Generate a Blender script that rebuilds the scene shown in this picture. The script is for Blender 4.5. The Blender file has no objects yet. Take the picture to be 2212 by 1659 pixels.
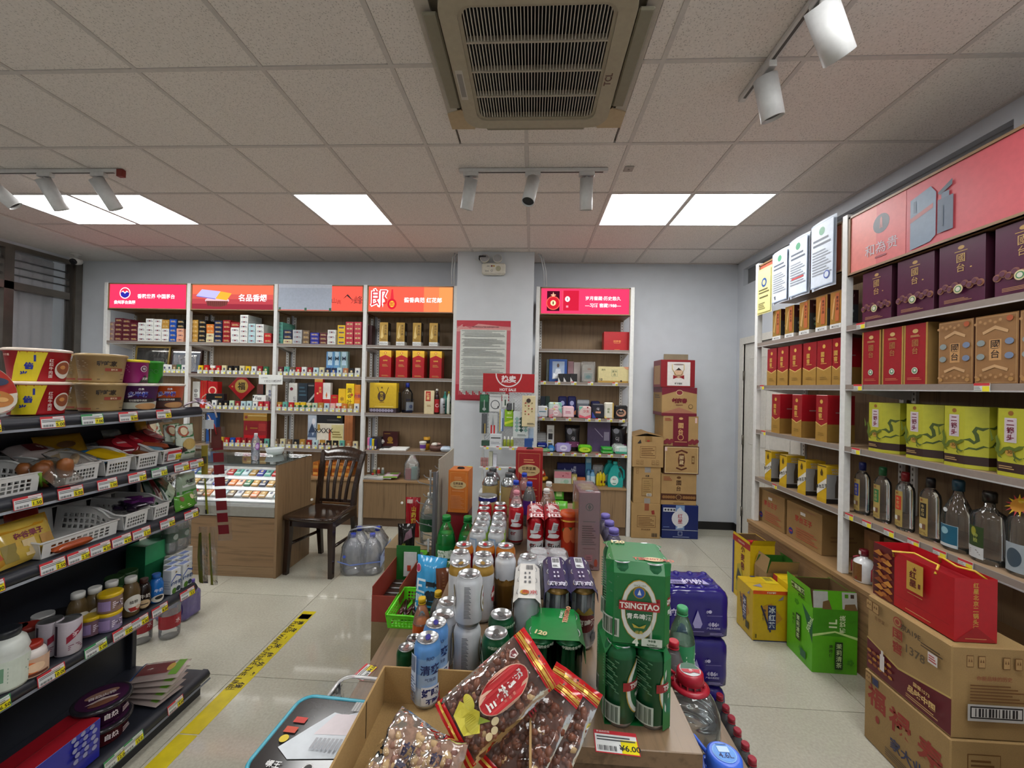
import bpy,bmesh,math,random
from mathutils import Vector,Matrix,Euler
from mathutils.geometry import tessellate_polygon
S=bpy.context.scene
COL=S.collection
R=random.Random(7)
pi=math.pi
# ------------------------------------------------------------------ camera
F_PX,YAW,PITCH,ROLL,EYE=879.58,-0.049499,0.0065737,0.0219278,1.547
def _axes():
 cy,sy,cp,sp,cr,sr=math.cos(YAW),math.sin(YAW),math.cos(PITCH),math.sin(PITCH),math.cos(ROLL),math.sin(ROLL)
 f=Vector((sy*cp,cy*cp,sp));r0=Vector((cy,-sy,0));u0=r0.cross(f)
 return cr*r0 + sr*u0,-sr*r0 + cr*u0,f
AX_R,AX_U,AX_F=_axes()
cam=bpy.data.cameras.new('camera');cam.sensor_width=36;cam.lens=F_PX/2212*36;cam.clip_start=0.02
cam_ob=bpy.data.objects.new('camera',cam);COL.objects.link(cam_ob)
cam_ob.matrix_world=Matrix(((AX_R.x,AX_U.x,-AX_F.x,0),(AX_R.y,AX_U.y,-AX_F.y,0),(AX_R.z,AX_U.z,-AX_F.z,EYE),(0,0,0,1)))
S.camera=cam_ob
# ------------------------------------------------------------------ world, exposure
w=bpy.data.worlds.new('world');S.world=w;w.use_nodes=True
w.node_tree.nodes['Background'].inputs[0].default_value=(0.6,0.65,0.7,1)
w.node_tree.nodes['Background'].inputs[1].default_value=0.1
S.view_settings.view_transform='Standard';S.view_settings.look='None'
S.view_settings.gamma=1;S.view_settings.use_curve_mapping=False
S.view_settings.exposure=0.55
PANEL_POWER=12.5        # ceiling panels
STRIP_POWER=9.0         # light strips under the shelves
SIGN_POWER=1.0          # backlit shelf signs
def P(px,py,x=None,y=None,z=None):
 """a measured point: where the sight line of the photograph through (px, py) meets the plane x, y or z"""
 d=AX_R*((px-1106)/F_PX) - AX_U*((py-829.5)/F_PX) + AX_F
 t=x/d.x if x is not None else y/d.y if y is not None else (z-EYE)/d.z
 return Vector((d.x*t,d.y*t,EYE+d.z*t))
# ------------------------------------------------------------------ materials
def lin(h):
 if not isinstance(h,str):return (*h[:3],1)
 h=h.lstrip('#');h=h if len(h) == 6 else ''.join(q*2 for q in h);c=[int(h[i:i+2],16)/255 for i in (0,2,4)]
 return (*[x/12.92 if x <= .04045 else ((x+.055)/1.055)**2.4 for x in c],1)
_M={}
def _new(key):
 m=bpy.data.materials.new(key);m.use_nodes=True
 nt=m.node_tree;return m,nt,nt.nodes['Principled BSDF'],nt.nodes['Material Output']
def _n(nt,t,**k):
 n=nt.nodes.new(t)
 for a,b in k.items():
  if a in n.inputs:n.inputs[a].default_value=b
  else:setattr(n,a,b)
 return n
def _ramp(nt,fac,stops):
 r=nt.nodes.new('ShaderNodeValToRGB');e=r.color_ramp.elements
 while len(e) < len(stops):e.new(0.5)
 for i,(p,c) in enumerate(stops):e[i].position=p;e[i].color=lin(c)
 nt.links.new(fac,r.inputs[0]);return r
def m(h,r=0.45,met=0.0,nz=0.05,scale=40.0,coat=0.0):
 """painted, printed or moulded surface with a fine procedural mottle"""
 k=('m',h,r,met,nz,scale,coat)
 if k in _M:return _M[k]
 mt,nt,b,o=_new('surface '+str(h))
 tc=_n(nt,'ShaderNodeTexCoord');ns=_n(nt,'ShaderNodeTexNoise',Scale=scale,Detail=3.0)
 nt.links.new(tc.outputs['Object'],ns.inputs['Vector'])
 c=lin(h);rp=nt.nodes.new('ShaderNodeValToRGB');e=rp.color_ramp.elements
 e[0].position=.3;e[1].position=.7
 e[0].color=(*[x*(1-nz) for x in c[:3]],1);e[1].color=(*[min(1,x*(1+nz)) for x in c[:3]],1)
 nt.links.new(ns.outputs['Fac'],rp.inputs[0]);nt.links.new(rp.outputs[0],b.inputs['Base Color'])
 b.inputs['Roughness'].default_value=r;b.inputs['Metallic'].default_value=met
 b.inputs['Coat Weight'].default_value=coat;b.inputs['Coat Roughness'].default_value=.08
 _M[k]=mt;return mt
def wood(c1,c2,axis='z',r=0.45,s=1.0):
 k=('w',c1,c2,axis,r,s)
 if k in _M:return _M[k]
 mt,nt,b,o=_new('wood '+c1)
 tc=_n(nt,'ShaderNodeTexCoord');mp=_n(nt,'ShaderNodeMapping')
 sc={'x':(1.2,28,28),'y':(28,1.2,28),'z':(28,28,1.2)}[axis]
 mp.inputs['Scale'].default_value=[v*s for v in sc]
 n1=_n(nt,'ShaderNodeTexNoise',Scale=1.6,Detail=6.0,Roughness=.65);n1.inputs['Distortion'].default_value=.6
 nt.links.new(tc.outputs['Object'],mp.inputs[0]);nt.links.new(mp.outputs[0],n1.inputs['Vector'])
 rp=_ramp(nt,n1.outputs['Fac'],[(.32,c2),(.5,c1),(.72,c1)])
 nt.links.new(rp.outputs[0],b.inputs['Base Color']);b.inputs['Roughness'].default_value=r
 bp=_n(nt,'ShaderNodeBump',Strength=.12,Distance=.002);nt.links.new(n1.outputs['Fac'],bp.inputs['Height'])
 nt.links.new(bp.outputs[0],b.inputs['Normal']);_M[k]=mt;return mt
def card(h='#a58556'):
 k=('c',h)
 if k in _M:return _M[k]
 mt,nt,b,o=_new('cardboard '+h)
 tc=_n(nt,'ShaderNodeTexCoord');n1=_n(nt,'ShaderNodeTexNoise',Scale=9.0,Detail=5.0);n2=_n(nt,'ShaderNodeTexNoise',Scale=320.0,Detail=2.0)
 for n in (n1,n2):nt.links.new(tc.outputs['Object'],n.inputs['Vector'])
 ad=_n(nt,'ShaderNodeMath',operation='ADD');mu=_n(nt,'ShaderNodeMath',operation='MULTIPLY');mu.inputs[1].default_value=.5
 nt.links.new(n1.outputs['Fac'],ad.inputs[0]);nt.links.new(n2.outputs['Fac'],ad.inputs[1]);nt.links.new(ad.outputs[0],mu.inputs[0])
 c=lin(h);rp=nt.nodes.new('ShaderNodeValToRGB');e=rp.color_ramp.elements;e[0].position=.35;e[1].position=.65
 e[0].color=(*[x*.86 for x in c[:3]],1);e[1].color=(*[x*1.1 for x in c[:3]],1)
 nt.links.new(mu.outputs[0],rp.inputs[0]);nt.links.new(rp.outputs[0],b.inputs['Base Color']);b.inputs['Roughness'].default_value=.75
 _M[k]=mt;return mt
def glass(h='#f4fbf8',r=0.02,ior=1.45):
 k=('g',h,r,ior)
 if k in _M:return _M[k]
 mt,nt,b,o=_new('glass '+h)
 b.inputs['Base Color'].default_value=lin(h);b.inputs['Transmission Weight'].default_value=1
 b.inputs['Roughness'].default_value=r;b.inputs['IOR'].default_value=ior
 tc=_n(nt,'ShaderNodeTexCoord');ns=_n(nt,'ShaderNodeTexNoise',Scale=14.0);bp=_n(nt,'ShaderNodeBump',Strength=.04,Distance=.004)
 nt.links.new(tc.outputs['Object'],ns.inputs['Vector']);nt.links.new(ns.outputs['Fac'],bp.inputs['Height']);nt.links.new(bp.outputs[0],b.inputs['Normal'])
 _M[k]=mt;return mt
def film(h='#ffffff',a=0.18,r=0.12,crease=0.5,s=22.0):
 """thin clear plastic: mostly see-through, with glossy creases"""
 k=('f',h,a,r,crease,s)
 if k in _M:return _M[k]
 mt,nt,b,o=_new('film '+h)
 tr=_n(nt,'ShaderNodeBsdfTransparent');mx=_n(nt,'ShaderNodeMixShader');mx.inputs[0].default_value=a
 tr.inputs[0].default_value=(.97,.97,.97,1)
 b.inputs['Base Color'].default_value=lin(h);b.inputs['Roughness'].default_value=r
 tc=_n(nt,'ShaderNodeTexCoord');ns=_n(nt,'ShaderNodeTexNoise',Scale=s,Detail=3.0);bp=_n(nt,'ShaderNodeBump',Strength=crease,Distance=.01)
 nt.links.new(tc.outputs['Object'],ns.inputs['Vector']);nt.links.new(ns.outputs['Fac'],bp.inputs['Height']);nt.links.new(bp.outputs[0],b.inputs['Normal'])
 fr=_n(nt,'ShaderNodeFresnel',IOR=1.45);nt.links.new(bp.outputs[0],fr.inputs['Normal'])
 gs=_n(nt,'ShaderNodeBsdfGlossy',Roughness=r);gs.inputs[0].default_value=(.9,.9,.9,1);nt.links.new(bp.outputs[0],gs.inputs['Normal'])
 mx2=_n(nt,'ShaderNodeMixShader');nt.links.new(fr.outputs[0],mx2.inputs[0])
 nt.links.new(tr.outputs[0],mx.inputs[1]);nt.links.new(b.outputs[0],mx.inputs[2])
 nt.links.new(mx.outputs[0],mx2.inputs[1]);nt.links.new(gs.outputs[0],mx2.inputs[2]);nt.links.new(mx2.outputs[0],o.inputs[0])
 _M[k]=mt;return mt
def emit(h,s):
 k=('e',h,s)
 if k in _M:return _M[k]
 mt,nt,b,o=_new('light '+str(h))
 tc=_n(nt,'ShaderNodeTexCoord');ns=_n(nt,'ShaderNodeTexNoise',Scale=3.0)
 nt.links.new(tc.outputs['Object'],ns.inputs['Vector'])
 c=lin(h);rp=nt.nodes.new('ShaderNodeValToRGB');e=rp.color_ramp.elements
 e[0].color=(*[x*.97 for x in c[:3]],1);e[1].color=c
 nt.links.new(ns.outputs['Fac'],rp.inputs[0])
 em=_n(nt,'ShaderNodeEmission',Strength=s);nt.links.new(rp.outputs[0],em.inputs[0]);nt.links.new(em.outputs[0],o.inputs[0])
 _M[k]=mt;return mt
WHITE='#e9e9e6'
ALU=lambda:m('#b9bbbd',.28,.9)
WOODF=lambda ax='z':wood('#8a6c4c','#6d5238',ax)
WOODS=lambda ax='x':wood('#9a7c58','#7d6144',ax)
# ------------------------------------------------------------------ mesh building
_TX={}
_tc=bpy.data.curves.new('type','FONT');_to=bpy.data.objects.new('type',_tc);COL.objects.link(_to);_tc.resolution_u=2
def glyphs(s,bold=0.012):
 k=(s,bold)
 if k not in _TX:
  _tc.body=s;_tc.offset=bold
  dg=bpy.context.evaluated_depsgraph_get();dg.update();ev=_to.evaluated_get(dg);me=ev.to_mesh()
  v=[(q.co.x,q.co.y) for q in me.vertices];f=[tuple(q.vertices) for q in me.polygons];ev.to_mesh_clear()
  if not v:v=[(0,0),(1,0),(0,1)];f=[]
  x0=min(q[0] for q in v);x1=max(q[0] for q in v);y0=min(q[1] for q in v);y1=max(q[1] for q in v)
  hh=max(y1-y0,.3)
  _TX[k]=([((q[0]-(x0+x1)/2)/hh,(q[1]-(y0+y1)/2)/hh) for q in v],f,(x1-x0)/hh)
 return _TX[k]
def fine(pts,faces,mx):
 """split flat faces so that they can follow a curved surface"""
 out=[]
 for f in faces:
  q=[pts[i] for i in f]
  st=[[q[i] for i in t] for t in (tessellate_polygon([[Vector((x,y,0)) for x,y in q]]) if len(q) > 3 else [(0,1,2)])]
  while st:
   t=st.pop();e=[abs(t[i][0]-t[(i+1) % 3][0]) for i in range(3)];k=e.index(max(e))
   if e[k] <= mx:out.append(t);continue
   a,b,c=t[k],t[(k+1) % 3],t[(k+2) % 3];m_=((a[0]+b[0])/2,(a[1]+b[1])/2);st += [[a,m_,c],[m_,b,c]]
 return [p for t in out for p in t],[(3*i,3*i+1,3*i+2) for i in range(len(out))]
class B:
 def __init__(s,M=None):s.v=[];s.f=[];s.mi=[];s.sm=[];s.mats=[];s.M=M
 def mat(s,a):
  if isinstance(a,str):a=m(a)
  if a not in s.mats:s.mats.append(a)
  return s.mats.index(a)
 def add(s,vs,fs,a,smooth=False):
  o=len(s.v);k=s.mat(a)
  s.v += [tuple(s.M @ Vector(q)) for q in vs] if s.M else [tuple(q) for q in vs]
  for f in fs:s.f.append([i+o for i in f]);s.mi.append(k);s.sm.append(smooth)
  return s
 def box(s,x0,x1,y0,y1,z0,z1,a,c=0.0):
  if c <= 0:
   return s.add([(x,y,z) for z in (z0,z1) for y in (y0,y1) for x in (x0,x1)],[(0,2,3,1),(4,5,7,6),(0,1,5,4),(2,6,7,3),(0,4,6,2),(1,3,7,5)],a)
  vs=[];lo=(x0,y0,z0);hi=(x1,y1,z1);idx={}
  for cx in (0,1):
   for cy in (0,1):
    for cz in (0,1):
     for ax in range(3):
      q=[]
      for d,cc in enumerate((cx,cy,cz)):
       e=hi[d] if cc else lo[d]
       q.append(e if d == ax else e+(-c if cc else c))
      idx[(cx,cy,cz,ax)]=len(vs);vs.append(q)
  fs=[]
  for ax in range(3):
   o1,o2=[d for d in range(3) if d != ax]
   for sgn in (0,1):
    q=[]
    for a1,a2 in ((0,0),(1,0),(1,1),(0,1)):
     t=[0,0,0];t[ax]=sgn;t[o1]=a1;t[o2]=a2;q.append(idx[(*t,ax)])
    fs.append(q)
   for a1 in (0,1):
    for a2 in (0,1):
     t0=[0,0,0];t1=[0,0,0];t1[ax]=1
     for t in (t0,t1):t[o1]=a1;t[o2]=a2
     fs.append([idx[(*t0,o1)],idx[(*t1,o1)],idx[(*t1,o2)],idx[(*t0,o2)]])
  for cx in (0,1):
   for cy in (0,1):
    for cz in (0,1):fs.append([idx[(cx,cy,cz,k)] for k in range(3)])
  return s.add(vs,fs,a)
 def lathe(s,prof,a=None,n=20,cx=0,cy=0,smooth=True,caps=True,sx=1.0,sy=1.0):
  """prof: (radius, z[, material of the band above])"""
  vs=[(cx+p[0]*sx*math.cos(2*pi*i/n),cy+p[0]*sy*math.sin(2*pi*i/n),p[1]) for p in prof for i in range(n)]
  o=len(s.v);s.v += [tuple(s.M @ Vector(q)) for q in vs] if s.M else vs
  cur=a
  for j in range(len(prof)-1):
   if len(prof[j]) > 2:cur=prof[j][2]
   k=s.mat(cur)
   for i in range(n):
    s.f.append([o+j*n+i,o+j*n+(i+1) % n,o+(j+1)*n+(i+1) % n,o+(j+1)*n+i]);s.mi.append(k);s.sm.append(smooth)
  if caps:
   k0=s.mat(prof[0][2] if len(prof[0]) > 2 else a);k1=s.mat(cur)
   s.f.append([o+i for i in range(n)][::-1]);s.mi.append(k0);s.sm.append(False)
   e=o+(len(prof)-1)*n;s.f.append([e+i for i in range(n)]);s.mi.append(k1);s.sm.append(False)
  return s
 def tube(s,pts,r,a,n=6,closed=False):
  pts=[Vector(q) for q in pts];vs=[];L=len(pts)
  for i,q in enumerate(pts):
   t=(pts[(i+1) % L]-pts[i-1]) if closed else (pts[min(i+1,L-1)]-pts[max(i-1,0)])
   t.normalize();up=Vector((0,0,1)) if abs(t.z) < .9 else Vector((1,0,0))
   u=t.cross(up).normalized();v=t.cross(u)
   rr=r[i] if isinstance(r,(list,tuple)) else r
   vs += [q+(u*math.cos(2*pi*k/n)+v*math.sin(2*pi*k/n))*rr for k in range(n)]
  fs=[(i*n+k,i*n+(k+1) % n,((i+1) % L)*n+(k+1) % n,((i+1) % L)*n+k) for i in range(L if closed else L-1) for k in range(n)]
  if not closed:fs += [tuple(range(n))[::-1],tuple(range((L-1)*n,L*n))]
  return s.add(vs,fs,a,True)
 def grid(s,pts,a,smooth=True):
  nu,nv=len(pts),len(pts[0])
  return s.add([q for row in pts for q in row],[(i*nv+j,(i+1)*nv+j,(i+1)*nv+j+1,i*nv+j+1) for i in range(nu-1) for j in range(nv-1)],a,smooth)
 def prism(s,pts,z0,z1,a,smooth=False):
  n=len(pts);fs=[tuple(range(n))[::-1],tuple(range(n,2*n))]+[(i,(i+1) % n,(i+1) % n+n,i+n) for i in range(n)]
  return s.add([(x,y,z0) for x,y in pts]+[(x,y,z1) for x,y in pts],fs,a,smooth)
 def ico(s,c,r,a,sc=(1,1,1)):
  t=(1+5**.5)/2;k=1/math.sqrt(1+t*t)
  vs=[(-1,t,0),(1,t,0),(-1,-t,0),(1,-t,0),(0,-1,t),(0,1,t),(0,-1,-t),(0,1,-t),(t,0,-1),(t,0,1),(-t,0,-1),(-t,0,1)]
  fs=[(0,11,5),(0,5,1),(0,1,7),(0,7,10),(0,10,11),(1,5,9),(5,11,4),(11,10,2),(10,7,6),(7,1,8),(3,9,4),(3,4,2),(3,2,6),(3,6,8),(3,8,9),(4,9,5),(2,4,11),(6,2,10),(8,6,7),(9,8,1)]
  return s.add([(c[0]+x*k*r*sc[0],c[1]+y*k*r*sc[1],c[2]+z*k*r*sc[2]) for x,y,z in vs],fs,a,True)
    # flat print on a face: fn(u, v, l) -> point
 def print(s,ops,W,H,fn,sub=1,eps=.0005):
  for l,q in enumerate(ops):
   l=(l+1)*eps;k=q[0]
   if k == 'r':
    _,x0,y0,x1,y1,c=q;n=max(1,int(sub*(x1-x0)+.99))
    vs=[fn((x0+(x1-x0)*i/n)*W,y*H,l) for i in range(n+1) for y in (y0,y1)]
    s.add(vs,[(2*i,2*i+2,2*i+3,2*i+1) for i in range(n)],c)
   elif k in ('e','c'):
    if k == 'c':_,cx,cy,r,c=q;rx=r*H;ry=r*H
    else:_,cx,cy,rx,ry,c=q;rx *= W;ry *= H
    n=14 if sub > 1 else 10;vs=[]
    for i in range(n+1):
     a=pi*i/n;dx=-math.cos(a)*rx;dy=math.sin(a)*ry
     vs += [fn(cx*W+dx,cy*H-dy,l),fn(cx*W+dx,cy*H+dy,l)]
    s.add(vs,[(2*i,2*i+2,2*i+3,2*i+1) for i in range(n)],c)
   elif k == 'p':
    _,pts,c=q
    if sub > 1:
     v,f=fine(pts,[range(len(pts))],1.3/sub);s.add([fn(x*W,y*H,l) for x,y in v],f,c)
    else:s.add([fn(x*W,y*H,l) for x,y in pts],[tuple(range(len(pts)))],c)
   elif k in ('t','v'):
    _,tx,cx,cy,h,c=q[:6];bd=q[6] if len(q) > 6 else .012;rot=q[7] if len(q) > 7 else 0
    if k == 't':
     v,f,wd=glyphs(tx,bd);v,f=fine(v,f,.35) if sub > 1 and h*H > .012 else (v,f);ca,sa=math.cos(rot),math.sin(rot);hh=h*H
     s.add([fn(cx*W+(x*ca-y*sa)*hh,cy*H+(x*sa+y*ca)*hh,l) for x,y in v],f,c)
    else:
     hh=h*H;n=len(tx)
     for i,ch in enumerate(tx):
      v,f,wd=glyphs(ch,bd);k2=min(1,1/max(wd,.01));yy=cy*H+((n-1)/2-i)*hh*1.14
      s.add([fn(cx*W+x*hh*k2,yy+y*hh*k2,l) for x,y in v],f,c)
   elif k == 'w':
    _,pts,wd,c=q;L=len(pts);pp=[Vector((x*W,y*H)) for x,y in pts];vs=[]
    for i,p in enumerate(pp):
     d=(pp[min(i+1,L-1)]-pp[max(i-1,0)]).normalized();hw=wd*H*(.5 if 0 < i < L-1 else .12);vs += [fn(p.x-d.y*hw,p.y+d.x*hw,l),fn(p.x+d.y*hw,p.y-d.x*hw,l)]
    s.add(vs,[(2*i,2*i+1,2*i+3,2*i+2) for i in range(L-1)],c)
   elif k == 's':
    _,x0,y0,x1,y1,n,c=q;st=(y1-y0)/n
    for i in range(n):
     e=x1-(x1-x0)*(((i*37) % 11)/11*.35);yy=y0+st*(i+.25)
     s.add([fn(a*W,b*H,l) for a,b in ((x0,yy),(e,yy),(e,yy+st*.45),(x0,yy+st*.45))],[(0,1,2,3)],c)
   elif k == 'b':
    _,x0,y0,x1,y1,c=q;n=13;st=(x1-x0)/n
    for i in range(n):
     e=st*(.3+.5*((i*5) % 7)/7)
     s.add([fn(a*W,b*H,l) for a,b in ((x0+st*i,y0),(x0+st*i+e,y0),(x0+st*i+e,y1),(x0+st*i,y1))],[(0,1,2,3)],c)
  return s
 def mesh(s,name,fix=True):
  me=bpy.data.meshes.new(name);me.from_pydata(s.v,[],s.f)
  for a in s.mats:me.materials.append(a)
  me.polygons.foreach_set('material_index',s.mi);me.polygons.foreach_set('use_smooth',s.sm)
  if fix:
   bm=bmesh.new();bm.from_mesh(me);bmesh.ops.recalc_face_normals(bm,faces=bm.faces);bm.to_mesh(me);bm.free()
  me.update();return me
def plane(o,u,v):
 o=Vector(o);u=Vector(u);v=Vector(v);n=u.cross(v)
 return lambda a,b,l:o+u*a+v*b+n*l
def wrap(r,a0=-pi/2,z0=0.0,cx=0,cy=0):
 """u runs round the can from its front (0 at the middle), v up"""
 return lambda a,b,l:Vector((cx+(r+l)*math.cos(a0+a/r),cy+(r+l)*math.sin(a0+a/r),z0+b))
def obj(name,b,parent=None,loc=(0,0,0),rot=(0,0,0),label=None,fix=True,kind=None):
 me=b if isinstance(b,bpy.types.Mesh) else b.mesh(name,fix)
 o=bpy.data.objects.new(name,me);COL.objects.link(o)
 o.location=loc;o.rotation_euler=rot if isinstance(rot,(tuple,list,Euler)) else (0,0,rot)
 if parent:o.parent=parent
 if label:o['label']=label
 if kind:o['kind']=kind
 return o
def tag(o,label,cat,group=None):
 o['label']=label;o['category']=cat
 if group:o['group']=group
 return o
def thing(name,label,cat,loc=(0,0,0),rot=0,group=None):
 o=bpy.data.objects.new(name,None);COL.objects.link(o);o.empty_display_size=.05
 o.location=loc;o.rotation_euler=rot if isinstance(rot,(tuple,list)) else (0,0,rot)
 return tag(o,label,cat,group)
def struct(name,b,parent=None,**k):
 o=obj(name,b,parent,**k)
 if not parent:o['kind']='structure'
 return o
_KIDS={}
def dup(o,loc,rot=0,label=None):
 """copy of a thing with copies of its parts and sub-parts"""
 def cp(a,par):
  c=a.copy();COL.objects.link(c);c.parent=par
  for ch in a.children:cp(ch,c)
  return c
 c=cp(o,None);c.location=loc;c.rotation_euler=rot if isinstance(rot,(tuple,list)) else (0,0,rot)
 if label:c['label']=label
 return c
def top(o):return o.location.z+max(v.co.z for v in o.data.vertices)
ORD='first second third fourth fifth sixth seventh eighth ninth tenth eleventh twelfth thirteenth fourteenth fifteenth sixteenth'.split()
NUM='zero one two three four five six seven eight nine ten'.split()
# box-shaped goods: origin at the base centre, front towards -y
def carton(name,label,cat,w,d,h,body,loc=(0,0,0),rot=0,F=(),L=(),R_=(),T=(),group=None,c=.0015,K=()):
 o=obj(name,B().box(-w/2,w/2,-d/2,d/2,0,h,body,c),None,loc,rot);tag(o,label,cat,group)
 for ops,nm,W,H,fn in ((F,'front_print',w,h,plane((-w/2,-d/2,0),(1,0,0),(0,0,1))),(R_,'side_print',d,h,plane((w/2,-d/2,0),(0,1,0),(0,0,1))),
(L,'side_print',d,h,plane((-w/2,d/2,0),(0,-1,0),(0,0,1))),(T,'top_print',w,d,plane((-w/2,-d/2,h),(1,0,0),(0,1,0)))):
  if ops:obj(nm,B().print(list(ops),W,H,fn),o,fix=False)
 return o
# ================================================================== THE ROOM
CEIL=2.975;XR=2.28;XL=-5.5;YB=4.678;YF=-3.0
# floor: polished 0.8 m tiles
def floor_mat():
 mt,nt,b,o=_new('polished floor tile')
 tc=_n(nt,'ShaderNodeTexCoord');n1=_n(nt,'ShaderNodeTexNoise',Scale=90.0,Detail=4.0);n2=_n(nt,'ShaderNodeTexNoise',Scale=2.2,Detail=4.0)
 for n in (n1,n2):nt.links.new(tc.outputs['Object'],n.inputs['Vector'])
 ad=_n(nt,'ShaderNodeMath',operation='ADD');mu=_n(nt,'ShaderNodeMath',operation='MULTIPLY');mu.inputs[1].default_value=.5
 nt.links.new(n1.outputs['Fac'],ad.inputs[0]);nt.links.new(n2.outputs['Fac'],ad.inputs[1]);nt.links.new(ad.outputs[0],mu.inputs[0])
 rp=_ramp(nt,mu.outputs[0],[(.36,'#a5a294'),(.64,'#b9b6a8')]);nt.links.new(rp.outputs[0],b.inputs['Base Color'])
 b.inputs['Roughness'].default_value=.07;b.inputs['IOR'].default_value=1.5
 return mt
FM=floor_mat()
fl=struct('floor',B().box(XL,2.6,YF,YB+.2,-.05,-.004,m('#35332e',.7)))
tb=B().box(.0016,.7984,.0016,.7984,-.004,0,FM).mesh('floor_tile')
for i in range(-5,4):
 for j in range(-7,4):
  obj('floor_tile',tb,fl,(.076+.8*i,2.073+.8*j,0))
# ceiling: mineral tiles in a grid, as parts of the ceiling
def ceil_mat():
 mt,nt,b,o=_new('mineral fibre tile')
 tc=_n(nt,'ShaderNodeTexCoord');vo=_n(nt,'ShaderNodeTexVoronoi',Scale=110.0);n1=_n(nt,'ShaderNodeTexNoise',Scale=160.0,Detail=3.0)
 for n in (vo,n1):nt.links.new(tc.outputs['Object'],n.inputs['Vector'])
 ad=_n(nt,'ShaderNodeMath',operation='MULTIPLY');nt.links.new(vo.outputs['Distance'],ad.inputs[0]);nt.links.new(n1.outputs['Fac'],ad.inputs[1])
 rp=_ramp(nt,ad.outputs[0],[(.05,'#a09a95'),(.13,'#dcd5d0'),(.5,'#e6dfda')]);nt.links.new(rp.outputs[0],b.inputs['Base Color'])
 b.inputs['Roughness'].default_value=.9
 bp=_n(nt,'ShaderNodeBump',Strength=.25,Distance=.002);nt.links.new(ad.outputs[0],bp.inputs['Height']);nt.links.new(bp.outputs[0],b.inputs['Normal'])
 return mt
CM=ceil_mat();GM=m('#c6c0bc',.6)
ce=struct('ceiling',B().box(XL-.1,2.6,YF,YB+.2,CEIL+.03,CEIL+.08,m('#9a958f',.9)))
X0,Y0=-.0632,1.7884
ct=B().box(.012,.588,.012,.588,0,.03,CM).mesh('ceiling_tile')
ct2=B().box(.012,.53,.012,.588,0,.03,CM).mesh('ceiling_tile')
ct3=B().box(.012,.588,.012,.49,0,.03,CM).mesh('ceiling_tile')
ct4=B().box(.012,.53,.012,.49,0,.03,CM).mesh('ceiling_tile')
ct5=B().box(.15,.588,.012,.588,0,.03,CM).mesh('ceiling_tile')
ct6=B().box(.15,.588,.012,.49,0,.03,CM).mesh('ceiling_tile')
PANELS=[(c,r) for r in (2,-2,-6) for c in (-7,-6,-3,1,2)]
AC={(c,r) for c in (-1,0) for r in (-1,0)}
for c in range(-8,4):
 for r in range(-8,5):
  if (c,r) in PANELS or (c,r) in AC:continue
  me=(ct4 if r == 4 else ct2) if c == 3 else (ct6 if r == 4 else ct5) if c == -8 else ct3 if r == 4 else ct
  obj('ceiling_tile',me,ce,(X0+.6*c,Y0+.6*r,CEIL+.001))
for c in range(-7,4):
 obj('grid_bar',B().box(X0+.6*c-.011,X0+.6*c+.011,YF,YB,CEIL-.002,CEIL+.012,GM),ce)
for r in range(-7,5):
 obj('grid_bar',B().box(X0-4.65,XR,Y0+.6*r-.0105,Y0+.6*r+.0105,CEIL-.0025,CEIL+.0115,GM),ce)
obj('edge_trim',B().box(X0-4.665,X0-4.635,YF,YB,CEIL-.004,CEIL+.02,GM),ce)
obj('edge_trim',B().box(X0-4.65,XR,YB-.03,YB,CEIL-.004,CEIL+.02,GM),ce)
obj('edge_trim',B().box(XR-.025,XR,YF,YB,CEIL-.004,CEIL+.02,GM),ce)
obj('plaster_strip',B().box(XL,X0-4.66,YF,YB,CEIL-.012,CEIL+.03,m('#dcdad6',.8)),ce)
# AC opening fill pieces around the cassette
for (a,b_,c_,d_) in ((-.663,-.46,1.188,2.388),(.44,.537,1.188,2.388),(-.46,.44,1.188,1.29),(-.46,.44,2.19,2.388)):
 obj('ceiling_tile',B().box(a+.012,b_-.001,c_+.01,d_-.01,CEIL+.001,CEIL+.03,CM),ce)
# walls
WM=m('#c3c8cf',.7,nz=.03,scale=6)
struct('wall_back',B().box(XL,2.6,YB,YB+.12,0,CEIL+.03,WM))
struct('wall_front',B().box(XL,2.6,YF-.12,YF,0,CEIL+.03,m('#b9bbbd',.7)))
wr=B()
DY0,DY1,DZ=3.62,4.52,2.06                                      # door opening in the right wall
NY0,NY1,NZ0,NZ1=2.06,4.56,2.70,2.885                         # slot above the shelves
wr.box(XR,XR+.14,YF,DY0,0,NZ0,WM).box(XR,XR+.14,DY1,YB,0,NZ0,WM).box(XR,XR+.14,DY0,DY1,DZ,NZ0,WM)
wr.box(XR,XR+.14,YF,YB,NZ1,CEIL+.03,WM).box(XR,XR+.14,YF,NY0,NZ0,NZ1,WM).box(XR,XR+.14,NY1,YB,NZ0,NZ1,WM)
wr.box(XR+.05,XR+.14,NY0,NY1,NZ0,NZ1,m('#77787a',.7))
struct('wall_right',wr)
wl=B()
wl.box(XL-.12,XL,YF,.9,0,CEIL+.03,WM).box(XL-.12,XL,.9,YB,2.93,CEIL+.03,WM)
struct('wall_left',wl)
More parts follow.
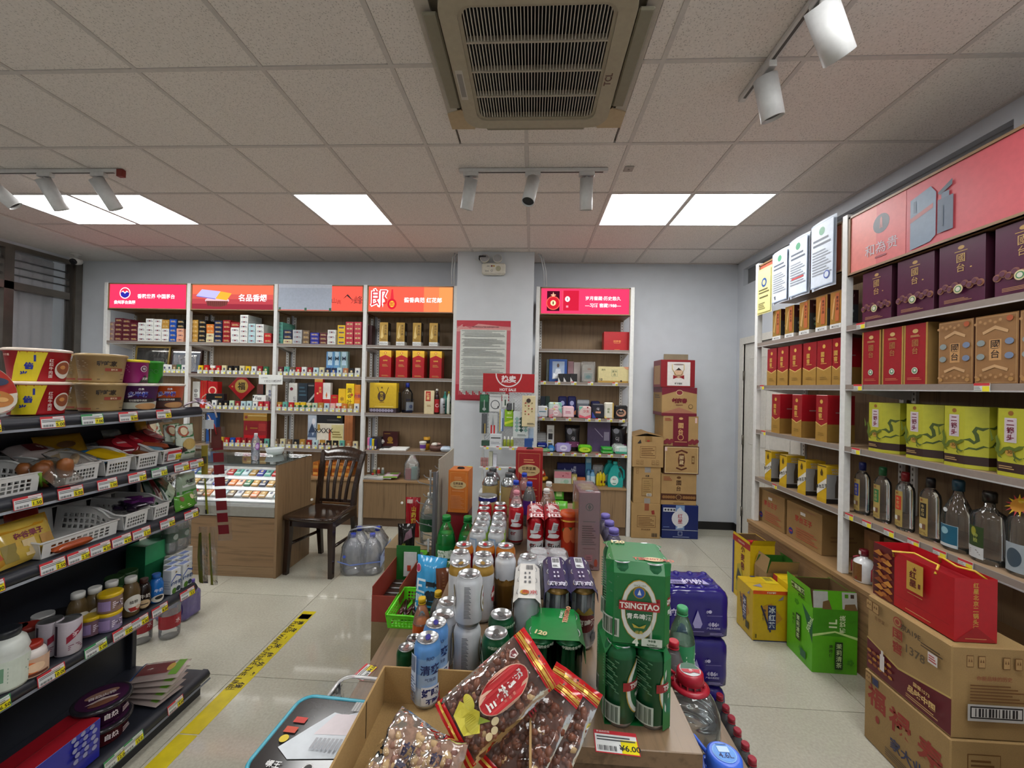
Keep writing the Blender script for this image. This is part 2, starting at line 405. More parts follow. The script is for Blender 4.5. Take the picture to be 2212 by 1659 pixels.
# stainless framed window wall on the far left
SS=m('#7d776f',.3,.85,.12,8);SSD=m('#4a4540',.35,.7)
wn=struct('window_1',B().box(XL-.06,XL+.02,4.60,4.672,0,2.93,SS))
obj('window_frame',B().box(XL-.06,XL+.0,4.55,4.60,0,2.93,SSD),wn)
obj('window_frame',B().box(XL-.06,XL+.01,.9,4.55,2.88,2.93,SS),wn)
obj('transom',B().box(XL-.05,XL+.01,.9,4.55,2.46,2.54,SS),wn)
for z in (2.62,2.70,2.78):obj('grille_bar',B().tube([(XL-.02,.9,z),(XL-.02,4.55,z)],.008,ALU()),wn)
obj('mullion',B().box(XL-.05,XL+.01,3.95,4.03,0,2.88,SS),wn)
obj('window_pane',B().box(XL-.045,XL-.04,.9,4.55,0,2.88,film('#dfe6ea',.12,.05,.02)),wn)
cb=B();pts=[]
for i in range(120):
 yy=.9+3.65*i/119;pts.append([(XL-.22+.02*math.sin(i*1.7),yy,0.02),(XL-.22+.02*math.sin(i*1.7),yy,2.9)])
cb.grid(pts,m('#b9b4b8',.8));tag(obj('window_curtain',cb),'pale grey curtain hanging behind the steel framed window','curtain')
struct('wall_left_outer',B().box(XL-.6,XL-.5,YF,YB+.1,0,3.0,m('#8e8e90',.8)))
# pillar
struct('pillar',B().box(-.822,-.004,4.30,YB,0,CEIL,m('#c6cacf',.7,nz=.03,scale=6)))
# door in the right wall
dm=m('#d6d3cb',.5)
dr=struct('door_1',B().box(XR+.012,XR+.07,DY0+.002,DY1-.002,.004,DZ-.002,dm))
for (y0,y1,z0,z1) in ((3.72,4.03,.2,.85),(4.10,4.42,.2,.85),(3.72,4.03,1.0,1.9),(4.10,4.42,1.0,1.9)):
 obj('door_panel',B().box(XR+.006,XR+.012,y0,y1,z0,z1,m('#cfccc4',.5),.006),dr)
fb=B();fb.box(XR-.012,XR+.03,DY1,DY1+.07,0,DZ+.07,dm).box(XR-.012,XR+.03,DY0-.07,DY0,0,DZ+.07,dm).box(XR-.012,XR+.03,DY0,DY1,DZ,DZ+.07,dm)
obj('door_frame',fb,dr)
for z in (.26,1.03,1.72):obj('door_hinge',B().tube([(XR-.004,DY1-.012,z-.05),(XR-.004,DY1-.012,z+.05)],.009,m('#6f6a62',.35,.8)),dr)
struct('baseboard_back',B().box(1.72,XR-.001,YB-.012,YB,0,.085,m('#1a1a1a',.5)))
struct('baseboard_right',B().box(XR-.013,XR-.001,DY1+.07,YB-.012,0,.085,m('#1a1a1a',.5)))
# ------------------------------------------------------------------ ceiling lights
lite=emit('#fdfdfb',PANEL_POWER);fr=m('#d5d6d6',.4)
pf=B()
for q in ((-.294,.294,-.294,-.282),(-.294,.294,.282,.294),(-.294,-.282,-.282,.282),(.282,.294,-.282,.282)):pf.box(*q,-.006,.012,fr)
pfm=pf.mesh('frame');pdm=B().box(-.282,.282,-.282,.282,-.002,.01,lite).mesh('diffuser')
where={-7:'furthest out over the tobacco shelves',-6:'beside the outermost one over the tobacco shelves',-3:'alone above the chair',1:'nearer the pillar, above the carton stack',2:'nearer the door, above the carton stack'}
for c,r in PANELS:
 t=thing('ceiling_light',('square white LED ceiling panel ' + where[c]) if r == 2 else f'square white LED ceiling panel {NUM[2 if r == -2 else 6]} rows behind the air conditioner, column {chr(110+c)}','ceiling light',(X0+.6*c+.3,Y0+.6*r+.3,CEIL+.002),0,'ceiling light panels')
 obj('frame',pfm,t);obj('diffuser',pdm,t)
# ------------------------------------------------------------------ ceiling air conditioner
cream=m('#a39a86',.5);dkc=m('#7f776a',.55)
def rrect(hw,hh,r,n=6):
 p=[]
 for cx,cy,a0 in ((hw-r,hh-r,0),(-hw+r,hh-r,pi/2),(-hw+r,-hh+r,pi),(hw-r,-hh+r,1.5*pi)):
  p += [(cx+r*math.cos(a0+pi/2*i/n),cy+r*math.sin(a0+pi/2*i/n)) for i in range(n+1)]
 return p
def ring(b,o,i,z0,z1,a):
 n=len(o);vs=[(x,y,z) for z in (z0,z1) for L in (o,i) for x,y in L];fs=[]
 for k in range(n):
  j=(k+1) % n
  fs += [(k,j,n+j,n+k),(2*n+k,3*n+k,3*n+j,2*n+j),(k,2*n+k,2*n+j,j),(n+k,n+j,3*n+j,3*n+k)]
 return b.add(vs,fs,a)
ac=thing('air_conditioner','cream four-way ceiling cassette air conditioner above the drinks table','air conditioner',(-.012,1.745,CEIL))
b=B();ring(b,rrect(.455,.455,.02),rrect(.40,.40,.1),-.022,.0,m('#b3aca2',.6));obj('surround',b,ac)
b=B();b.box(-.44,.44,-.44,.44,-.004,.012,dkc);obj('backing',b,ac)
b=B();ring(b,rrect(.36,.375,.09),rrect(.293,.315,.05),-.075,-.03,cream);obj('intake_panel',b,ac)
b=B();ring(b,rrect(.293,.315,.05),rrect(.278,.30,.04),-.068,-.04,m('#9a917f',.5));obj('grille_frame',b,ac)
obj('filter',B().box(-.29,.29,-.31,.31,-.035,-.03,m('#10141b',.8)),ac)
for i in range(42):
 x=-.27+.54*i/41;obj('grille_slat',B().box(x-.0016,x+.0016,-.298,.298,-.066,-.048,m('#c3bdb3',.5)),ac)
for y in (-.15,.0,.15):obj('grille_rib',B().box(-.278,.278,y-.004,y+.004,-.07,-.044,m('#a89f90',.5)),ac)
for k,(a,bb,c_,d_) in enumerate(((-.43,-.372,-.26,.26),(.372,.43,-.26,.26),(-.26,.26,-.435,-.385),(-.26,.26,.385,.435))):
 obj('air_flap',B().box(a,bb,c_,d_,-.05,-.035,m('#85806f',.5),.006),ac)
for sx in (-1,1):
 for sy in (-1,1):
  obj('corner_cap',B().prism([(sx*.455,sy*.455),(sx*.455,sy*.33),(sx*.38,sy*.30),(sx*.30,sy*.38),(sx*.33,sy*.455)],-.027,-.021,m('#b29f80',.6)),ac)
b=B().print([('t','TCL',.5,.5,1,m('#5a3c34'),.02)],.09,.03,plane((.30+.03+.0,.09,-.0755),(0,-1,0),(-1,0,0)));obj('lettering',b,ac,fix=False)
b=B();b.add([(-.35,-.02,-.0757),(-.318,-.02,-.0757),(-.318,.16,-.0757),(-.35,.16,-.0757)],[(0,1,2,3)],m('#b9b4ab'));b.add([(-.345,.0,-.076),(-.323,.0,-.076),(-.323,.14,-.076),(-.345,.14,-.076)],[(0,1,2,3)],m('#85827d'));obj('sticker',b,ac,fix=False)
# ------------------------------------------------------------------ track lights
def track(label,p0,p1,heads,cap=None):
 """rail on the ceiling from p0 to p1; heads: (fraction, aim x, aim y, aim z)"""
 p0=Vector(p0);p1=Vector(p1);d=p1-p0;L=d.length;t=thing('track_light',label,'track light',p0,math.atan2(d.y,d.x),'spotlight tracks')
 wm=m('#c9c8c6',.4);body=m('#cfd0d0',.38)
 obj('rail',B().box(0,L,-.016,.016,-.022,0,wm,.002),t);obj('rail_groove',B().box(.03,L-.03,-.006,.006,-.0235,-.0215,m('#4a4644')),t)
 for fr_,ax,ay,az,ln,ra in heads:
  x=fr_*L
  h=obj('adapter',B().box(x-.05,x+.05,-.017,.017,-.05,-.022,wm,.003),t)
  obj('swivel',B().tube([(x,0,-.05),(x,0,-.085)],.011,wm,8),h)
  a=Vector((ax,ay,az)).normalized()
  M=Matrix.Translation((x,0,-.09)) @ a.to_track_quat('Z','Y').to_matrix().to_4x4() @ Matrix.Translation((0,0,-.025))
  bb=B(M);bb.lathe([(ra*.88,.006),(ra,.0),(ra,ln),(ra*.93,ln+.002),(ra*.93,ln-.03)],body,24,caps=False)
  o=obj('lamp_tube',bb,t)
  obj('reflector',B(M).lathe([(ra*.5,ln-.045),(ra*.92,ln-.012)],m('#15171c',.4),20,caps=True),o)
  obj('heat_sink',B(M).lathe([(ra*.9,.003),(ra*.85,.012)],m('#1a1a1f',.5),20),o)
 return t
track('three-head white track light above the middle aisle near the pillar',(-.51,2.655,CEIL-.002),(.46,2.655,CEIL-.002),((.08,-.22,.33,-1,.19,.042),(.5,-.18,-.38,-1,.19,.042),(.86,.03,.30,-1,.19,.042)))
track('three-head white track light over the snack gondola with a red end cap',(-4.25,2.64,CEIL-.002),(-2.86,2.64,CEIL-.002),((.32,.55,.5,-.75,.20,.043),(.62,.22,.5,-1,.20,.043),(.90,.34,.5,-1,.20,.043)))
track('two-head white track light running along the liquor shelves',(.985,2.02,CEIL-.002),(.985,.95,CEIL-.002),((.20,-.15,.3,-1,.17,.046),(.52,-.3,.55,-.7,.19,.05)))
tk=B().box(-2.86,-2.83,2.625,2.655,CEIL-.05,CEIL-.004,m('#7a2a22'));
# small square patch and dome camera
b=B().box(-.03,.03,-.03,.03,-.006,0,m('#a39c96',.6),.002);o=obj('ceiling_sensor',b,None,tuple(P(1358,364,z=CEIL)[:2])+(CEIL-.001,));tag(o,'small square plastic cover on the ceiling beside the middle track','sensor');obj('lens',B().lathe([(.008,-.009),(.006,-.006)],m('#7f7974'),10),o)
q=P(165,556,z=CEIL-.05);t=thing('dome_camera','small white dome security camera under the plaster strip','camera',(q.x,q.y,CEIL-.012))
obj('mount',B().lathe([(.05,0),(.05,-.012),(.02,-.02),(.02,-.05)],m('#c3c3c1',.4),16),t)
obj('housing',B().lathe([(.02,-.045),(.05,-.06),(.058,-.085),(.045,-.11),(.015,-.122)],m('#c9c9c7',.35),18),t)
obj('lens',B(Matrix.Translation((.012,-.04,-.098)) @ Matrix.Rotation(-.9,4,'X')).lathe([(.033,-.012),(.033,.012),(.02,.02)],m('#101014',.15),16),t)
# ================================================================== SHELF BAYS
PW=m('#d4d5d3',.4);SHB=m('#857a72',.45);SHT=wood('#927a60','#7d664f','x',.5);BKP=wood('#7c6549','#634e37','z',.55);BK2=wood('#8b7152','#725a40','z',.55)
LED=emit('#fdfbf4',STRIP_POWER);MTL=m('#c6c7c8',.3,.5)
def bay(label,loc,rot,W,zs,D=.325,first=True,last=False,sign=None,back=(0,1),sz=(2.335,2.615),leds=None,z0=0):
 """shelf bay: local x along the front, y into the wall, z up"""
 t=thing('shelf_bay',label,'shelf unit',loc,rot,'white post shelf bays')
 pm=B().box(-.02,.02,-.005,.035,z0,2.62,PW,.002)
 me=pm.mesh('post')
 if first:obj('post',me,t)
 if last:obj('post',me,t,(W,0,0))
 x0,x1=.02,W-.02
 obj('back_panel',B().box(x0+(x1-x0)*back[0],x1,D-.012,D,z0,2.6,BKP),t)
 for n,z in enumerate(zs):
  s=obj('shelf',B().box(x0,x1,.006,D-.013,z-.022,z,SHT),t,(0,0,0))
  obj('shelf_edge',B().box(x0,x1,-.002,.006,z-.026,z+.002,SHB),s)
  obj('edge_profile',B().box(x0,x1,-.004,.004,z-.032,z-.026,MTL),s)
  if leds is None or n in leds:obj('light_strip',B().box(x0+.06,x1-.06,.012,.022,z-.029,z-.0235,LED),s)
  for x in (x0+.004,x1-.004):obj('bracket',B().add([(x,.03,z-.023),(x,D-.014,z-.023),(x,D-.014,z-.085),(x,.05,z-.034)],[(0,1,2,3)],PW).add([(x+.003,.03,z-.023),(x+.003,D-.014,z-.023),(x+.003,D-.014,z-.085),(x+.003,.05,z-.034)],[(3,2,1,0)],PW),s)
 for x in (x0+.02,x1-.02):
  if x < x0+.1 and back[0] > .1:continue
  b=B().box(x-.014,x+.014,D-.03,D-.0125,.52,2.3,PW)
  u=obj('slotted_upright',b,t)
  b=B()
  for k in range(56):b.box(x-.004,x+.004,D-.0308,D-.0295,.54+.0315*k,.555+.0315*k,'#55504a')
  obj('slots',b,u,kind='stuff')
 if sign:
  bx=B().box(x0,x1,.0,.006,sz[0]-.018,sz[0],WOODF('x')).box(x0,x1,.0,.3,sz[0]-.018,sz[0]-.012,WOODF('x')).box(x0,x1,0.0,.02,sz[1]-.012,sz[1],WOODF('x')).box(x0,x0+.014,0,.05,sz[0],sz[1],WOODF()).box(x1-.014,x1,0,.05,sz[0],sz[1],WOODF()).box(x0+.014,x1-.014,.03,.05,sz[0],sz[1],'#cfc8bd')
  sb=obj('sign_box',bx,t)
  w_,h_=x1-x0-.03,sz[1]-sz[0]-.014;ops,base=sign
  obj('sign_face',B().box(x0+.015,x1-.015,.006,.02,sz[0]+.001,sz[1]-.013,base),sb)
  obj('sign_print',B().print(ops,w_,h_,plane((x0+.015,.006,sz[0]+.001),(1,0,0),(0,0,1))),sb,fix=False)
 return t
def E(h,s=1.0):return emit(h,SIGN_POWER*s)
WH=E('#fff4f6',1.15)
s1=[('c',.2,.63,.24,WH),('c',.2,.63,.205,E('#e2304f')),('p',[(.145,.62),(.17,.72),(.2,.62),(.23,.7),(.255,.62),(.25,.5),(.2,.42),(.15,.5)],E('#2b2a9c')),('p',[(.15,.66),(.175,.73),(.2,.65),(.225,.73),(.25,.66),(.225,.67),(.2,.6),(.175,.68)],WH),('t','贵州茅台集团',.2,.24,.16,WH,.03),('t','香飘世界 中国茅台',.61,.5,.2,WH,.02)]
s2=[('r',0,0,1,.22,E('#8e2f3c')),('r',0,.22,1,.42,E('#b0434a')),('r',0,.42,1,.62,E('#c9544f')),('e',.31,.36,.15,.15,E('#d9b2bb')),('p',[(.17,.34),(.45,.34),(.43,.16),(.36,.1),(.26,.1),(.19,.16)],E('#6e3b37')),('p',[(.05,.55),(.12,.82),(.35,.74),(.29,.44)],E('#b5b2e6')),('p',[(.29,.44),(.35,.74),(.49,.66),(.43,.37)],E('#f0a83a')),('p',[(.05,.55),(.29,.44),(.29,.40),(.06,.51)],E('#7d74b8'))]+[('r',.2+.025*i,.12+.01*(i % 3),.207+.025*i,.32,E('#54292a')) for i in range(9)]+[('t','名品香烟',.75,.48,.3,WH,.02)]
s3=[('t','山',.66,.42,.22,m('#3a0d0c'),.0),('t','高',.72,.36,.18,m('#3a0d0c'),0),('p',[(.745,.44),(.77,.5),(.82,.68),(.83,.68),(.80,.56)],m('#3a0d0c')),('p',[(.81,.62),(.83,.66),(.88,.46),(.865,.47)],m('#3a0d0c')),('t','为',.89,.4,.2,m('#3a0d0c'),0),('t','峰',.955,.44,.34,m('#3a0d0c'),0)]
s4=[('r',.66,0,1,1,E('#fb7a4f')),('r',.84,0,1,1,E('#fd8f52')),('t','郎',.125,.55,.8,WH,.05),('t','郎',.125,.55,.72,E('#c92f35'),0),('p',[(.26,.48),(.272,.9),(.29,.9),(.302,.48)],E('#d0303c')),('e',.281,.3,.055,.22,E('#c92232')),('e',.281,.3,.03,.13,E('#f2b23c')),('t','郎',.281,.3,.18,E('#b3202c')),('t','酱香典范 红花郎',.65,.47,.21,WH,.02)]
s5=[('r',.065,.1,.21,.9,E('#4a1424',.7)),('c',.137,.42,.28,E('#e05a4a')),('c',.137,.42,.24,E('#c4202f')),('c',.137,.42,.11,E('#f6d9a6')),('p',[(.12,.68),(.137,.86),(.154,.68)],E('#f0a98a')),('r',.11,.72,.165,.76,E('#f0a98a')),('r',.13,.36,.144,.48,E('#5a2a22')),('r',.235,.12,.43,.92,E('#c31f39')),('r',.237,.12,.252,.92,E('#dc4763')),('e',.3,.58,.028,.11,WH),('r',.296,.52,.304,.64,E('#5a2a22')),('r',.285,.24,.31,.32,E('#ef8ca0')),('t','岁月窖藏·历史悠久',.705,.62,.165,WH,.015),('t','—习酒 窖藏1988—',.705,.34,.165,WH,.015)]
BZ=[1.965,1.617,1.228,.82]
XS=[-4.803,-3.835,-2.833,-1.832,-.842]
SPEC=[('tobacco shelf bay under the pink liquor sign with a round logo',s1,E('#f5365c')),('tobacco shelf bay under the sign picturing packs on a tree stump',s2,E('#e0694f')),
('tobacco shelf bay under the half papered-over red sign',s3,E('#fb5648')),('white-post shelf bay under the orange sign picturing a red bottle',s4,E('#f85a48'))]
for i,(lb,ops,base) in enumerate(SPEC):
 bay(lb,(XS[i],4.34,0),0,XS[i+1]-XS[i],BZ,first=True,last=(i == 3),sign=(ops,base),leds=(0,1,2,3))
bay('white-post shelf bay of household goods between pillar and carton stack',(.043,4.34,0),0,.994,[1.955,1.609,1.227,.856],last=True,sign=(s5,E('#f23a63')),leds=(0,1))
# grey paper taped over the third sign
b=B().box(0,.60,-.004,-.002,0,.28,m('#b9c0cc',.7)).add([(.0,-.0045,.0),(.6,-.0045,.0),(.6,-.0045,.24),(.0,-.0045,.24)],[(0,1,2,3)],m('#a9b2c2',.8))
o=tag(obj('paper_sheet',b,None,(XS[2]+.03,4.336,2.338)),'grey-white paper sheet taped over most of a red shelf sign','paper sheet')
for x,z in ((.02,.003),(.31,0),(.585,.0)):obj('tape',B().box(x-.012,x+.012,-.0065,-.005,z-.005,z+.022,m('#1f5b40')),o)
# base cabinets
def base(label,x0,x1,doors,ztop=.50,y0=4.35,y1=4.65,knobs=True,open_=None):
 t=thing('base_cabinet',label,'cabinet',(0,0,0),0,'wooden base cabinets under the shelves')
 b=B().box(x0,x1,y0+.02,y1,0,ztop-.02,BK2)
 obj('carcass',b,t);obj('worktop',B().box(x0,x1,y0-.012,y1,ztop-.02,ztop,WOODS()),t)
 obj('plinth',B().box(x0,x1,y0+.012,y0+.021,0,.085,m('#5f4b38',.6)),t)
 w_=(x1-x0)/doors
 for i in range(doors):
  d=obj('door',B().box(x0+w_*i+.003,x0+w_*(i+1)-.003,y0,y0+.018,.09,ztop-.025,BK2,.001),t)
  if knobs:
   kx=x0+w_*(i+1)-.035 if i % 2 == 0 else x0+w_*i+.035
   obj('knob',B(Matrix.Translation((kx,y0,.27)) @ Matrix.Rotation(pi/2,4,'X')).lathe([(.006,0),(.006,.012),(.014,.016),(.014,.024),(.006,.028)],m('#e6e6e4',.25),12),d)
 return t
base('wooden two-door base cabinet half hidden behind the display counter',XS[1]+.022,XS[2]-.022,2)
base('wooden two-door base cabinet behind the dark chair',XS[2]+.022,XS[3]-.022,2)
base('wooden two-door base cabinet with white knobs under the orange-sign bay',XS[3]+.022,XS[4]-.022,2)
base('wooden base cabinet with one door beside the carton stack',0.50,1.014,1,knobs=False)
t=thing('open_cabinet','open-fronted wooden base cabinet below the household goods near the pillar','cabinet')
obj('bottom_board',B().box(.064,.498,4.378,4.65,.06,.08,BK2),t);obj('top_board',B().box(.065,.498,4.338,4.65,.48,.50,WOODS()),t)
obj('side_panel',B().box(.484,.498,4.376,4.65,0,.48,BK2),t);obj('side_panel',B().box(.065,.077,4.376,4.65,0,.48,BK2),t)
obj('kickboard',B().box(.077,.484,4.37,4.38,0,.06,BK2),t);obj('shelf',B().box(.077,.484,4.38,4.65,.27,.285,BK2),t)
# bay four keeps a box of papers on its counter: lower tray edge
# ------------------------------------------------------------------ liquor bays on the right wall
RX=1.865
RZ=[1.95,1.60,1.235,.847]
signR=[('r',0,0,.2,1,m('#d3736a')),('r',.2,0,.4,1,m('#c95c5c')),('c',.235,.66,.16,m('#4a4f5c')),('p',[(.225,.58),(.228,.74),(.235,.78),(.242,.74),(.245,.58),(.238,.58),(.235,.66),(.232,.58)],m('#b06a68')),('t','和為贵',.235,.27,.2,m('#b9b4bd'),.0),('r',.195,.1,.275,.13,m('#8f3a45')),
('p',[(.43,.02),(.43,.78),(.545,.86),(.575,.74),(.575,.12),(.545,.05)],m('#6f8196')),('p',[(.43,.43),(.43,.5),(.56,.6),(.56,.53)],m('#9c5a5c')),('r',.45,.56,.465,.74,m('#55677c')),('r',.585,.12,.665,.6,m('#4c5b70')),('r',.605,.6,.645,.68,m('#5a697d')),('p',[(.585,.7),(.66,.82),(.66,.74),(.6,.66)],m('#41505f')),('r',.61,.2,.617,.5,m('#3f4d5f'))]
kx=.89/1.18
def _sx(q):
 q=list(q)
 if q[0] == 'r':q[1] *= kx;q[3] *= kx
 elif q[0] == 'p':q[1]=[(a*kx,b) for a,b in q[1]]
 else:i_=2 if q[0] == 't' else 1;q[i_] *= kx
 return tuple(q)
signR=[_sx(q) for q in signR]
bA=bay('white-post liquor shelf bay beside the white door',(RX,3.50,0),-pi/2,.96,RZ,D=.40,sign=([('r',0,0,1,1,m('#a85a46')),('r',.02,.1,.98,.9,m('#b5654c'))],m('#b2644d')),back=(.0,1),leds=(1,),sz=(2.305,2.60),z0=.4805)
bB=bay('white-post liquor shelf bay nearest the viewer with a pink banner',(RX,2.54,0),-pi/2,1.25,RZ,D=.40,last=True,sign=(signR,m('#bd4f58')),leds=(),sz=(2.262,2.60),z0=.4805)
for nm,y0,y1 in (('far',2.57,3.53),('near',1.27,2.57)):
 t=thing('shelf_plinth',f'long wooden plinth cabinet under the {nm} liquor bay','cabinet',(0,0,0),0,'wooden plinths under the liquor bays')
 obj('front_board',B().box(RX-.025,RX-.007,y0,y1-.002,0,.455,wood('#8a6c4c','#6d5238','y')),t)
 obj('top_board',B().box(RX-.036,RX+.395,y0,y1-.002,.455,.48,wood('#957650','#7d6144','y')),t)
 obj('end_board',B().box(RX-.007,RX+.39,y1-.02,y1-.002,0,.455,WOODF()),t)
 obj('kick_board',B().box(RX-.007,RX+.01,y0,y1-.02,0,.06,m('#3d3025',.6)),t)
# certificates over the far bay's sign
def sheet(label,y0,y1,z0,z1,paper,ops,x=RX-.012,curl=.0):
 b=B();n=8
 b.grid([[(x-curl*math.sin(pi*.9*i/n)-.0015*k,y1-(y1-y0)*i/n,z) for z in (z0,z1)] for k in (0,) for i in range(n+1)],paper)
 o=tag(obj('certificate',b),label,'certificate','certificates hung over the liquor bay')
 obj('print',B().print(ops,y1-y0,z1-z0,plane((x-.004-curl,y1,z0),(0,-1,0),(0,0,1))),o,fix=False)
gb=m('#8fa0b8');pc=m('#ccd6e4',.6)
sheet('yellow certificate sheet with a blue emblem at the end of the row',3.27,3.47,2.18,2.55,m('#dcd690',.6),[('r',.04,.03,.96,.97,m('#c9c27e')),('r',.06,.045,.94,.955,m('#dcd690')),('c',.5,.68,.1,m('#2c4f8f')),('c',.5,.68,.055,m('#dcd690')),('s',.14,.44,.86,.56,2,m('#5f5a3a')),('s',.2,.34,.8,.4,1,m('#5f5a3a')),('s',.14,.1,.6,.26,4,m('#8a8458'))])
def cert():return [('r',.04,.03,.96,.97,gb),('r',.06,.045,.94,.955,pc),('c',.5,.84,.06,m('#4a8a6a')),('s',.14,.62,.86,.76,2,m('#5d6470')),('s',.12,.2,.9,.58,9,m('#8d949e'))]
sheet('pale blue certificate sheet hung beside the yellow one',3.05,3.25,2.22,2.62,pc,cert()+[('t','签',.25,.12,.06,'#333')],curl=.01)
sheet('pale blue certificate sheet in the middle with a red stamp line',2.83,3.04,2.22,2.64,pc,cert()+[('r',.2,.3,.8,.33,m('#c05555'))],curl=.012)
sheet('pale blue certificate sheet with a blue seal next to the pink banner',2.59,2.81,2.22,2.66,pc,cert()+[('c',.72,.18,.06,m('#4a5fa8')),('c',.72,.18,.042,pc)],curl=.012)
# red luck diamonds
def diamond(label,loc,rot,half,ops_extra=()):
 b=B(Matrix.Rotation(pi/4,4,'Y')).box(-half,half,-.003,.0,-half,half,m('#b3161f',.5),.001)
 o=tag(obj('luck_diamond',b,None,loc,rot),label,'wall decoration')
 e=half*math.sqrt(2);ops=list(ops_extra)
 obj('print',B().print(ops,2*e,2*e,plane((-e,-.0032,-e),(1,0,0),(0,0,1))),o,fix=False)
q=P(1660,860,x=XR+.01)
diamond('red paper luck diamond stuck on the white door',(XR-.004+.02,q.y-.1,1.49),-pi/2,.23,[('t','福',.5,.5,.5,m('#d8b878'),.02),('t','五福临门',.5,.2,.06,m('#d8b878'))])
q=P(526,838,y=4.6)
diamond('red luck diamond with a gold heart on the tree-stump sign bay',(q.x,4.57,q.z+.015),0,.113,[('c',.5,.52,.25,m('#c9a24a',.35,.4)),('c',.5,.52,.235,m('#d4b15c',.35,.3)),('t','福',.5,.52,.28,m('#241a12'),.02),('p',[(.12,.5),(.16,.54),(.2,.5),(.16,.46)],m('#d8a860'))])
# ================================================================== GOODS ON THE BACK SHELVES
C={'maroon':'#571c28','dark red':'#8a1d24','red':'#b3161c','crimson':'#b52a40','white':'#d9dad6','cream':'#cfc49a','pale blue':'#b3cdd2','teal':'#5fa595','blue':'#1c4aa0','navy':'#1d2444',
'black':'#19181b','gold':'#a97f35','orange':'#c8702c','peach':'#d9a083','yellow':'#dcb616','grey':'#8d9296','brown':'#6d5844','pink':'#dca9ab','green':'#2f6b46','pale green':'#b9cfae','mauve':'#84696b','deep blue':'#2b2f94','lime':'#8dbb1f','lilac':'#b5a6cf','copper':'#a9693f','silver':'#b1b3b6'}
k4=lambda x,y:(200+.25316*x,580+.25316*y)
k5=lambda x,y:(580+.24721*x,590+.24721*y)
k6=lambda x,y:(420+.21093*x,930+.21093*y)
k7=lambda x,y:(970+.22909*x,520+.22909*y)
k8=lambda x,y:(980+.21095*x,850+.21095*y)
def span(k,xl,xr,yt,yp,z):
 a=P(*k(xl,yt),y=yp);b=P(*k(xr,yt),y=yp)
 return (a.x+b.x)/2,b.x-a.x,a.z-z
INK='#2a2a2c'
# --- stacks of cigarette cartons on the top shelves: (x left, x right, y top, [(layers, colour) from the bottom])
ST=[(k4,'pink sign',[(122,188,455,[(4,'mauve')]),(188,253,422,[(5,'maroon')]),(254,322,432,[(5,'maroon')]),(322,384,465,[(4,'maroon')]),(385,451,460,[(4,'white')]),(452,520,427,[(5,'white')]),(521,588,432,[(5,'white')]),(589,652,437,[(3,'white'),(2,'gold')]),(656,716,432,[(5,'blue')]),(718,781,435,[(3,'peach'),(2,'black')])]),
(k4,'tree-stump sign',[(834,902,438,[(5,'gold')]),(903,968,440,[(5,'black')]),(969,1035,475,[(2,'cream'),(2,'orange')]),(1039,1108,445,[(5,'navy')]),(1111,1177,440,[(5,'dark red')]),(1179,1255,448,[(3,'white'),(1,'dark red')]),(1257,1328,395,[(6,'white')]),(1329,1390,470,[(4,'pale blue')]),(1391,1461,475,[(4,'white')]),(1463,1528,548,[(2,'red')])]),
(k5,'papered-over sign',[(60,127,428,[(6,'teal')]),(128,206,495,[(1,'cream'),(2,'navy')]),(209,292,495,[(3,'silver')]),(296,358,500,[(3,'brown')]),(364,442,520,[(3,'deep blue')]),(444,511,522,[(3,'maroon')]),(514,588,495,[(3,'white')]),(604,671,455,[(4,'yellow')]),(673,744,425,[(5,'crimson')]),(748,814,425,[(5,'crimson')])])]
def stripe(cn):
 lt=cn in ('white','cream','pale blue','peach','yellow','silver','teal','pale green')
 return '#4a5068' if lt else '#cdb98c'
for k,nm,stacks in ST:
 for si,(xl,xr,yt,lay) in enumerate(stacks):
  cx,w_,h_=span(k,xl,xr,yt,4.38,BZ[0]);n=sum(a for a,_ in lay);lh=max(.036,min(.058,h_/n));z=BZ[0]+.001;pos=0;proto={}
  for cnt,cn in lay:
   for j in range(cnt):
    sc=stripe(cn)
    lb=f'{cn} cigarette carton, {ORD[pos]} up in the {ORD[si]} stack under the {nm}'
    loc=(cx+R.uniform(-.0015,.0015),4.38+.115+R.uniform(0,.004),z)
    if cn not in proto:
     proto[cn]=carton('cigarette_carton',lb,'cigarette carton',w_-.004,.23,lh-.0008,m(C[cn],.3),loc,0,
F=[('r',.16,.36,.84,.66,sc) if cn in ('crimson','yellow') else ('s',.15,.3,.9,.72,2,m(sc)),('c',.5,.5,.16,m(C['gold'] if sc != '#4a5068' else '#7a2f35'))],T=[('r',.1,.2,.9,.8,m(sc,.4))],group='cigarette cartons on the top shelves',c=.001)
    else:dup(proto[cn],loc,0,lb)
    z += lh;pos += 1
cx,w_,h_=span(k4,806,832,475,4.36,BZ[0])
carton('cigarette_carton','red cigarette carton standing upright beside the first gold stack','cigarette carton',w_,.08,h_,m(C['red'],.3),(cx+.004,4.41,BZ[0]+.001),F=[('v','红塔',.5,.5,.16,'#e0c48a')])
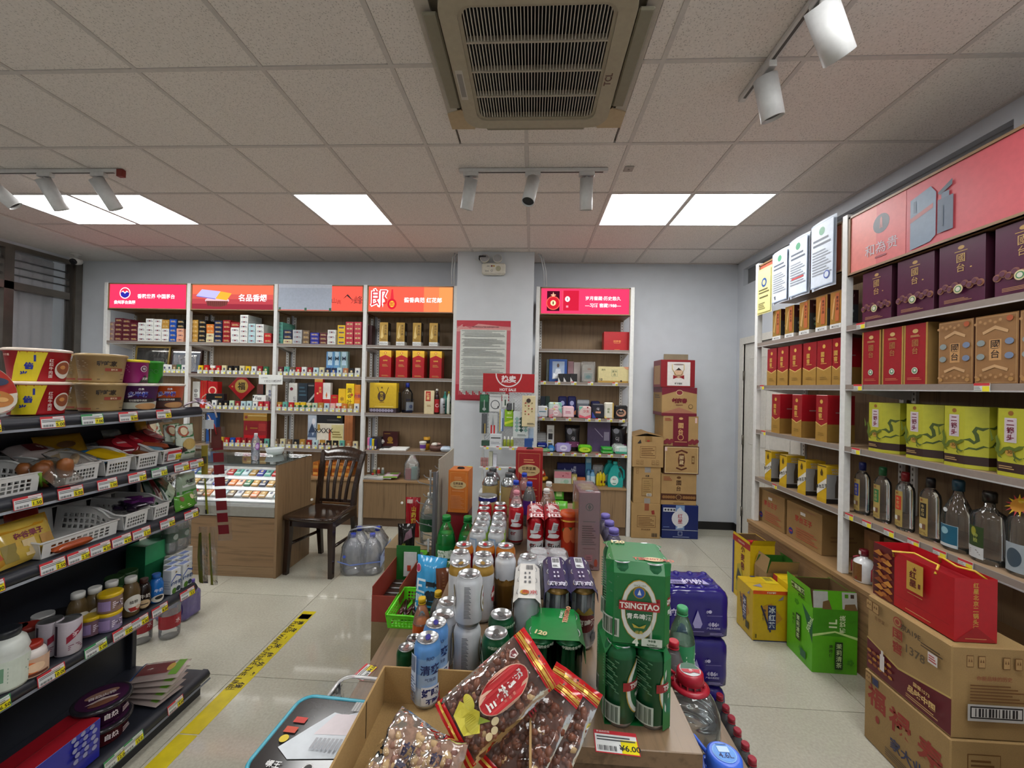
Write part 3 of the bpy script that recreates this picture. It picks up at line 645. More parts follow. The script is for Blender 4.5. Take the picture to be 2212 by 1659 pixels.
# --- rows of single packs in price-tagged trays
PK=B().box(-.0265,.0265,0,.022,0,.092,m('#fff'),.001)
def packrow(bayname,row,x0,z,cols,x1,yp=4.362):
 n=len(cols);a=P(x0,800,y=yp).x;b_=P(x1,800,y=yp).x;st=(b_-a)/max(1,n-1)
 tr=thing('price_tray',f'clear price-label tray along the {row} pack row under the {bayname}','price tray',((a+b_)/2,yp-.008,z),0,'price trays for cigarette packs')
 L=(b_-a)/2+.022
 obj('front_lip',B().box(-L,L,-.003,-.0015,0,.042,film('#ffffff',.12,.05,.05)),tr);obj('tray_floor',B().box(-L,L,-.003,.034,.0002,.0012,film('#ffffff',.12,.05,.05)),tr)
 for i,cn in enumerate(cols):
  x=a+st*i;base_=C[cn.split('/')[0]];top=C[cn.split('/')[-1]]
  b=B().box(-.0265,.0265,0,.022,0,.062,m(base_,.3)).box(-.0265,.0265,0,.022,.062,.09+.004*(i % 3 == 1),m(top,.3))
  o=obj('cigarette_pack',b,None,(x+R.uniform(-.001,.001),yp,z+.003),R.uniform(-.02,.02))
  tag(o,f'{cn.split("/")[0]} pack, {ORD[i]} from the left in the {row} pack row under the {bayname}','cigarette pack','cigarette packs in the trays')
  sc=stripe(cn.split('/')[0])
  obj('front_print',B().print([('c',.5,.62,.13,m(sc)),('s',.2,.42,.8,.5,1,m(sc))],.053,.09,plane((-.0265,0,0),(1,0,0),(0,0,1))),o,fix=False)
  pl=B().box(-.024,.024,-.0055,-.0045,.002,.04,m('#dadcd2',.5)).add([(.004,-.006,.004),(.022,-.006,.004),(.022,-.006,.022),(.004,-.006,.022)],[(0,1,2,3)],m('#e0d23c')).add([(-.02,-.006,.028),(.016,-.006,.028),(.016,-.006,.031),(-.02,-.006,.031)],[(0,1,2,3)],m('#4c6b55'))
  obj('price_label',pl,tr,(x-(a+b_)/2,0,0))
packrow('pink sign','upper',345,BZ[1],'white white white brown pale_green white'.replace('pale_green','green').split(),411-14)
packrow('tree-stump sign','upper',433,BZ[1],['yellow','red','red/white','red','cream','black','black','cream','yellow','white','dark red','green'],574)
packrow('tree-stump sign','middle',452,BZ[2],['black','white','black','black','pale green','dark red','pale blue','pale blue','white','red','crimson'],578)
packrow('tree-stump sign','lower',469,BZ[3],['dark red','yellow','red','blue','red','dark red','dark red','brown','maroon','teal'],580)
packrow('papered-over sign','upper',606,BZ[1],['maroon','teal','white/brown','red','white','dark red','pale blue','cream','navy','blue/navy','pale blue','copper','black','white'],772)
packrow('papered-over sign','middle',605,BZ[2],['red/gold','teal','red','green/yellow','green/yellow','green/cream','pale green','gold','pale blue','pink','red/white','orange','gold','white'],772)
packrow('papered-over sign','lower',600,BZ[3],['brown','cream','brown','black','gold','dark red','pale blue','navy/gold','black','black','teal','copper','cream'],771)
def put(k,xl,xr,yt,z,yp,d,name,label,cat,col,F=(),R_=(),T=(),L=(),group=None,rot=0,r=.35,c=.0015):
 cx,w_,h_=span(k,xl,xr,yt,yp,z)
 return carton(name,label,cat,w_,d,h_,m(C.get(col,col),r) if isinstance(col,str) else col,(cx,yp+d/2,z+.001),rot,F=F,R_=R_,T=T,L=L,group=group,c=c)
G=m(C['gold'],.35,.35)
# bay two, behind the packs
put(k4,855,915,965,BZ[2],4.45,.06,'gift_box','white upright gift box with black writing behind the packs','box','white',[('v','中华',.5,.55,.16,INK)])
put(k4,921,980,957,BZ[2],4.44,.05,'gift_box','narrow red carton set upright beside the white gift box','box','red',[('r',.3,0,.34,1,G),('r',.66,0,.7,1,G)])
put(k4,984,1066,965,BZ[2],4.43,.07,'gift_box','red gift box with a round white emblem near the luck diamond','box','red',[('c',.5,.66,.16,m('#d8b9a0')),('c',.5,.66,.11,m(C['red'])),('r',.3,.2,.7,.3,'#d8b9a0')])
put(k4,968,1120,1066,BZ[2]+.092,4.40,.05,'flat_carton','flat black carton lying across the packs of the middle row','box','black',[('s',.5,.3,.9,.7,1,G)])
put(k4,1405,1458,990,BZ[2],4.52,.03,'poster_box','dark teal picture box leaning beside the luck diamond','box','#173642',[('r',0,.6,1,1,m('#6d3d35')),('s',.3,.3,.7,.5,2,m('#7fa8b0'))])
put(k4,1366,1478,1080,BZ[2]+.094,4.40,.05,'flat_box','long white box resting on top of the middle row packs','box','white',[('t','Fizz',.45,.5,.5,INK),('r',.02,.5,.12,.9,INK)])
put(k4,1480,1528,985,BZ[2],4.47,.03,'gift_box','white narrow box with blue characters by the phone-number card','box','white',[('v','香烟礼品',.7,.5,.12,'#2b3a80')])
put(k4,972,1056,1230,BZ[3],4.47,.06,'gift_box','blue gift box with a pale square label on the lower shelf','box','#1f4e8e',[('r',.15,.45,.5,.8,'#b9cbe0'),('b',.7,.4,.9,.62,'#c9d3e0')])
gr_=put(k4,1290,1490,1300,BZ[3],4.46,.08,'gift_box','wide dark red gift box with a gold temple emblem','box','dark red',[('p',[(.08,.62),(.12,.84),(.16,.62)],G),('s',.28,.66,.6,.76,1,G),('r',.64,.6,.95,.9,'#a8342f'),('r',.04,.3,.96,.42,'#b3121a')])
put(k4,1288,1490,1232,top(gr_),4.47,.07,'gift_box','gold wrapped carton lying on the wide dark red gift box','box',G,[('c',.12,.45,.2,m('#7a2a20')),('r',.2,.62,.98,.7,m('#e8dca0',.3,.4))])
# framed licences on the far shelf
def frame(label,k,xl,xr,yt,z,col,paper,ops,yp=4.57):
 cx,w_,h_=span(k,xl,xr,yt,yp,z);o=thing('framed_certificate',label,'framed certificate',(cx,yp,z+.003),(-.10,0,0))
 fbm=B()
 for q in ((-w_/2,w_/2,0,.018),(-w_/2,w_/2,h_-.018,h_)):fbm.box(q[0],q[1],-.008,.008,q[2],q[3],col)
 for x in (-w_/2,w_/2-.018):fbm.box(x,x+.018,-.008,.008,.018,h_-.018,col)
 obj('frame',fbm,o);pp=obj('paper',B().box(-w_/2+.018,w_/2-.018,-.002,.004,.018,h_-.018,paper),o)
 obj('print',B().print(ops,w_-.036,h_-.036,plane((-w_/2+.018,-.002,.018),(1,0,0),(0,0,1))),pp,fix=False)
 obj('glass',B().box(-w_/2+.018,w_/2-.018,-.006,-.005,.018,h_-.018,film('#fff',.06,.04,.02)),o)
 return o
frame('gold framed business licence leaning behind the upper packs',k4,357,652,662,BZ[1],m('#a88f4d',.35,.4),m('#d8d8ce',.6),[('r',.03,.03,.97,.97,'#bfae74'),('r',.045,.045,.955,.955,'#dcdcd3'),('c',.5,.86,.07,'#c8502a'),('t','营业执照',.5,.66,.08,'#c8962e',.02),('s',.1,.3,.45,.58,5,'#7a7a78'),('s',.55,.3,.9,.58,5,'#7a7a78'),('b',.78,.6,.86,.72,'#555')])
o=frame('dark framed certificate in crinkled clear wrap behind the upper packs',k4,664,925,690,BZ[1],m('#3b1c1a',.4),m('#a3afc6',.6),[('s',.15,.2,.85,.8,8,'#8f9ab2')],4.58)
b=B();cr=[]
for i in range(13):
 cr.append([(-.14+.023*i,-.02-.006*math.sin(i*2.3+j),.03+.026*j) for j in range(8)])
obj('plastic_wrap',b.grid(cr,film('#eef2ff',.25,.06,.9,14)),o)
# phone card clipped between the bays
q=P(585,820,y=4.325)
o=tag(obj('phone_card',B().box(-.135,.135,0,.002,-.052,.052,m('#dadcd9',.5),.001),None,(q.x,4.322,q.z)),'white card with a handwritten phone number fixed across a shelf post','card')
obj('handwriting',B().print([('t','订货电话:',.24,.68,.16,INK,.0,.05),('t','13521185397',.6,.34,.24,INK,.0,.03)],.27,.104,plane((-.135,0,-.052),(1,0,0),(0,0,1))),o,fix=False)
# bay three, behind the packs
for i,(a,b_) in enumerate(((507,572),(573,627),(630,694))):
 put(k5,a,b_,685,BZ[1],4.48,.05,'gift_box',f'{["shimmering blue", "sky blue", "pale blue-green"][i]} tall foil box behind the upper packs','box',m(['#6fa3d6','#7fb4d8','#9cbfc2'][i],.15,.5),[('r',.2,.45,.8,.98,'#a9c4d6'),('t','M',.5,.72,.16,'#30405a'),('p',[(.1,0),(.5,.44),(.4,0)],'#4f86d8')],group='tall foil boxes behind the packs')
put(k5,177,250,960,BZ[2],4.46,.05,'gift_box','white cigarette gift box with a small maroon flower','box','white',[('c',.35,.78,.06,'#8a2740'),('v','红塔',.75,.4,.1,'#70707a')])
put(k5,262,340,960,BZ[2],4.46,.05,'gift_box','dark navy gift box beside the white flower box','box','#1a2733',[('s',.1,.5,.9,.9,3,'#3d5a6b'),('t','黄鹤',.45,.25,.14,'#d0d4d6')])
put(k5,342,404,958,BZ[2],4.47,.05,'gift_box','black gift box with a diagonal silver ribbon','box','black',[('p',[(0,.2),(0,.3),(1,.62),(1,.52)],m('#c9ccd0',.25,.6)),('s',.1,.85,.9,.95,1,'#777')])
put(k5,404,474,925,BZ[2],4.44,.05,'gift_box','tall red gift box with a gold cap band','box','red',[('r',0,.9,1,1,G),('v','贵宾',.72,.66,.09,'#e0b070'),('c',.4,.55,.03,'#e0b070')])
put(k5,476,543,958,BZ[2],4.45,.05,'gift_box','white and red gift box with an orange seal','box','white',[('r',0,0,1,.42,C['red']),('p',[(.38,.56),(.5,.68),(.62,.56),(.5,.44)],'#c9622c'),('c',.5,.2,.06,'#d9b070')])
put(k5,545,606,1064,BZ[2]+.0,4.44,.06,'gift_box','low red gift box next to the white and red one','box','red',[('e',.5,.85,.3,.05,G)])
put(k5,612,676,1010,BZ[2],4.44,.05,'gift_box','short yellow gift box with a brown emblem','box','#dfb51d',[('t','*',.5,.55,.2,'#7a5418'),('s',.2,.3,.8,.4,1,'#8a5c14')])
put(k5,679,750,965,BZ[2],4.43,.05,'gift_box','tall bright yellow gift box with brush characters','box','#e8c914',[('v','黄金叶',.45,.55,.18,'#6b5212'),('c',.72,.6,.05,'#b04a1c')])
put(k5,752,804,975,BZ[2],4.44,.05,'gift_box','orange gift box beside the tall yellow one','box','#e0932a',[('r',.1,.45,1,.7,'#d8701f'),('t','钓鱼',.5,.58,.13,'#7a2a6a')])
put(k5,345,420,1240,BZ[3],4.46,.05,'gift_box','gift box printed with a snowy blossom landscape','box','#aab7c9',[('p',[(0,.3),(.3,.6),(.6,.35),(1,.55),(1,.3)],'#4b5d7a'),('p',[(.1,.45),(.5,.75),(.9,.5),(.7,.45)],'#30405c'),('e',.7,.8,.2,.1,'#d0cfd8'),('s',.1,.05,.9,.2,2,'#e4e6ea')])
gr_=put(k5,425,660,1312,BZ[3],4.46,.07,'gift_box','long cream cigarette gift box with a red seal at its middle','box','#d6cfc0',[('r',0,0,1,.14,'#a81d28'),('r',.54,.1,.98,.95,'#d2c890'),('r',.44,.25,.52,.75,'#a8431f'),('t','XXXX',.25,.7,.2,INK),('r',.03,.7,.11,.95,'#b08a3a'),('s',.58,.4,.94,.7,3,'#8a7a3c')])
put(k5,421,650,1240,top(gr_),4.47,.06,'gift_box','long glossy black box lying on the cream cigarette gift box','box','black',[('r',.78,.7,.93,.92,'#cfc02a'),('s',.4,.3,.9,.5,2,'#555')],r=.12)
put(k5,665,738,1238,BZ[3],4.44,.06,'gift_box','copper coloured carton standing upright at the end','box',m(C['copper'],.3,.3),[('r',.25,0,.28,1,'#7d4a2c'),('r',.6,0,.63,1,'#7d4a2c')],R_=[('r',0,0,1,1,'#8a5535')])
# bay four: boxed spirits
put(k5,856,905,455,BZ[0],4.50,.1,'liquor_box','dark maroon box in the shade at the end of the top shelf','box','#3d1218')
gp=[('r',0,0,1,.18,'#d5d7d6'),('t','MOUTAI',.5,.09,.06,INK,.0),('p',[(.12,.35),(.3,.8),(.42,.9),(.36,.6),(.5,.4),(.3,.3)],m('#d3b978',.3,.4)),('v','贵州大曲',.72,.68,.1,'#3a2c14',0),('s',.2,.22,.85,.3,2,'#8c6c2a')]
gpr=[('r',0,.18,1,1,'#221d1c'),('r',0,0,1,.18,'#cfd1d0'),('e',.5,.55,.3,.1,'#8f979a')]
g0=None
for i,(a,b_) in enumerate(((972,1045),(1119,1191),(1263,1335),(1408,1480))):
 cx,w_,h_=span(k5,a,b_,430,4.385,BZ[0]);lb=f'slim gold liquor box with a white foot band, {ORD[i]} from the bay\'s dark end'
 if not g0:g0=carton('liquor_box',lb,'liquor box',w_,w_*.95,h_,m('#a8853d',.3,.35),(cx,4.385+w_/2,BZ[0]+.001),F=gp,R_=gpr,group='gold liquor boxes under the orange sign')
 else:dup(g0,(cx,4.385+w_/2,BZ[0]+.001),0,lb)
jp=[('p',[(0,.74),(.5,.84),(1,.74),(1,1),(0,1)],'#c9a02c'),('e',.5,.91,.1,.045,'#a02a20'),('e',.5,.91,.06,.03,'#d9b95a'),('t','剑南春',.5,.63,.055,'#d9ae4a',.02),('s',.25,.4,.75,.5,3,'#c88a4a'),('s',.2,.04,.8,.1,2,'#c88a4a')]
g0=None
for i,(a,b_) in enumerate(((969,1075),(1112,1217),(1259,1363),(1411,1516))):
 cx,w_,h_=span(k5,a,b_,675,4.38,BZ[1]);lb=f'red liquor box with a gold gabled top, {ORD[i]} along the orange-sign bay'
 if not g0:g0=carton('liquor_box',lb,'liquor box',w_*.96,w_*.96,h_,m('#a3121c',.3),(cx,4.38+w_/2,BZ[1]+.001),F=jp,R_=[('p',[(0,.74),(.5,.84),(1,.74),(1,1),(0,1)],'#b08a24'),('s',.3,.5,.7,.7,3,'#b5743c')],group='red liquor boxes under the orange sign')
 else:dup(g0,(cx,4.38+w_/2,BZ[1]+.001),0,lb)
# paper bag with rope handles
cx,w_,h_=span(k5,886,1120,957,4.40,BZ[2])
o=carton('gift_bag','yellow paper gift bag with a round dark emblem and cord handle','gift bag',w_,.09,h_,m('#c2a21c',.4),(cx,4.445,BZ[2]+.001),F=[('r',0,0,1,.16,'#3a2c38'),('e',.45,.55,.15,.17,'#3f2a22'),('v','聚酒',.45,.55,.12,'#c2a21c'),('s',.38,.33,.55,.38,1,'#6d4a14'),('s',.2,.19,.9,.23,1,'#e0cf7a'),('c',.46,.84,.03,'#6b4f18')]+[('c',.08+.11*i,.08,.05,'#8f8aa0') for i in range(8)],R_=[('r',0,0,1,.16,'#33262f')])
obj('cord',B().tube([(-.06+.12*i/10*1.0,-.047,h_*.86-.12*math.sin(pi*i/10)) for i in range(11)],.0025,'#2c211c',5),o)
# bottles and cups on bay four
def lathe_thing(name,label,cat,loc,prof,group=None,n=20,parts=(),sy=1.0,rot=0):
 o=tag(obj(name,B().lathe(prof,n=n,sy=sy),None,loc,rot),label,cat,group)
 for nm,bb in parts:obj(nm,bb,o)
 return o
cx,w_,h_=span(k5,1154,1250,957,4.45,BZ[2]);r_=w_/2;gl=glass('#dfe8f2')
lathe_thing('liquor_bottle','large clear liquor bottle with a blue cap and grey label','bottle',(cx,4.45+r_,BZ[2]+.001),[(r_*.9,0,glass('#2b3f9a')),(r_,.01),(r_,.03,gl),(r_,h_*.62),(r_*.8,h_*.72),(r_*.38,h_*.8),(r_*.32,h_*.86)],sy=.6,parts=[('cap',B().lathe([(r_*.34,h_*.85,m('#2036a0',.3)),(r_*.36,h_*.97),(r_*.3,h_)],n=16)),('label',B().print([('r',0,0,1,1,'#aeb7c0'),('r',.1,.1,.9,.9,'#c3c9cf'),('c',.5,.5,.2,'#6a78a0'),('t','北京二锅头',.5,1.25,.22,'#20264a',.02)],r_*1.7,h_*.3,wrap(r_*1.0,-pi/2,h_*.06,0,r_*.38)))])
put(k5,1120,1146,1042,BZ[2],4.47,.05,'liquor_bottle','dark bottle box half hidden behind the yellow gift bag','box','black')
put(k5,1362,1448,1027,BZ[2],4.40,.08,'liquor_box','cream liquor box with a red plaque and dark patterned side','liquor box','#cdbf9a',[('r',.15,.55,.65,.97,'#a82a22'),('v','红星',.4,.76,.14,'#e2c88c'),('s',.3,.3,.7,.4,2,'#8c6a3a')],L=[('r',0,0,1,1,'#3a2c24')]+[('c',.3+.35*(i % 2),.1+.16*i,.06,'#6f5a44') for i in range(6)])
def bottle(label,k,xl,xr,yt,z,yp,body,capc,lab=None,shoulder=.68,neck=.3,group=None,liquid=None,rr=None,name='drink_bottle',capname='cap',sy=1.0):
 cx,w_,h_=span(k,xl,xr,yt,yp,z);r_=rr or w_/2
 pr=[(r_*.86,0,body),(r_,.012),(r_,h_*shoulder*.5),(r_*.97,h_*shoulder*.52),(r_,h_*shoulder),(r_*.72,h_*(shoulder+.11)),(r_*neck,h_*.9),(r_*neck,h_*.93)]
 o=tag(obj(name,B().lathe(pr,n=18,sy=sy),None,(cx,yp+r_,z+.001)),label,'bottle',group)
 obj(capname,B().lathe([(r_*neck*1.18,h_*.915,capc),(r_*neck*1.18,h_*.99),(r_*neck,h_)],n=14),o)
 if lab:obj('label',B().print(lab,2*pi*r_*.5,h_*shoulder*.8,wrap(r_*1.012,-pi/2-0.0,h_*.07),sub=14),o,fix=False)
 return o
LB=lambda c1,t,c2,x=.5:[('r',-.3,0,1.3,1,c1),('t',t,x,.5,.3,c2)]
bottle('small red soda bottle with a white cap',k5,1446,1490,1012,BZ[2],4.41,m('#2a1214',.1),m('#d8d8d4'),[('r',-.4,0,1.4,.95,'#a8121c'),('t','Coca',.5,.5,.25,'#e4d4d0')],neck=.4)
bottle('teal drink bottle behind the silver can',k5,1518,1562,1035,BZ[2],4.46,m('#3f8f86',.15),m('#5fb0a8'),LB('#3f9a90','茶','#e0efe9'))
bottle('green-white drink bottle with a yellow cap',k5,1556,1592,1035,BZ[2],4.43,m('#c9d6c4',.2),m('#d6c32c'),LB('#d7dcd2','奶','#3c7a4a'))
bottle('dark squat bottle at the end of the shelf',k5,1582,1606,1080,BZ[2],4.41,m('#1b1f1a',.1),m('#1d1d1d'),LB('#39412a','油','#cfc9a4'))
def simple_can(label,k,xl,xr,yt,z,yp,col,ops,group=None):
 cx,w_,h_=span(k,xl,xr,yt,yp,z);r_=w_/2
 o=tag(obj('drink_can',B().lathe([(r_*.82,0,ALU()),(r_,.008,m(col,.25,.4)),(r_,h_*.92),(r_*.84,h_*.97,ALU()),(r_*.84,h_),(r_*.76,h_-.004)],n=18),None,(cx,yp+r_,z+.001)),label,'can',group)
 obj('print',B().print(ops,pi*r_*.8,h_*.85,wrap(r_*1.01,-pi/2,h_*.06),sub=10),o,fix=False);return o
simple_can('slim silver can with black stripes beside the red soda bottle',k5,1496,1540,1092,BZ[2],4.40,'#b9bcc2',[('r',.1,.6,.9,.7,INK),('r',.2,.4,.8,.5,INK),('t','K',.5,.2,.15,INK)])
# clutter on the fourth shelf
put(k5,1000,1130,1385,BZ[3],4.52,.06,'tea_tin','maroon tin box with a gold arch emblem','tin','#3f1418',[('e',.5,.55,.18,.16,G),('r',.3,.3,.7,.4,G),('s',.1,.85,.5,.92,1,G)])
q1=P(*k5(1105,1480),y=4.45);o=tag(obj('paper_tray',B(Matrix.Rotation(.06,4,'Z')).box(-.145,.145,-.09,.09,0,.018,m('#dfe0de',.5),.004).box(-.10,.15,-.08,.08,.018,.024,m('#e8e8e6',.5),.002),None,(q1.x,4.45,BZ[3]+.001)),'flat stack of white paper on the cluttered shelf','paper');
obj('dark_folder',B().box(-.13,-.04,-.07,.06,.024,.03,'#2a2a2c'),o)
q1=P(*k5(1350,1450),y=4.42);r_=.035
lathe_thing('coffee_cup','white reusable cup with a purple band','cup',(q1.x,4.42,BZ[3]+.001),[(.026,0,m('#dcdad4',.4)),(.031,.03,m('#6a3a96',.4)),(.034,.07,m('#dcdad4',.4)),(.036,.085),(.039,.087),(.039,.1),(.034,.105)])
q1=P(*k5(1382,1390),y=4.5)
o=lathe_thing('brush_pot','yellow and black pen pot with a brush in it','pot',(q1.x,4.52,BZ[3]+.001),[(.03,0,m('#d09a20')),(.034,.07,m('#27211a')),(.036,.11,m('#d09a20')),(.036,.14)])
obj('brush',B().tube([(0,0,.02),(.03,-.02,.15)],.004,'#caa24a'),o)
q1=P(*k5(1480,1490),y=4.45);b=B().lathe([(.075,0,m('#5d4038',.6)),(.085,.03,m('#6b4a42',.6)),(.088,.055)],n=22,caps=True)
o=tag(obj('round_basket',b,None,(q1.x-.01,4.47,BZ[3]+.001)),'brown round basket piled with pale soft items','basket')
for i in range(7):obj('wrapped_item',B().ico((R.uniform(-.05,.05),R.uniform(-.05,.04),.062+.006*i*.5),.03,m(R.choice(['#d9b3a3','#d6d0c4','#c9a79b','#e0dcd2'])),(1.3,.9,.5)),o)
q1=P(*k5(1545,1485),y=4.37)
def softpack(name,label,cat,loc,w_,d_,h_,col,rot=0,ops=(),top=(),tilt=0,group=None,r=.3,film_=None):
 """pillow pack: rounded cushion with crimped ends"""
 n,k=14,10;g1=[];g2=[]
 for i in range(n+1):
  u=-1+2*i/n;a=[];b_=[]
  for j in range(k+1):
   v=-1+2*j/k;t=max(0,(1-abs(u)**5)*(1-abs(v)**6))**.6;wr_=.03*math.sin(7*u+4*v)*t
   a.append((u*w_/2,v*d_/2*(.93+.07*t),h_/2+h_/2*t*(1+wr_)));b_.append((u*w_/2,v*d_/2*(.93+.07*t),h_/2-h_/2*t))
  g1.append(a);g2.append(b_)
 mm=col if not isinstance(col,str) else m(C.get(col,col),r)
 bb=B();bb.grid(g1,mm);bb.grid([q[::-1] for q in g2],mm)
 o=tag(obj(name,bb,None,loc,(tilt,0,rot) if tilt else rot),label,cat,group)
 def fn(u,v,l):
  x=2*u/w_-1;y=2*v/d_-1;t=max(0,(1-abs(x)**5)*(1-abs(y)**6))**.6
  return Vector((x*w_/2,y*d_/2*(.93+.07*t),h_/2+h_/2*t*(1+.03*math.sin(7*x+4*y))+.0012+l))
 if top:obj('print',B().print(list(top),w_,d_,fn,sub=8),o,fix=False)
 return o
softpack('tissue_pack','pale blue and white tissue pack hanging over the shelf end','tissue pack',(q1.x-.005,4.42,BZ[3]+.004),.115,.11,.055,'#c6d6e6',.2,top=[('r',.2,.2,.8,.6,'#dfe8f0'),('r',.3,.3,.7,.5,'#6f9ad0')])
q1=P(*k5(940,1410),y=4.5)
softpack('plastic_bag','crumpled white plastic bag on the cluttered shelf','plastic bag',(q1.x+.02,4.54,BZ[3]+.045),.12,.12,.06,'#c4bfbb',.4)
put(k5,890,985,1432,BZ[3],4.48,.09,'small_box','small dark box under the crumpled plastic bag','box','#3b3438')
for i,(x,c,nm) in enumerate(((873,'#e07fae','pink'),(893,'#3f86d8','blue'),(912,'#d8c522','yellow-tagged'),(935,'#2a2550','dark'))):
 put(k5,x-9,x+9,1438+6*i,BZ[3],4.40,.03,'lighter_box',f'tiny {nm} packet at the post end of the cluttered shelf','packet',c,[('r',.1,.1,.9,.35,'#d8d0c8')],group='tiny packets on the cluttered shelf')
# worktop of bay four
ZT=.501
for i,(x0,x1,c,nm,h_,dx) in enumerate(((783,835,'#a9b0ae','grey',.012,0),(800,850,'#cfd1cb','white',.012,.02),(832,861,'#b58aa8','pink',.018,.0))):
 a=P(x0,1030,y=4.45);b_=P(x1,1030,y=4.45)
 carton('magazine',f'{nm} magazine in the loose pile on the worktop','magazine',b_.x-a.x,.2,h_,m(c,.3),((a.x+b_.x)/2,4.46,ZT+(.0,.0125,.026)[i]),.1*i-.08,T=[('r',.1,.1,.6,.7,m('#cfcfc8')),('r',.3,.5,.9,.95,m(['#8a9a90','#7f9a6a','#86b04a'][i]))],F=[('r',0,0,1,1,m(['#999','#bbb','#86b04a'][i]))],group='pile of magazines on the worktop')
for i,(x,c) in enumerate(((808,'#b9bb3a'),(817,'#c23a34'),(826,'#7a8a86'))):
 q1=P(x,1000,y=4.55);lathe_thing('small_bottle',f'small {["yellow", "red-capped", "grey"][i]} bottle behind the magazines','bottle',(q1.x,4.57,ZT),[(.016,0,m(c,.3)),(.018,.05),(.014,.07,m('#c9c9c4')),(.012,.09)],'small bottles behind the magazines')
o=tag(obj('cable_coil',B().tube([(.04*math.cos(i*.7)*(1-.02*i),.03*math.sin(i*.7),.01+.0025*i) for i in range(24)],.004,'#2a2426',5),None,(P(812,1018,y=4.45).x,4.40,ZT+.03)),'tangle of dark cable with red tips lying on the magazines','cable')
obj('plug',B().box(-.012,.012,-.045,-.03,.02,.045,'#a82a26',.003),o)
# white stand with disc top
q1=P(950,1030,y=4.42);wm_=m('#c9cac8',.35)
t=thing('lamp_stand','white stand with a round foot and small disc top on the worktop','stand',(q1.x+.02,4.47,ZT))
obj('foot',B().lathe([(.08,0,wm_),(.085,.01),(.08,.022),(.03,.03)],n=24),t);obj('stem',B().lathe([(.018,.028,wm_),(.016,.17)],n=14),t);obj('disc',B().lathe([(.05,.168,wm_),(.052,.174),(.02,.185)],n=20),t)
obj('ring_tray',B().lathe([(.035,0,wm_),(.04,.012),(.03,.02)],n=18,cx=-.115,cy=-.03),t)
# clear bag of boxes on the worktop edge
q1=P(887,1035,y=4.40)
t=thing('shopping_bag','clear plastic bag with small boxes on the worktop edge','plastic bag',(q1.x,4.44,ZT))
bg=[]
for j in range(12):
 z=.27*j/11;k=1 if z < .17 else max(.3,1-(z-.17)/.1*.75)
 bg.append([((.085*k+.004*math.sin(3*i+j))*math.cos(2*pi*i/18),(.06*k)*math.sin(2*pi*i/18),z) for i in range(19)])
obj('bag',B().grid(bg,film('#e6e8ec',.16,.12,.9,26)),t)
for i,(x,y,c) in enumerate(((-.035,-.01,'#b0414c'),(.03,-.005,'#6f9a96'),(-.0,.025,'#a7a7a2'))):obj('boxed_item',B().box(x-.03,x+.03,y-.02,y+.02,.003,.12+.02*i,c,.002),t)
# orange packs behind the chair
for i in range(6):
 for j in range(2):
  a=P(686+i*13.5,1030,y=4.5);carton('cigarette_carton',f'orange cigarette carton behind the chair, {ORD[i]} column, {["lower", "upper"][j]} layer','cigarette carton',.062,.2,.075,m('#b9702c' if (i+j) % 3 else '#a9561f',.35),(a.x,4.55,ZT+.077*j),F=[('r',.1,.2,.9,.55,'#d09a4a'),('s',.15,.65,.85,.85,2,'#7a3a16')],group='orange cartons behind the chair')
# ================================================================== HOUSEHOLD BAY BY THE PILLAR
HZ=[1.955,1.609,1.227,.856,.50]
put(k7,1462,1712,858,HZ[0],4.42,.12,'gift_box','flat wide red gift box alone on the top household shelf','box','#b01720',[('t','剑南春',.5,.5,.13,'#d98a4a',.02),('s',.38,.38,.62,.42,1,'#d98a4a'),('s',.4,.04,.6,.09,1,'#d98a4a')])
SILV=film('#ffffff',.14,.05,.8,30)
put(k7,921,946,1118,HZ[1],4.50,.08,'shirt_pack','narrow grey wrapped garment pack beside the blue shirt pack','garment pack','#5d655d')
o=put(k7,946,1114,1116,HZ[1],4.47,.03,'shirt_pack','blue bordered undershirt pack in shiny clear wrap','garment pack','#1f4a92',[('r',.18,.12,.86,.9,'#93a3bb'),('e',.5,.72,.07,.09,'#5b4a44'),('p',[(.3,.3),(.38,.58),(.62,.58),(.72,.3)],'#c3cbd6'),('p',[(.2,.14),(.25,.4),(.4,.32),(.55,.42),(.8,.2)],m('#e6edf5',.1))])
put(k7,1120,1176,1138,HZ[1],4.50,.05,'garment_pack','dull pink folded garment pack behind the black packs','garment pack','#8d6a72')
put(k7,1178,1242,1146,HZ[1],4.49,.05,'garment_pack','grey-white folded garment pack beside the cotton bag','garment pack','#a39b98')
for i,(a,b_) in enumerate(((1030,1080),(1082,1142),(1145,1210))):
 put(k7,a,b_,1254,HZ[1],4.37,.08,'sock_pack',f'{["first", "second", "third"][i]} black pack with a white corner in the low row','pack','black',[('p',[(0,0),(0,.6),(.45,0)],'#c9c9c9')],group='black packs in a low row')
t=thing('cotton_bag','white pouch of cotton swabs in a clear zip bag','pouch',(P(*k7(1312,1310),y=4.42).x,4.45,HZ[1]+.001))
obj('pouch',B().box(-.06,.06,-.02,.02,.005,.19,m('#d4d2ca',.4),.012),t);obj('print',B().print([('r',0,.58,1,1,'#b9b4a6'),('e',.6,.75,.2,.06,'#b07a4a'),('r',.1,.12,.9,.5,'#9fb9b4'),('e',.5,.28,.25,.1,'#3f9fa6')],.11,.18,plane((-.055,-.0205,.01),(1,0,0),(0,0,1))),t,fix=False)
obj('zip_bag',B().box(-.075,.075,-.024,.024,0,.225,film('#fff',.12,.08,.5),.006),t)
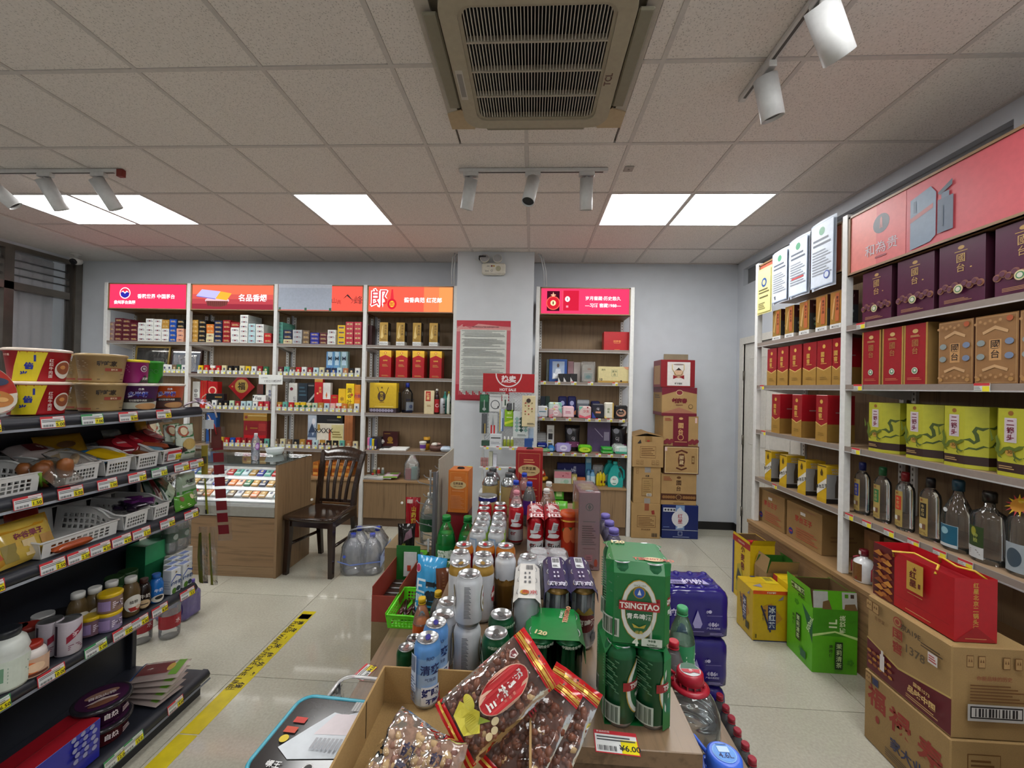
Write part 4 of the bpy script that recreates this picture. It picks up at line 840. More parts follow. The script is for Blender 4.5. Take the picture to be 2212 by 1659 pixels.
put(k7,1410,1700,1186,HZ[1],4.38,.1,'tissue_pack','cream ten-pack of tissues at the end of the shelf','tissue pack','#c9bd8c',[('r',0,0,1,.13,'#a9863a'),('t','10',.09,.2,.16,INK,.03),('r',.43,.4,.62,.82,'#8c9a7a'),('r',.44,.42,.61,.8,'#c9bd8c'),('t','原木',.525,.7,.14,'#4a5a42'),('t','品',.525,.52,.14,'#4a5a42'),('p',[(.8,1),(1,1),(1,.82),(.9,.85)],'#c98a6a'),('c',.74,.12,.06,'#3a3026'),('t','清风',.16,.8,.12,'#5a5a3a')])
# price cards on the shelf edges
def cards(z,xs,yp=4.338,first=0):
 for i,px in enumerate(xs):
  x=P(px,900,y=yp).x
  o=obj('shelf_price_card',B().box(-.028,.028,-.0015,0,-.03,.006,m('#d2d4cf',.4)),None,(x,yp-.003,z))
  tag(o,f'small price card with a yellow patch, {ORD[i]} along the {["second", "third", "fourth"][first]} household shelf edge','price card','price cards on the household shelves')
  obj('print',B().print([('r',0,.72,.5,1,m('#c2363c')),('r',.58,.05,.98,.62,m('#dfd22c')),('s',.05,.15,.5,.65,3,m('#8a8c8a')),('t','5.0',.78,.32,.3,m(INK))],.056,.036,plane((-.028,-.0016,-.03),(1,0,0),(0,0,1))),o,fix=False)
cards(HZ[1],[1172,1203,1238,1274,1327],first=0)
cards(HZ[2],[1171,1195,1228,1270,1292,1317,1344],first=1)
cards(HZ[3],[1168,1190,1216,1241,1265,1294,1320,1350],first=2)
# third household shelf
for i,(a,b_,c) in enumerate(((892,938,'#1e2b3a'),(940,985,'#1d3a34'))):
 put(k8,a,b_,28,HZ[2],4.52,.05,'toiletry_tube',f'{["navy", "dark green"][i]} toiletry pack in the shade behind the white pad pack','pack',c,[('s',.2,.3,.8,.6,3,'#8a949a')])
def pad(k,xl,xr,yt,z,yp,label,col,ops,d=.06,zz=0,rot=0,cat='pad pack'):
 cx,w_,h_=span(k,xl,xr,yt,yp,z+zz);n=8;g1=[]
 o=tag(obj('pad_pack',B().box(-w_/2,w_/2,-d/2,d/2,0,h_,m(col,.28),min(.012,h_*.2)),None,(cx,yp+d/2,z+zz+.001),rot),label,cat)
 obj('print',B().print(ops,w_*.94,h_*.94,plane((-w_*.47,-d/2,h_*.03),(1,0,0),(0,0,1))),o,fix=False);return o
pad(k8,857,964,127,HZ[2],4.37,'white sanitary pack at the post end of the third shelf','#c9ccd0',[('s',.15,.4,.85,.6,1,'#4f7a8a'),('c',.85,.75,.1,'#c9b33a'),('p',[(0,0),(.4,0),(0,.4)],'#9fb0c4')])
pkp=[('p',[(0,.2),(.4,.45),(.2,0),(0,0)],'#d58c96'),('p',[(.7,1),(1,1),(1,.4)],'#7ab8a8'),('e',.55,.5,.22,.3,'#e0d4d4'),('t','ABC',.55,.5,.2,'#c05a7a'),('p',[(.3,1),(.5,1),(.45,.8)],'#d8c54a')]
pad(k8,972,1112,150,HZ[2],4.365,'pink and mint sanitary pack, lower of two stacked','#c3a7ab',pkp)
pad(k8,974,1110,90,HZ[2],4.37,'pink and mint sanitary pack, upper of two stacked','#b9d0c6',pkp,zz=.062)
pad(k8,1115,1234,130,HZ[2],4.365,'pale pink sanitary pack beside the stacked pair','#d3a9b4',[('r',.06,.1,.94,.9,'#dcc0c6'),('s',.25,.35,.75,.6,2,'#b8506f')])
for i,(a,b_) in enumerate(((1072,1160),(1168,1256))):
 pad(k8,a,b_,28,HZ[2],4.47,f'navy sanitary pack with white wings, {["nearer", "farther from"][i]} the pillar side','#191c52',[('e',.5,.68,.25,.12,'#9aa0cc'),('s',.3,.4,.7,.5,1,'#c9cbe0'),('p',[(.5,.1),(1,.1),(1,.35)],'#b5704a')])
pad(k8,1262,1392,62,HZ[2],4.46,'dark grey clear-topped pack with pale lettering','#5d626a',[('t','大码女生',.5,.45,.2,'#1f2228'),('r',0,.8,1,1,'#8f949a')])
pad(k8,1282,1410,130,HZ[2],4.365,'mint and coral sanitary pack with a red brush word','#cdb4b2',[('p',[(0,.3),(.5,.1),(1,.3),(1,0),(0,0)],'#cf5a6c'),('p',[(0,1),(0,.6),(.35,1)],'#6fb8a4'),('t','少女',.6,.6,.26,'#c03a4f'),('c',.72,.92,.07,'#8d2430')])
pad(k8,1416,1540,105,HZ[2],4.37,'navy and black night pad pack with a round emblem','#1b1c2c',[('e',.5,.5,.32,.32,'#2c2a30'),('t','GJ',.5,.65,.18,'#cfcfd8'),('r',.3,.35,.75,.48,'#c98a68'),('p',[(0,0),(.35,0),(0,.45)],'#2a3f9a')])
pad(k8,1546,1642,92,HZ[2],4.375,'white pad pack with a gold edge and green script','#cfcdbf',[('v','棉柔',.42,.5,.16,'#6a7a4a'),('r',.86,0,1,1,'#bfa04f'),('p',[(0,.2),(.3,0),(0,0)],'#d7c26a')])
pad(k8,1652,1782,122,HZ[2],4.37,'black and peach night pad pack at the end of the third shelf','#1b1a1c',[('e',.5,.45,.42,.3,'#b98a72'),('e',.45,.5,.3,.2,'#2a2426'),('t','GJ',.45,.68,.16,'#dad4d0'),('s',.3,.4,.65,.5,1,'#d9b090')])
pad(k8,1408,1500,78,HZ[2],4.48,'navy pack peeping out behind the round emblem pad pack','#23264d',[('s',.2,.7,.8,.85,1,'#5560a8')])
# fourth household shelf
for i in range(7):
 a=P(*k8(852,400),y=4.44);b_=P(*k8(948,400),y=4.44)
 carton('folded_shirt',f'white folded packet, {ORD[i]} up in the thin stack on the fourth shelf','packet',b_.x-a.x,.16,.018,m('#b9bab8',.3),((a.x+b_.x)/2,4.53,HZ[3]+.06+.0185*i if i else HZ[3]+.06),R.uniform(-.04,.04),F=[('r',0,.2,1,.6,'#8e908f')],group='stack of white packets')
put(k8,852,948,490,HZ[3],4.45,.16,'storage_box','dark box carrying the thin stack of white packets','box','#3d4046')
put(k8,957,1030,325,HZ[3],4.45,.06,'earphone_box','white upright box with dark windows on the fourth shelf','box','white',[('r',.2,.45,.8,.68,'#2a2a2e'),('r',.2,.1,.8,.3,'#3a3a40'),('r',.15,.36,.6,.4,'#c9b84a'),('s',.2,.75,.8,.85,2,'#8a8a8a')])
def bagpack(k,xl,xr,yt,z,yp,label,col,ops):
 cx,w_,h_=span(k,xl,xr,yt,yp,z);n=12;fr_=[];bk=[]
 for i in range(n+1):
  u=-1+2*i/n;a=[];c_=[]
  for j in range(n+1):
   v=j/n;t=max(0,(1-abs(u)**4)*(1-abs(2*v-1)**4))**.5*.03;wv=(1-.1*math.sin(v*pi))
   a.append((u*w_/2*wv,-t-.002*math.sin(5*u+9*v),v*h_));c_.append((u*w_/2*wv,t,v*h_))
  fr_.append(a);bk.append(c_)
 o=tag(obj('pouch_pack',B().grid(fr_,m(col,.25)).grid([q[::-1] for q in bk],m(col,.25)),None,(cx,yp+.03,z+.001),(-.1,0,0)),label,'pouch')
 def fn(a,b_,l):
  u=2*a/w_-1;v=b_/h_;t=max(0,(1-abs(u)**4)*(1-abs(2*v-1)**4))**.5*.03
  return Vector((u*w_/2*(1-.1*math.sin(v*pi)),-t-.002*math.sin(5*u+9*v)-.0015-l,b_))
 obj('print',B().print(ops,w_,h_,fn,sub=6),o,fix=False);return o
bagpack(k8,1140,1302,325,HZ[3],4.46,'black pouch with silver waves and magenta foot near the purple folder','#19161c',[('e',.3,.75,.18,.12,'#8d8f9c'),('t','GJ',.55,.48,.14,'#c9c3cc'),('r',.05,.16,.95,.36,'#6d2f5a'),('s',.3,.2,.9,.3,1,'#d6b9c8')])
bagpack(k8,1618,1788,335,HZ[3],4.46,'black and purple pouch at the end of the fourth shelf','#19161c',[('e',.3,.8,.18,.1,'#8d8f9c'),('t','GJ',.35,.5,.16,'#c9c3cc'),('r',.0,.0,1,.26,'#3f2a5c'),('r',.05,.22,.95,.32,'#7a2f62')])
put(k8,1372,1608,276,HZ[3],4.50,.02,'plastic_folder','large purple plastic sheet pack standing at the back','folder','#58496f',[('r',.72,.36,.95,.64,'#9d94b3'),('p',[(.3,.75),(.33,.75),(.68,.48),(.66,.46)],m('#b3a8c9',.2)),('r',.72,.02,.9,.1,'#8a7fa4')],r=.15)
softp=lambda *a,**k:softpack(*a,**k)
def lay(k,xl,xr,yt,yb,z,yp,label,col,top=(),d=.09,name='wipes_pack',cat='pack',zz=0,F=()):
 a=P(*k(xl,yb),y=yp);b_=P(*k(xr,yb),y=yp);h_=max(.02,(yb-yt)*.211/203)
 o=tag(obj(name,B().box(-(b_.x-a.x)/2,(b_.x-a.x)/2,-d/2,d/2,0,h_,m(col,.25),h_*.25),None,((a.x+b_.x)/2,yp+d/2,z+zz+.001)),label,cat)
 W=b_.x-a.x
 if F:obj('front_print',B().print(F,W*.92,h_*.9,plane((-W*.46,-d/2,h_*.05),(1,0,0),(0,0,1))),o,fix=False)
 return o
lay(k8,850,990,540,575,HZ[3],4.365,'pale green wipes pack beneath the navy wipes pack','#7ab07c',F=[('s',.1,.3,.8,.6,1,'#d8e4d0')])
lay(k8,850,958,488,545,HZ[3],4.375,'navy wipes pack lying on the pale green one','#1c2a78',zz=.037,F=[('s',.1,.3,.8,.6,1,'#c3cbe8')])
lay(k8,965,1034,500,566,HZ[3],4.37,'small sky blue tissue pack on the fourth shelf','#2f74b8',F=[('r',.2,.2,.8,.7,'#7fb0dc')])
lay(k8,1040,1204,484,578,HZ[3],4.365,'lilac patterned wipes pack with a pale centre','#8f83c0',F=[('r',.05,.05,.95,.95,'#a79dd0'),('e',.52,.5,.25,.36,'#d5d2e6'),('s',.38,.4,.66,.6,1,'#6a5aa8')])
lay(k8,1278,1418,510,592,HZ[3],4.37,'lime green tissue pack with a yellow-green oval','#5fae14',F=[('e',.45,.4,.45,.35,'#b5d42c'),('t','心相印',.5,.45,.22,'#3a6a14')])
for i in range(2):lay(k8,1512+6*i,1638-8*i,564-32*i,597-32*i,HZ[3],4.37,f'bright green tissue pack, {["lower", "upper"][i]} of a stacked pair','#2f9a32',zz=.036*i,F=[('s',.1,.3,.9,.6,1,'#bfe0b0')])
for i in range(3):lay(k8,1622+14*i,1742+24*i,500+6*i,598,HZ[3],4.45-.04*i,f'white and green wipes pack, {["rearmost", "middle", "front"][i]} of three','#c6d0cb',d=.035,F=[('r',0,0,1,.3,'#3f9a7c'),('r',.3,.25,.95,.8,'#7fbcae'),('r',.33,.3,.92,.75,'#b9d6cf')])
# worktop level
for i,(x,y,c) in enumerate(((852,790,'#b5232a'),(885,780,'#c23b22'),(915,840,'#cf9a2a'),(870,850,'#a81f2c'))):
 a=P(*k8(x,y),y=4.44);softpack('snack_bag',f'{["red", "orange-red", "yellow", "dark red"][i]} snack bag in the heap at the pillar end','snack bag',(a.x,4.44+.02*i,HZ[4]+(.1,.1,.03,.02)[i]),.1,.08,.05,c,.5*i,top=[('e',.5,.5,.25,.3,'#d8c9a8')],tilt=.9 if i < 2 else .2,group='heap of snack bags')
put(k8,1062,1352,712,HZ[4]+.0,4.55,.06,'tissue_box','long navy tissue carton standing behind the pink box','tissue pack','#161c5e',[('p',[(.2,.5),(.26,.75),(.33,.6),(.29,.4)],'#aab4dc'),('t','Vinda',.42,.6,.2,'#c3cae6',.02,.3),('v','超韧三层',.62,.55,.14,'#c3cae6')])
put(k8,1032,1206,797,HZ[4]+.0,4.42,.09,'gift_box','pink topped box with a pale green floral lower half','box','#c9d0c8',[('r',0,.5,1,1,'#cf8792'),('e',.7,.25,.16,.16,'#9fc4ae'),('e',.45,.2,.1,.1,'#b9d4c0'),('p',[(.46,.68),(.52,.74),(.56,.66),(.5,.6)],'#7a2836'),('t','Bag',.75,.85,.16,'#b8505f')])
put(k8,1208,1264,830,HZ[4],4.47,.06,'small_box','small yellow and white box beside the pink box','box','#cfc47a',[('e',.5,.55,.3,.25,'#e6e2c8')])
put(k8,1266,1350,862,HZ[4],4.46,.05,'small_box','low orange box under the blue bottles','box','#c8703f')
put(k8,1353,1412,655,HZ[4],4.52,.05,'wipe_pack','tall pale blue pack behind the blue bottles','pack','#4f93b8',[('r',.1,.8,.9,.95,'#a9cfe0')])
bottle('small blue cleaner bottle nearer the pink box',k8,1360,1408,780,HZ[4],4.46,m('#6fa8d0',.15),m('#3f7ab8'),LB('#b9d4e4','B','#2a5a9a'),neck=.5)
bottle('small blue cleaner bottle beside the yellow ones',k8,1400,1455,788,HZ[4],4.43,m('#6fa8d0',.15),m('#3f7ab8'),LB('#b9d4e4','B','#2a5a9a'),neck=.5)
for i,(a,b_,yy) in enumerate(((1462,1506,830),(1488,1528,815),(1516,1560,826))):
 bottle(f'yellow squeeze bottle with a dark green cap, {ORD[i]} of three',k8,a,b_,yy-25,HZ[4],4.42-.015*(i % 2),m('#c8b414',.25),m('#1f3a22'),[('r',.0,.25,1,.55,'#5a2a1c'),('t','洗',.5,.75,.25,'#8a2a1c')],neck=.25,group='yellow squeeze bottles')
t=thing('wrapped_cutlery','clear bag of white plastic cutlery behind the yellow bottles','bag',(P(*k8(1475,800),y=4.55).x,4.55,HZ[4]))
obj('bag',B().box(-.06,.06,-.03,.03,0,.21,film('#f4f6f8',.25,.1,.9,30),.015),t)
for i in range(7):obj('cutlery',B().tube([(-.045+.015*i,.01*(i % 2),.01),(-.045+.015*i,0,.18)],.004,'#d0d2d2',5),t)
# laundry jugs
def jug(label,px,yp,first=None):
 q=P(px,1050,y=yp)
 t=thing('laundry_jug',label,'jug',(q.x,yp+.05,HZ[4]+.001),0,'turquoise laundry jugs');col=m('#1f9a96',.25)
 pr=[(-.075,0),(.075,0),(.08,.03),(.078,.09),(.06,.15),(.03,.2),(.022,.235),(-.022,.235),(-.05,.2),(-.072,.13),(-.08,.06)]
 b=B()
    # body with a handle hole: solid left part, handle loop at the side
 b.add([(x,y,z) for y in (-.03,.03) for x,z in pr],[tuple(range(11)),tuple(range(21,10,-1))]+[(i,(i+1) % 11,(i+1) % 11+11,i+11) for i in range(11)],col)
 obj('body',b,t);obj('handle',B().tube([(.02,0,.205),(.06,0,.21),(.092,0,.17),(.097,0,.11),(.085,0,.07)],.012,col,8),t)
 obj('cap',B().lathe([(.024,.232,m('#2aa8a2',.3)),(.024,.262),(.02,.268)],n=14),t)
 obj('label',B().print([('e',.5,.5,.5,.5,'#c3dcd8'),('t','洗衣',.5,.65,.18,'#b0304a',.02),('c',.25,.4,.14,'#e0e6e2'),('r',.3,.15,.7,.25,'#4a8a7a')],.085,.1,plane((-.055,-.0302,.02),(1,0,0),(0,0,1))),t,fix=False)
 obj('handle_gap',B().print([('e',.5,.5,.5,.5,'#0f5a58')],.03,.07,plane((.028,-.0305,.1),(1,0,0),(0,0,1))),t,fix=False)
 return t
jug('turquoise laundry jug, front one beside the shelf post',1330,4.37)
jug('turquoise laundry jug, second one behind the front jug',1318,4.47)
# low open cabinet goods
t=carton('cardboard_tray','shallow brown cardboard tray edge above the open cabinet','tray',.42,.008,.085,card('#8a6a45'),(.29,4.33,HZ[4]-.05))
bpx=P(1207,1100,y=4.40)
for i in range(2):softpack('snack_bag',f'bright green snack pouch in the open cabinet, {["upper", "lower"][i]} one','snack bag',(bpx.x,4.42,(.42,.30)[i]-.02),.1,.12,.03,'#4fae2a',0,top=[('r',.2,.3,.8,.7,'#bfe08a')],tilt=1.3,group='green snack pouches')
# ================================================================== PILLAR FIXTURES
t=thing('emergency_light','twin-headed white emergency light on the pillar','emergency light',(P(1067,582,y=4.295).x,4.298,P(1067,582,y=4.295).z))
obj('housing',B().box(-.125,.125,-.055,0,-.065,.055,m('#cfccc0',.4),.015),t)
for i,x in enumerate((-.075,.06)):
 h=obj('lamp_head',B(Matrix.Translation((x-.02,-.04,.1)) @ Matrix.Rotation(1.25,4,'X')).lathe([(.02,-.05,m('#c9c6bb',.4)),(.045,-.01),(.05,.012),(.047,.014)],n=20),t)
 obj('lens',B(Matrix.Translation((x-.02,-.04,.1)) @ Matrix.Rotation(1.25,4,'X')).lathe([(.046,.0145,m('#b9bdc2',.12,.6)),(.02,.006),(.004,.008)],n=20),h);obj('lamp_neck',B().tube([(x-.02,-.03,.05),(x-.02,-.03,.075)],.012,'#b5b2a6'),h)
obj('black_adapter',B().box(-.16,-.08,-.05,-.01,.09,.135,'#1b1b1d',.006),t)
obj('stray_cable',B().tube([(-.2,-.004,.11),(-.17,-.02,.09),(-.1,-.04,.02),(-.02,-.058,-.05),(.08,-.05,-.075)],.003,'#d2d0c8',5),t)
obj('print',B().print([('e',.72,.5,.12,.26,'#a9a48a'),('t','SOS',.2,.25,.14,'#55565a'),('c',.42,.3,.1,'#5a5f66'),('c',.42,.3,.07,'#cfccc0'),('r',.38,.66,.46,.8,'#7a2f2a'),('r',.48,.66,.56,.8,'#a98a2a'),('r',.2,.68,.32,.76,'#8f8f8a')],.23,.11,plane((-.115,-.0555,-.06),(1,0,0),(0,0,1))),t,fix=False)
a=P(988,691,y=4.295);b_=P(1105,863,y=4.295);pw=.575;ph=.85
o=tag(obj('notice_poster',B().box(0,pw,-.002,0,0,ph,m('#c9bfb6',.5)),None,(-.815,4.299,b_.z-.02)),'tall red-bordered notice poster full of fine print on the pillar','poster')
po=[('r',0,0,1,1,'#a82636'),('r',0,.2,1,.95,'#b95a62'),('r',0,.93,1,1,'#b3303e'),('p',[(0,.9),(.1,.95),(.25,.9),(.4,.96),(1,.92),(1,.88),(0,.86)],'#c98a88'),('r',.07,.07,.93,.885,'#c6c9c2'),('t','购买场所安全生产重大隐患排查奖项通知',.54,.92,.018,'#4a1c24',.01),('p',[(.1,.93),(.13,.945),(.17,.93),(.13,.92)],'#b01c2c')]
for k in range(46):
 y_=.868-.0172*k
 if k % 7 == 5:continue
 po.append(('r',.1+.025*((k*5) % 3),y_,.9-.5*(((k*7) % 9)/9)**3,y_+.0062,'#767a7a'))
po += [('r',.05+.03*i,.02,.075+.03*i,.05+.02*((i*7) % 4)+.01,'#9a1f2f') for i in range(20)]
obj('print',B().print(po,pw,ph,plane((0,-.0021,0),(1,0,0),(0,0,1))),o,fix=False)
for i,(x,y,nm) in enumerate(((-.852,4.29,'on the orange-sign side'),(.035,4.29,'on the household-shelf side'))):
 cz=[(0,0,CEIL-.02),(-.02 if i == 0 else .03,0,CEIL-.06),(-.03 if i == 0 else .06,0,CEIL-.2),(-.03 if i == 0 else .07,.03,2.63)]
 o=tag(obj('hanging_cable',B().tube([Vector(q)+Vector((0,0,0)) for q in cz],.006,'#b9bdbf',6),None,(x,y,0)),f'pair of white cables dropping from the ceiling {nm} of the pillar','cable')
 obj('second_cable',B().tube([Vector(q)+Vector((.025,0,-.01)) for q in cz],.006,'#b9bdbf',6),o)
# ================================================================== HOT SALE RACK
RY=4.05
hx=lambda px,y=RY:P(px,900,y=y).x
hz=lambda py,y=RY:P(1095,py,y=y).z
t=thing('display_rack','white mesh display rack with a red header in front of the pillar','display rack',(0,0,0))
xl,xr=hx(1041),hx(1153);zt=hz(807)
obj('header',B().box(xl,xr,RY+.02,RY+.03,zt-.185,zt,m('#a3141c',.4)),t)
W_=xr-xl;ap=lambda r_:[(.5+r_*math.cos(pi+pi*i/18)*.185/W_,.99+r_*math.sin(pi+pi*i/18)) for i in range(19)]
hp=[('p',ap(.72),'#d9d3d3'),('p',ap(.655),'#a3141c'),('t','热卖',.5,.70,.40,'#e4dcdc',.03),('t','HOT SALE',.49,.13,.15,'#e4dcdc',.03)]
obj('lettering',B().print(hp,W_,.185,plane((xl,RY+.02,zt-.185),(1,0,0),(0,0,1))),t,fix=False)
mw=m('#c4c6c6',.4)
for x in (xl+.0,xr-.025):obj('upright',B().box(x,x+.025,RY+.03,RY+.055,.0,zt-.0,mw),t)
b=B();n=26
for i in range(-n,n):
 for s_ in (1,-1):
  x=xl+.03+(xr-xl-.06)*(i+n)/(2*n)
b=B();W_=xr-xl-.05;z0,z1=.95,zt-.19
stp=.030
for s_ in (1,-1):
 k=-int(W_/stp)-1
 while k*stp < (z1-z0):
  za=z0+k*stp;zb=za+W_
  p0=(0,za);p1=(W_,zb)
  if za < z0:p0=(z0-za,z0)
  if zb > z1:p1=(z1-za,z1)
  if p1[0] > p0[0]:
   xa,xb=(p0[0],p1[0]) if s_ > 0 else (W_-p0[0],W_-p1[0])
   b.tube([(xl+.025+xa,RY+.045,p0[1]),(xl+.025+xb,RY+.045,p1[1])],.0022,mw,4)
  k += 1
obj('mesh_panel',b,t,kind='stuff')
for z in (hz(962),hz(1005),hz(1058),.25):
 obj('rack_shelf',B().box(xl,xr,RY-.12,RY+.05,z-.012,z,mw,.002),t)
 for i,x in enumerate((.12,.36,.6,.86)):obj('price_card',B().print([('r',0,0,1,1,'#cfd0cb'),('r',.55,.05,1,.6,'#dccf2c'),('r',0,.75,.5,1,'#c2363c')],.05,.032,plane((xl+(xr-xl)*x-.025,RY-.121,z-.026),(1,0,0),(0,0,1))),t,fix=False)
def hang(x0,x1,y0,y1,label,col,ops,name='hanging_pack',cat='hanging pack',yy=RY-.02,dp=.012):
 a=P(x0,y1,y=yy);b_=P(x1,y0,y=yy);w_,h_=b_.x-a.x,b_.z-a.z
 o=tag(obj(name,B().box(-w_/2,w_/2,-dp,0,-h_,0,col if not isinstance(col,str) else m(col,.35),.003),None,((a.x+b_.x)/2,yy,b_.z)),label,cat)
 obj('print',B().print(ops,w_,h_,plane((-w_/2,-dp-.0003,-h_),(1,0,0),(0,0,1))),o,fix=False)
 obj('hook',B().tube([(0,-.02,-.012),(0,.06,-.004)],.002,ALU(),5),o)
 return o
hang(1036,1057,852,891,'green card pack with a silver tool at the rack edge','#1f4a34',[('r',.1,.6,.9,.95,'#2f6a48'),('r',.45,.1,.55,.7,'#9aa3a0'),('e',.5,.2,.2,.08,'#9aa3a0')])
hang(1057,1083,853,889,'white zip pack holding a coiled grey charging cable','#c6c8c8',[('c',.5,.42,.27,'#55595c'),('c',.5,.42,.22,'#c6c8c8'),('r',0,.86,1,.96,'#a9acac'),('r',.7,.2,.78,.34,'#222')])
hang(1085,1098,852,880,'small white card with a dark green gadget','#c4c8c4',[('r',.4,.15,.65,.6,'#2f4a3c'),('s',.2,.7,.8,.85,2,'#888')])
hang(1094,1106,871,888,'dark grey pointed pouch hanging at the rack centre','#4a4c50',[])
hang(1107,1113,860,893,'narrow black and white pen pack on a hook','#b9bcbc',[('r',.3,.1,.7,.7,INK)])
hang(1090,1111,885,921,'lime green snack-like pouch on the rack','#86b41e',[('t','薄荷',.5,.8,.14,'#d8e8a0'),('p',[(0,.25),(1,.45),(1,.3),(0,.1)],'#c9dc3a'),('s',.2,.5,.8,.6,1,'#e6efc0')])
hang(1079,1088,884,931,'blue and yellow toothbrush blister pack','#9fb4cc',[('r',0,0,.2,1,'#d3b92c'),('r',.4,.1,.6,.9,'#d8dde4'),('r',.75,0,1,.6,'#2a4f8a')])
hang(1055,1075,893,936,'red-handled scissors in a clear blister card','#b4b8b8',[('r',.25,0,.42,.42,'#b3171c'),('r',.58,0,.75,.42,'#b3171c'),('p',[(.35,.42),(.5,.9),(.65,.42)],'#8d9396')])
hang(1040,1053,893,936,'dark multi-tool hanging at the rack edge','#55585c',[('r',.3,0,.45,.5,'#1c1c1e'),('r',.55,0,.7,.5,'#b99a3a')])
hang(1108,1141,889,946,'argyle-patterned sock pack with dark green diamonds','#c3cbca',[('p',[(.1+.3*(i % 3),.3+.14*(i//3)),(.25+.3*(i % 3),.38+.14*(i//3)),(.4+.3*(i % 3),.3+.14*(i//3)),(.25+.3*(i % 3),.22+.14*(i//3))],'#2a4740' if (i+i//3) % 2 else '#7fa39c') for i in range(12)]+[('s',.3,.08,.9,.16,2,'#55605c')],yy=RY-.05)
hang(1127,1157,855,921,'cream sock pack printed with small red motifs','#d2c49c',[('e',.25+.25*(i % 3),.4+.09*(i//2),.06,.025,'#a3423a' if i % 2 else '#8a7a4a') for i in range(11)]+[('s',.4,.06,.95,.13,2,'#3a3026'),('c',.48,.84,.07,'#3a2a22')],yy=RY-.07)
hang(1141,1153,925,960,'pale blue striped pack low on the rack edge','#9fb3c6',[('r',0,.2,1,.4,'#3a5a96')],yy=RY-.03)
for i,px in enumerate((1090,1098,1106)):
 q=P(px,950,y=RY-.06);lathe_thing('spray_bottle',f'small green spray bottle with a white nozzle, {ORD[i]} of three on the rack','bottle',(q.x,RY-.06,hz(962)+.0),[(.015,0,m('#7f8a1c',.15)),(.016,.01),(.016,.06),(.008,.068,m('#d8d8d4')),(.008,.085),(.005,.095)],'small green spray bottles')
q=hz(962)
def rackbox(x0,x1,y0,z,col,label,ops=(),yy=RY-.09):
 a=P(x0,y0,y=yy);b_=P(x1,y0,y=yy)
 return carton('small_box',label,'box',b_.x-a.x,.06,max(.02,a.z-z),m(col,.4),((a.x+b_.x)/2,yy+.03,z+.001),F=ops)
rackbox(1058,1084,938,hz(962),'#c3c7cb','white box of tools on the upper rack shelf',[('s',.1,.6,.9,.8,1,INK),('s',.1,.15,.9,.4,2,'#8a8f96')])
rackbox(1040,1057,952,hz(962),'#2f4a3c','dark green small box on the upper rack shelf')
rackbox(1133,1150,948,hz(962),'#284a86','blue small box on the upper rack shelf')
for i in range(4):q=P(1040+4.2*i,1000,y=RY-.09);lathe_thing('lip_balm',f'pinkish lip balm tube, {ORD[i]} in the row on the rack','tube',(q.x,RY-.09,hz(1005)+.001),[(.009,0,m('#b98a86',.3)),(.009,.045),(.009,.046,m('#8a5a58',.3)),(.009,.085)],'lip balms on the rack',10)
rackbox(1056,1064,976,hz(1005),'#b9bba6','pale green cream tube box on the middle rack shelf')
rackbox(1065,1073,982,hz(1005),'#c9cbd6','small white bottle box on the middle rack shelf')
rackbox(1134,1146,977,hz(1005),'#aab0ac','grey pump pack on the middle rack shelf')
rackbox(1136,1150,1022,hz(1058),'#6b86ad','blue-grey box on the lower rack shelf')
# ================================================================== STACK OF CARTONS
KD='#5a3a1e'
MK='#6d4a28'
STK=[0]
def stackbox(label,xl,xr,yt,yb,yp,d,F=(),L=(),col=None,name='shipping_carton',cat='carton',R_=(),T=(),zb=None):
 a=P(xl,yb,y=yp);b_=P(xr,yt,y=yp);z=STK[0]+.001 if zb is None else zb;STK[0]=b_.z
 return carton(name,label,cat,b_.x-a.x,d,b_.z-z,col or card(),((a.x+b_.x)/2,yp+d/2,z),F=F,L=L,R_=R_,T=T,c=.003)
arrows=lambda x,y,c=MK:[('r',x,y,x+.09,y+.13,c),('r',x+.007,y+.008,x+.083,y+.122,card()),('p',[(x+.02,y+.06),(x+.03,y+.1),(x+.04,y+.06)],c),('p',[(x+.05,y+.06),(x+.06,y+.1),(x+.07,y+.06)],c)]
stackbox('blue carton with a white round red-script emblem at the bottom of the tall stack',1429,1509,1093,1163,4.34,.3,[('r',.38,.27,.62,1,'#6f8cb8'),('p',[(.4,.85),(.5,.95),(.6,.8),(.55,.7)],'#c3ccd8'),('p',[(.4,.3),(.48,.42),(.6,.33)],'#c3ccd8'),('c',.5,.6,.25,'#c9cbd0'),('v','红星',.5,.6,.14,'#a3202c'),('r',0,.25,1,.262,'#b9bec9'),('r',.03,.8,.37,.92,'#b9bec9')]+[('c',.09+.08*i,.86,.03,'#30343c') for i in range(4)]+[('r',.44,.1,.56,.22,'#8f98b8'),('r',.455,.115,.545,.205,'#14255e'),('s',.3,.04,.75,.08,1,'#8f98b8'),('s',.03,.32,.2,.38,1,'#55659a')],col=m('#12235f',.35),zb=0)
stackbox('brown liquor carton with a dark scroll band, second up in the tall stack',1427,1505,1025,1093,4.345,.3,[('v','國台',.5,.62,.16,'#3d2416',.02),('e',.5,.88,.06,.04,KD),('r',0,.15,1,.36,'#4f2c1c'),('c',.5,.25,.09,'#a58556'),('c',.5,.25,.075,'#4f2c1c')]+[('c',.08+.07*i,.25,.05,'#8a6238') for i in range(5)]+[('c',.65+.07*i,.25,.05,'#8a6238') for i in range(5)]+[('s',.06,.78,.3,.92,3,'#8a3a28'),('s',.35,.05,.65,.09,1,KD)])
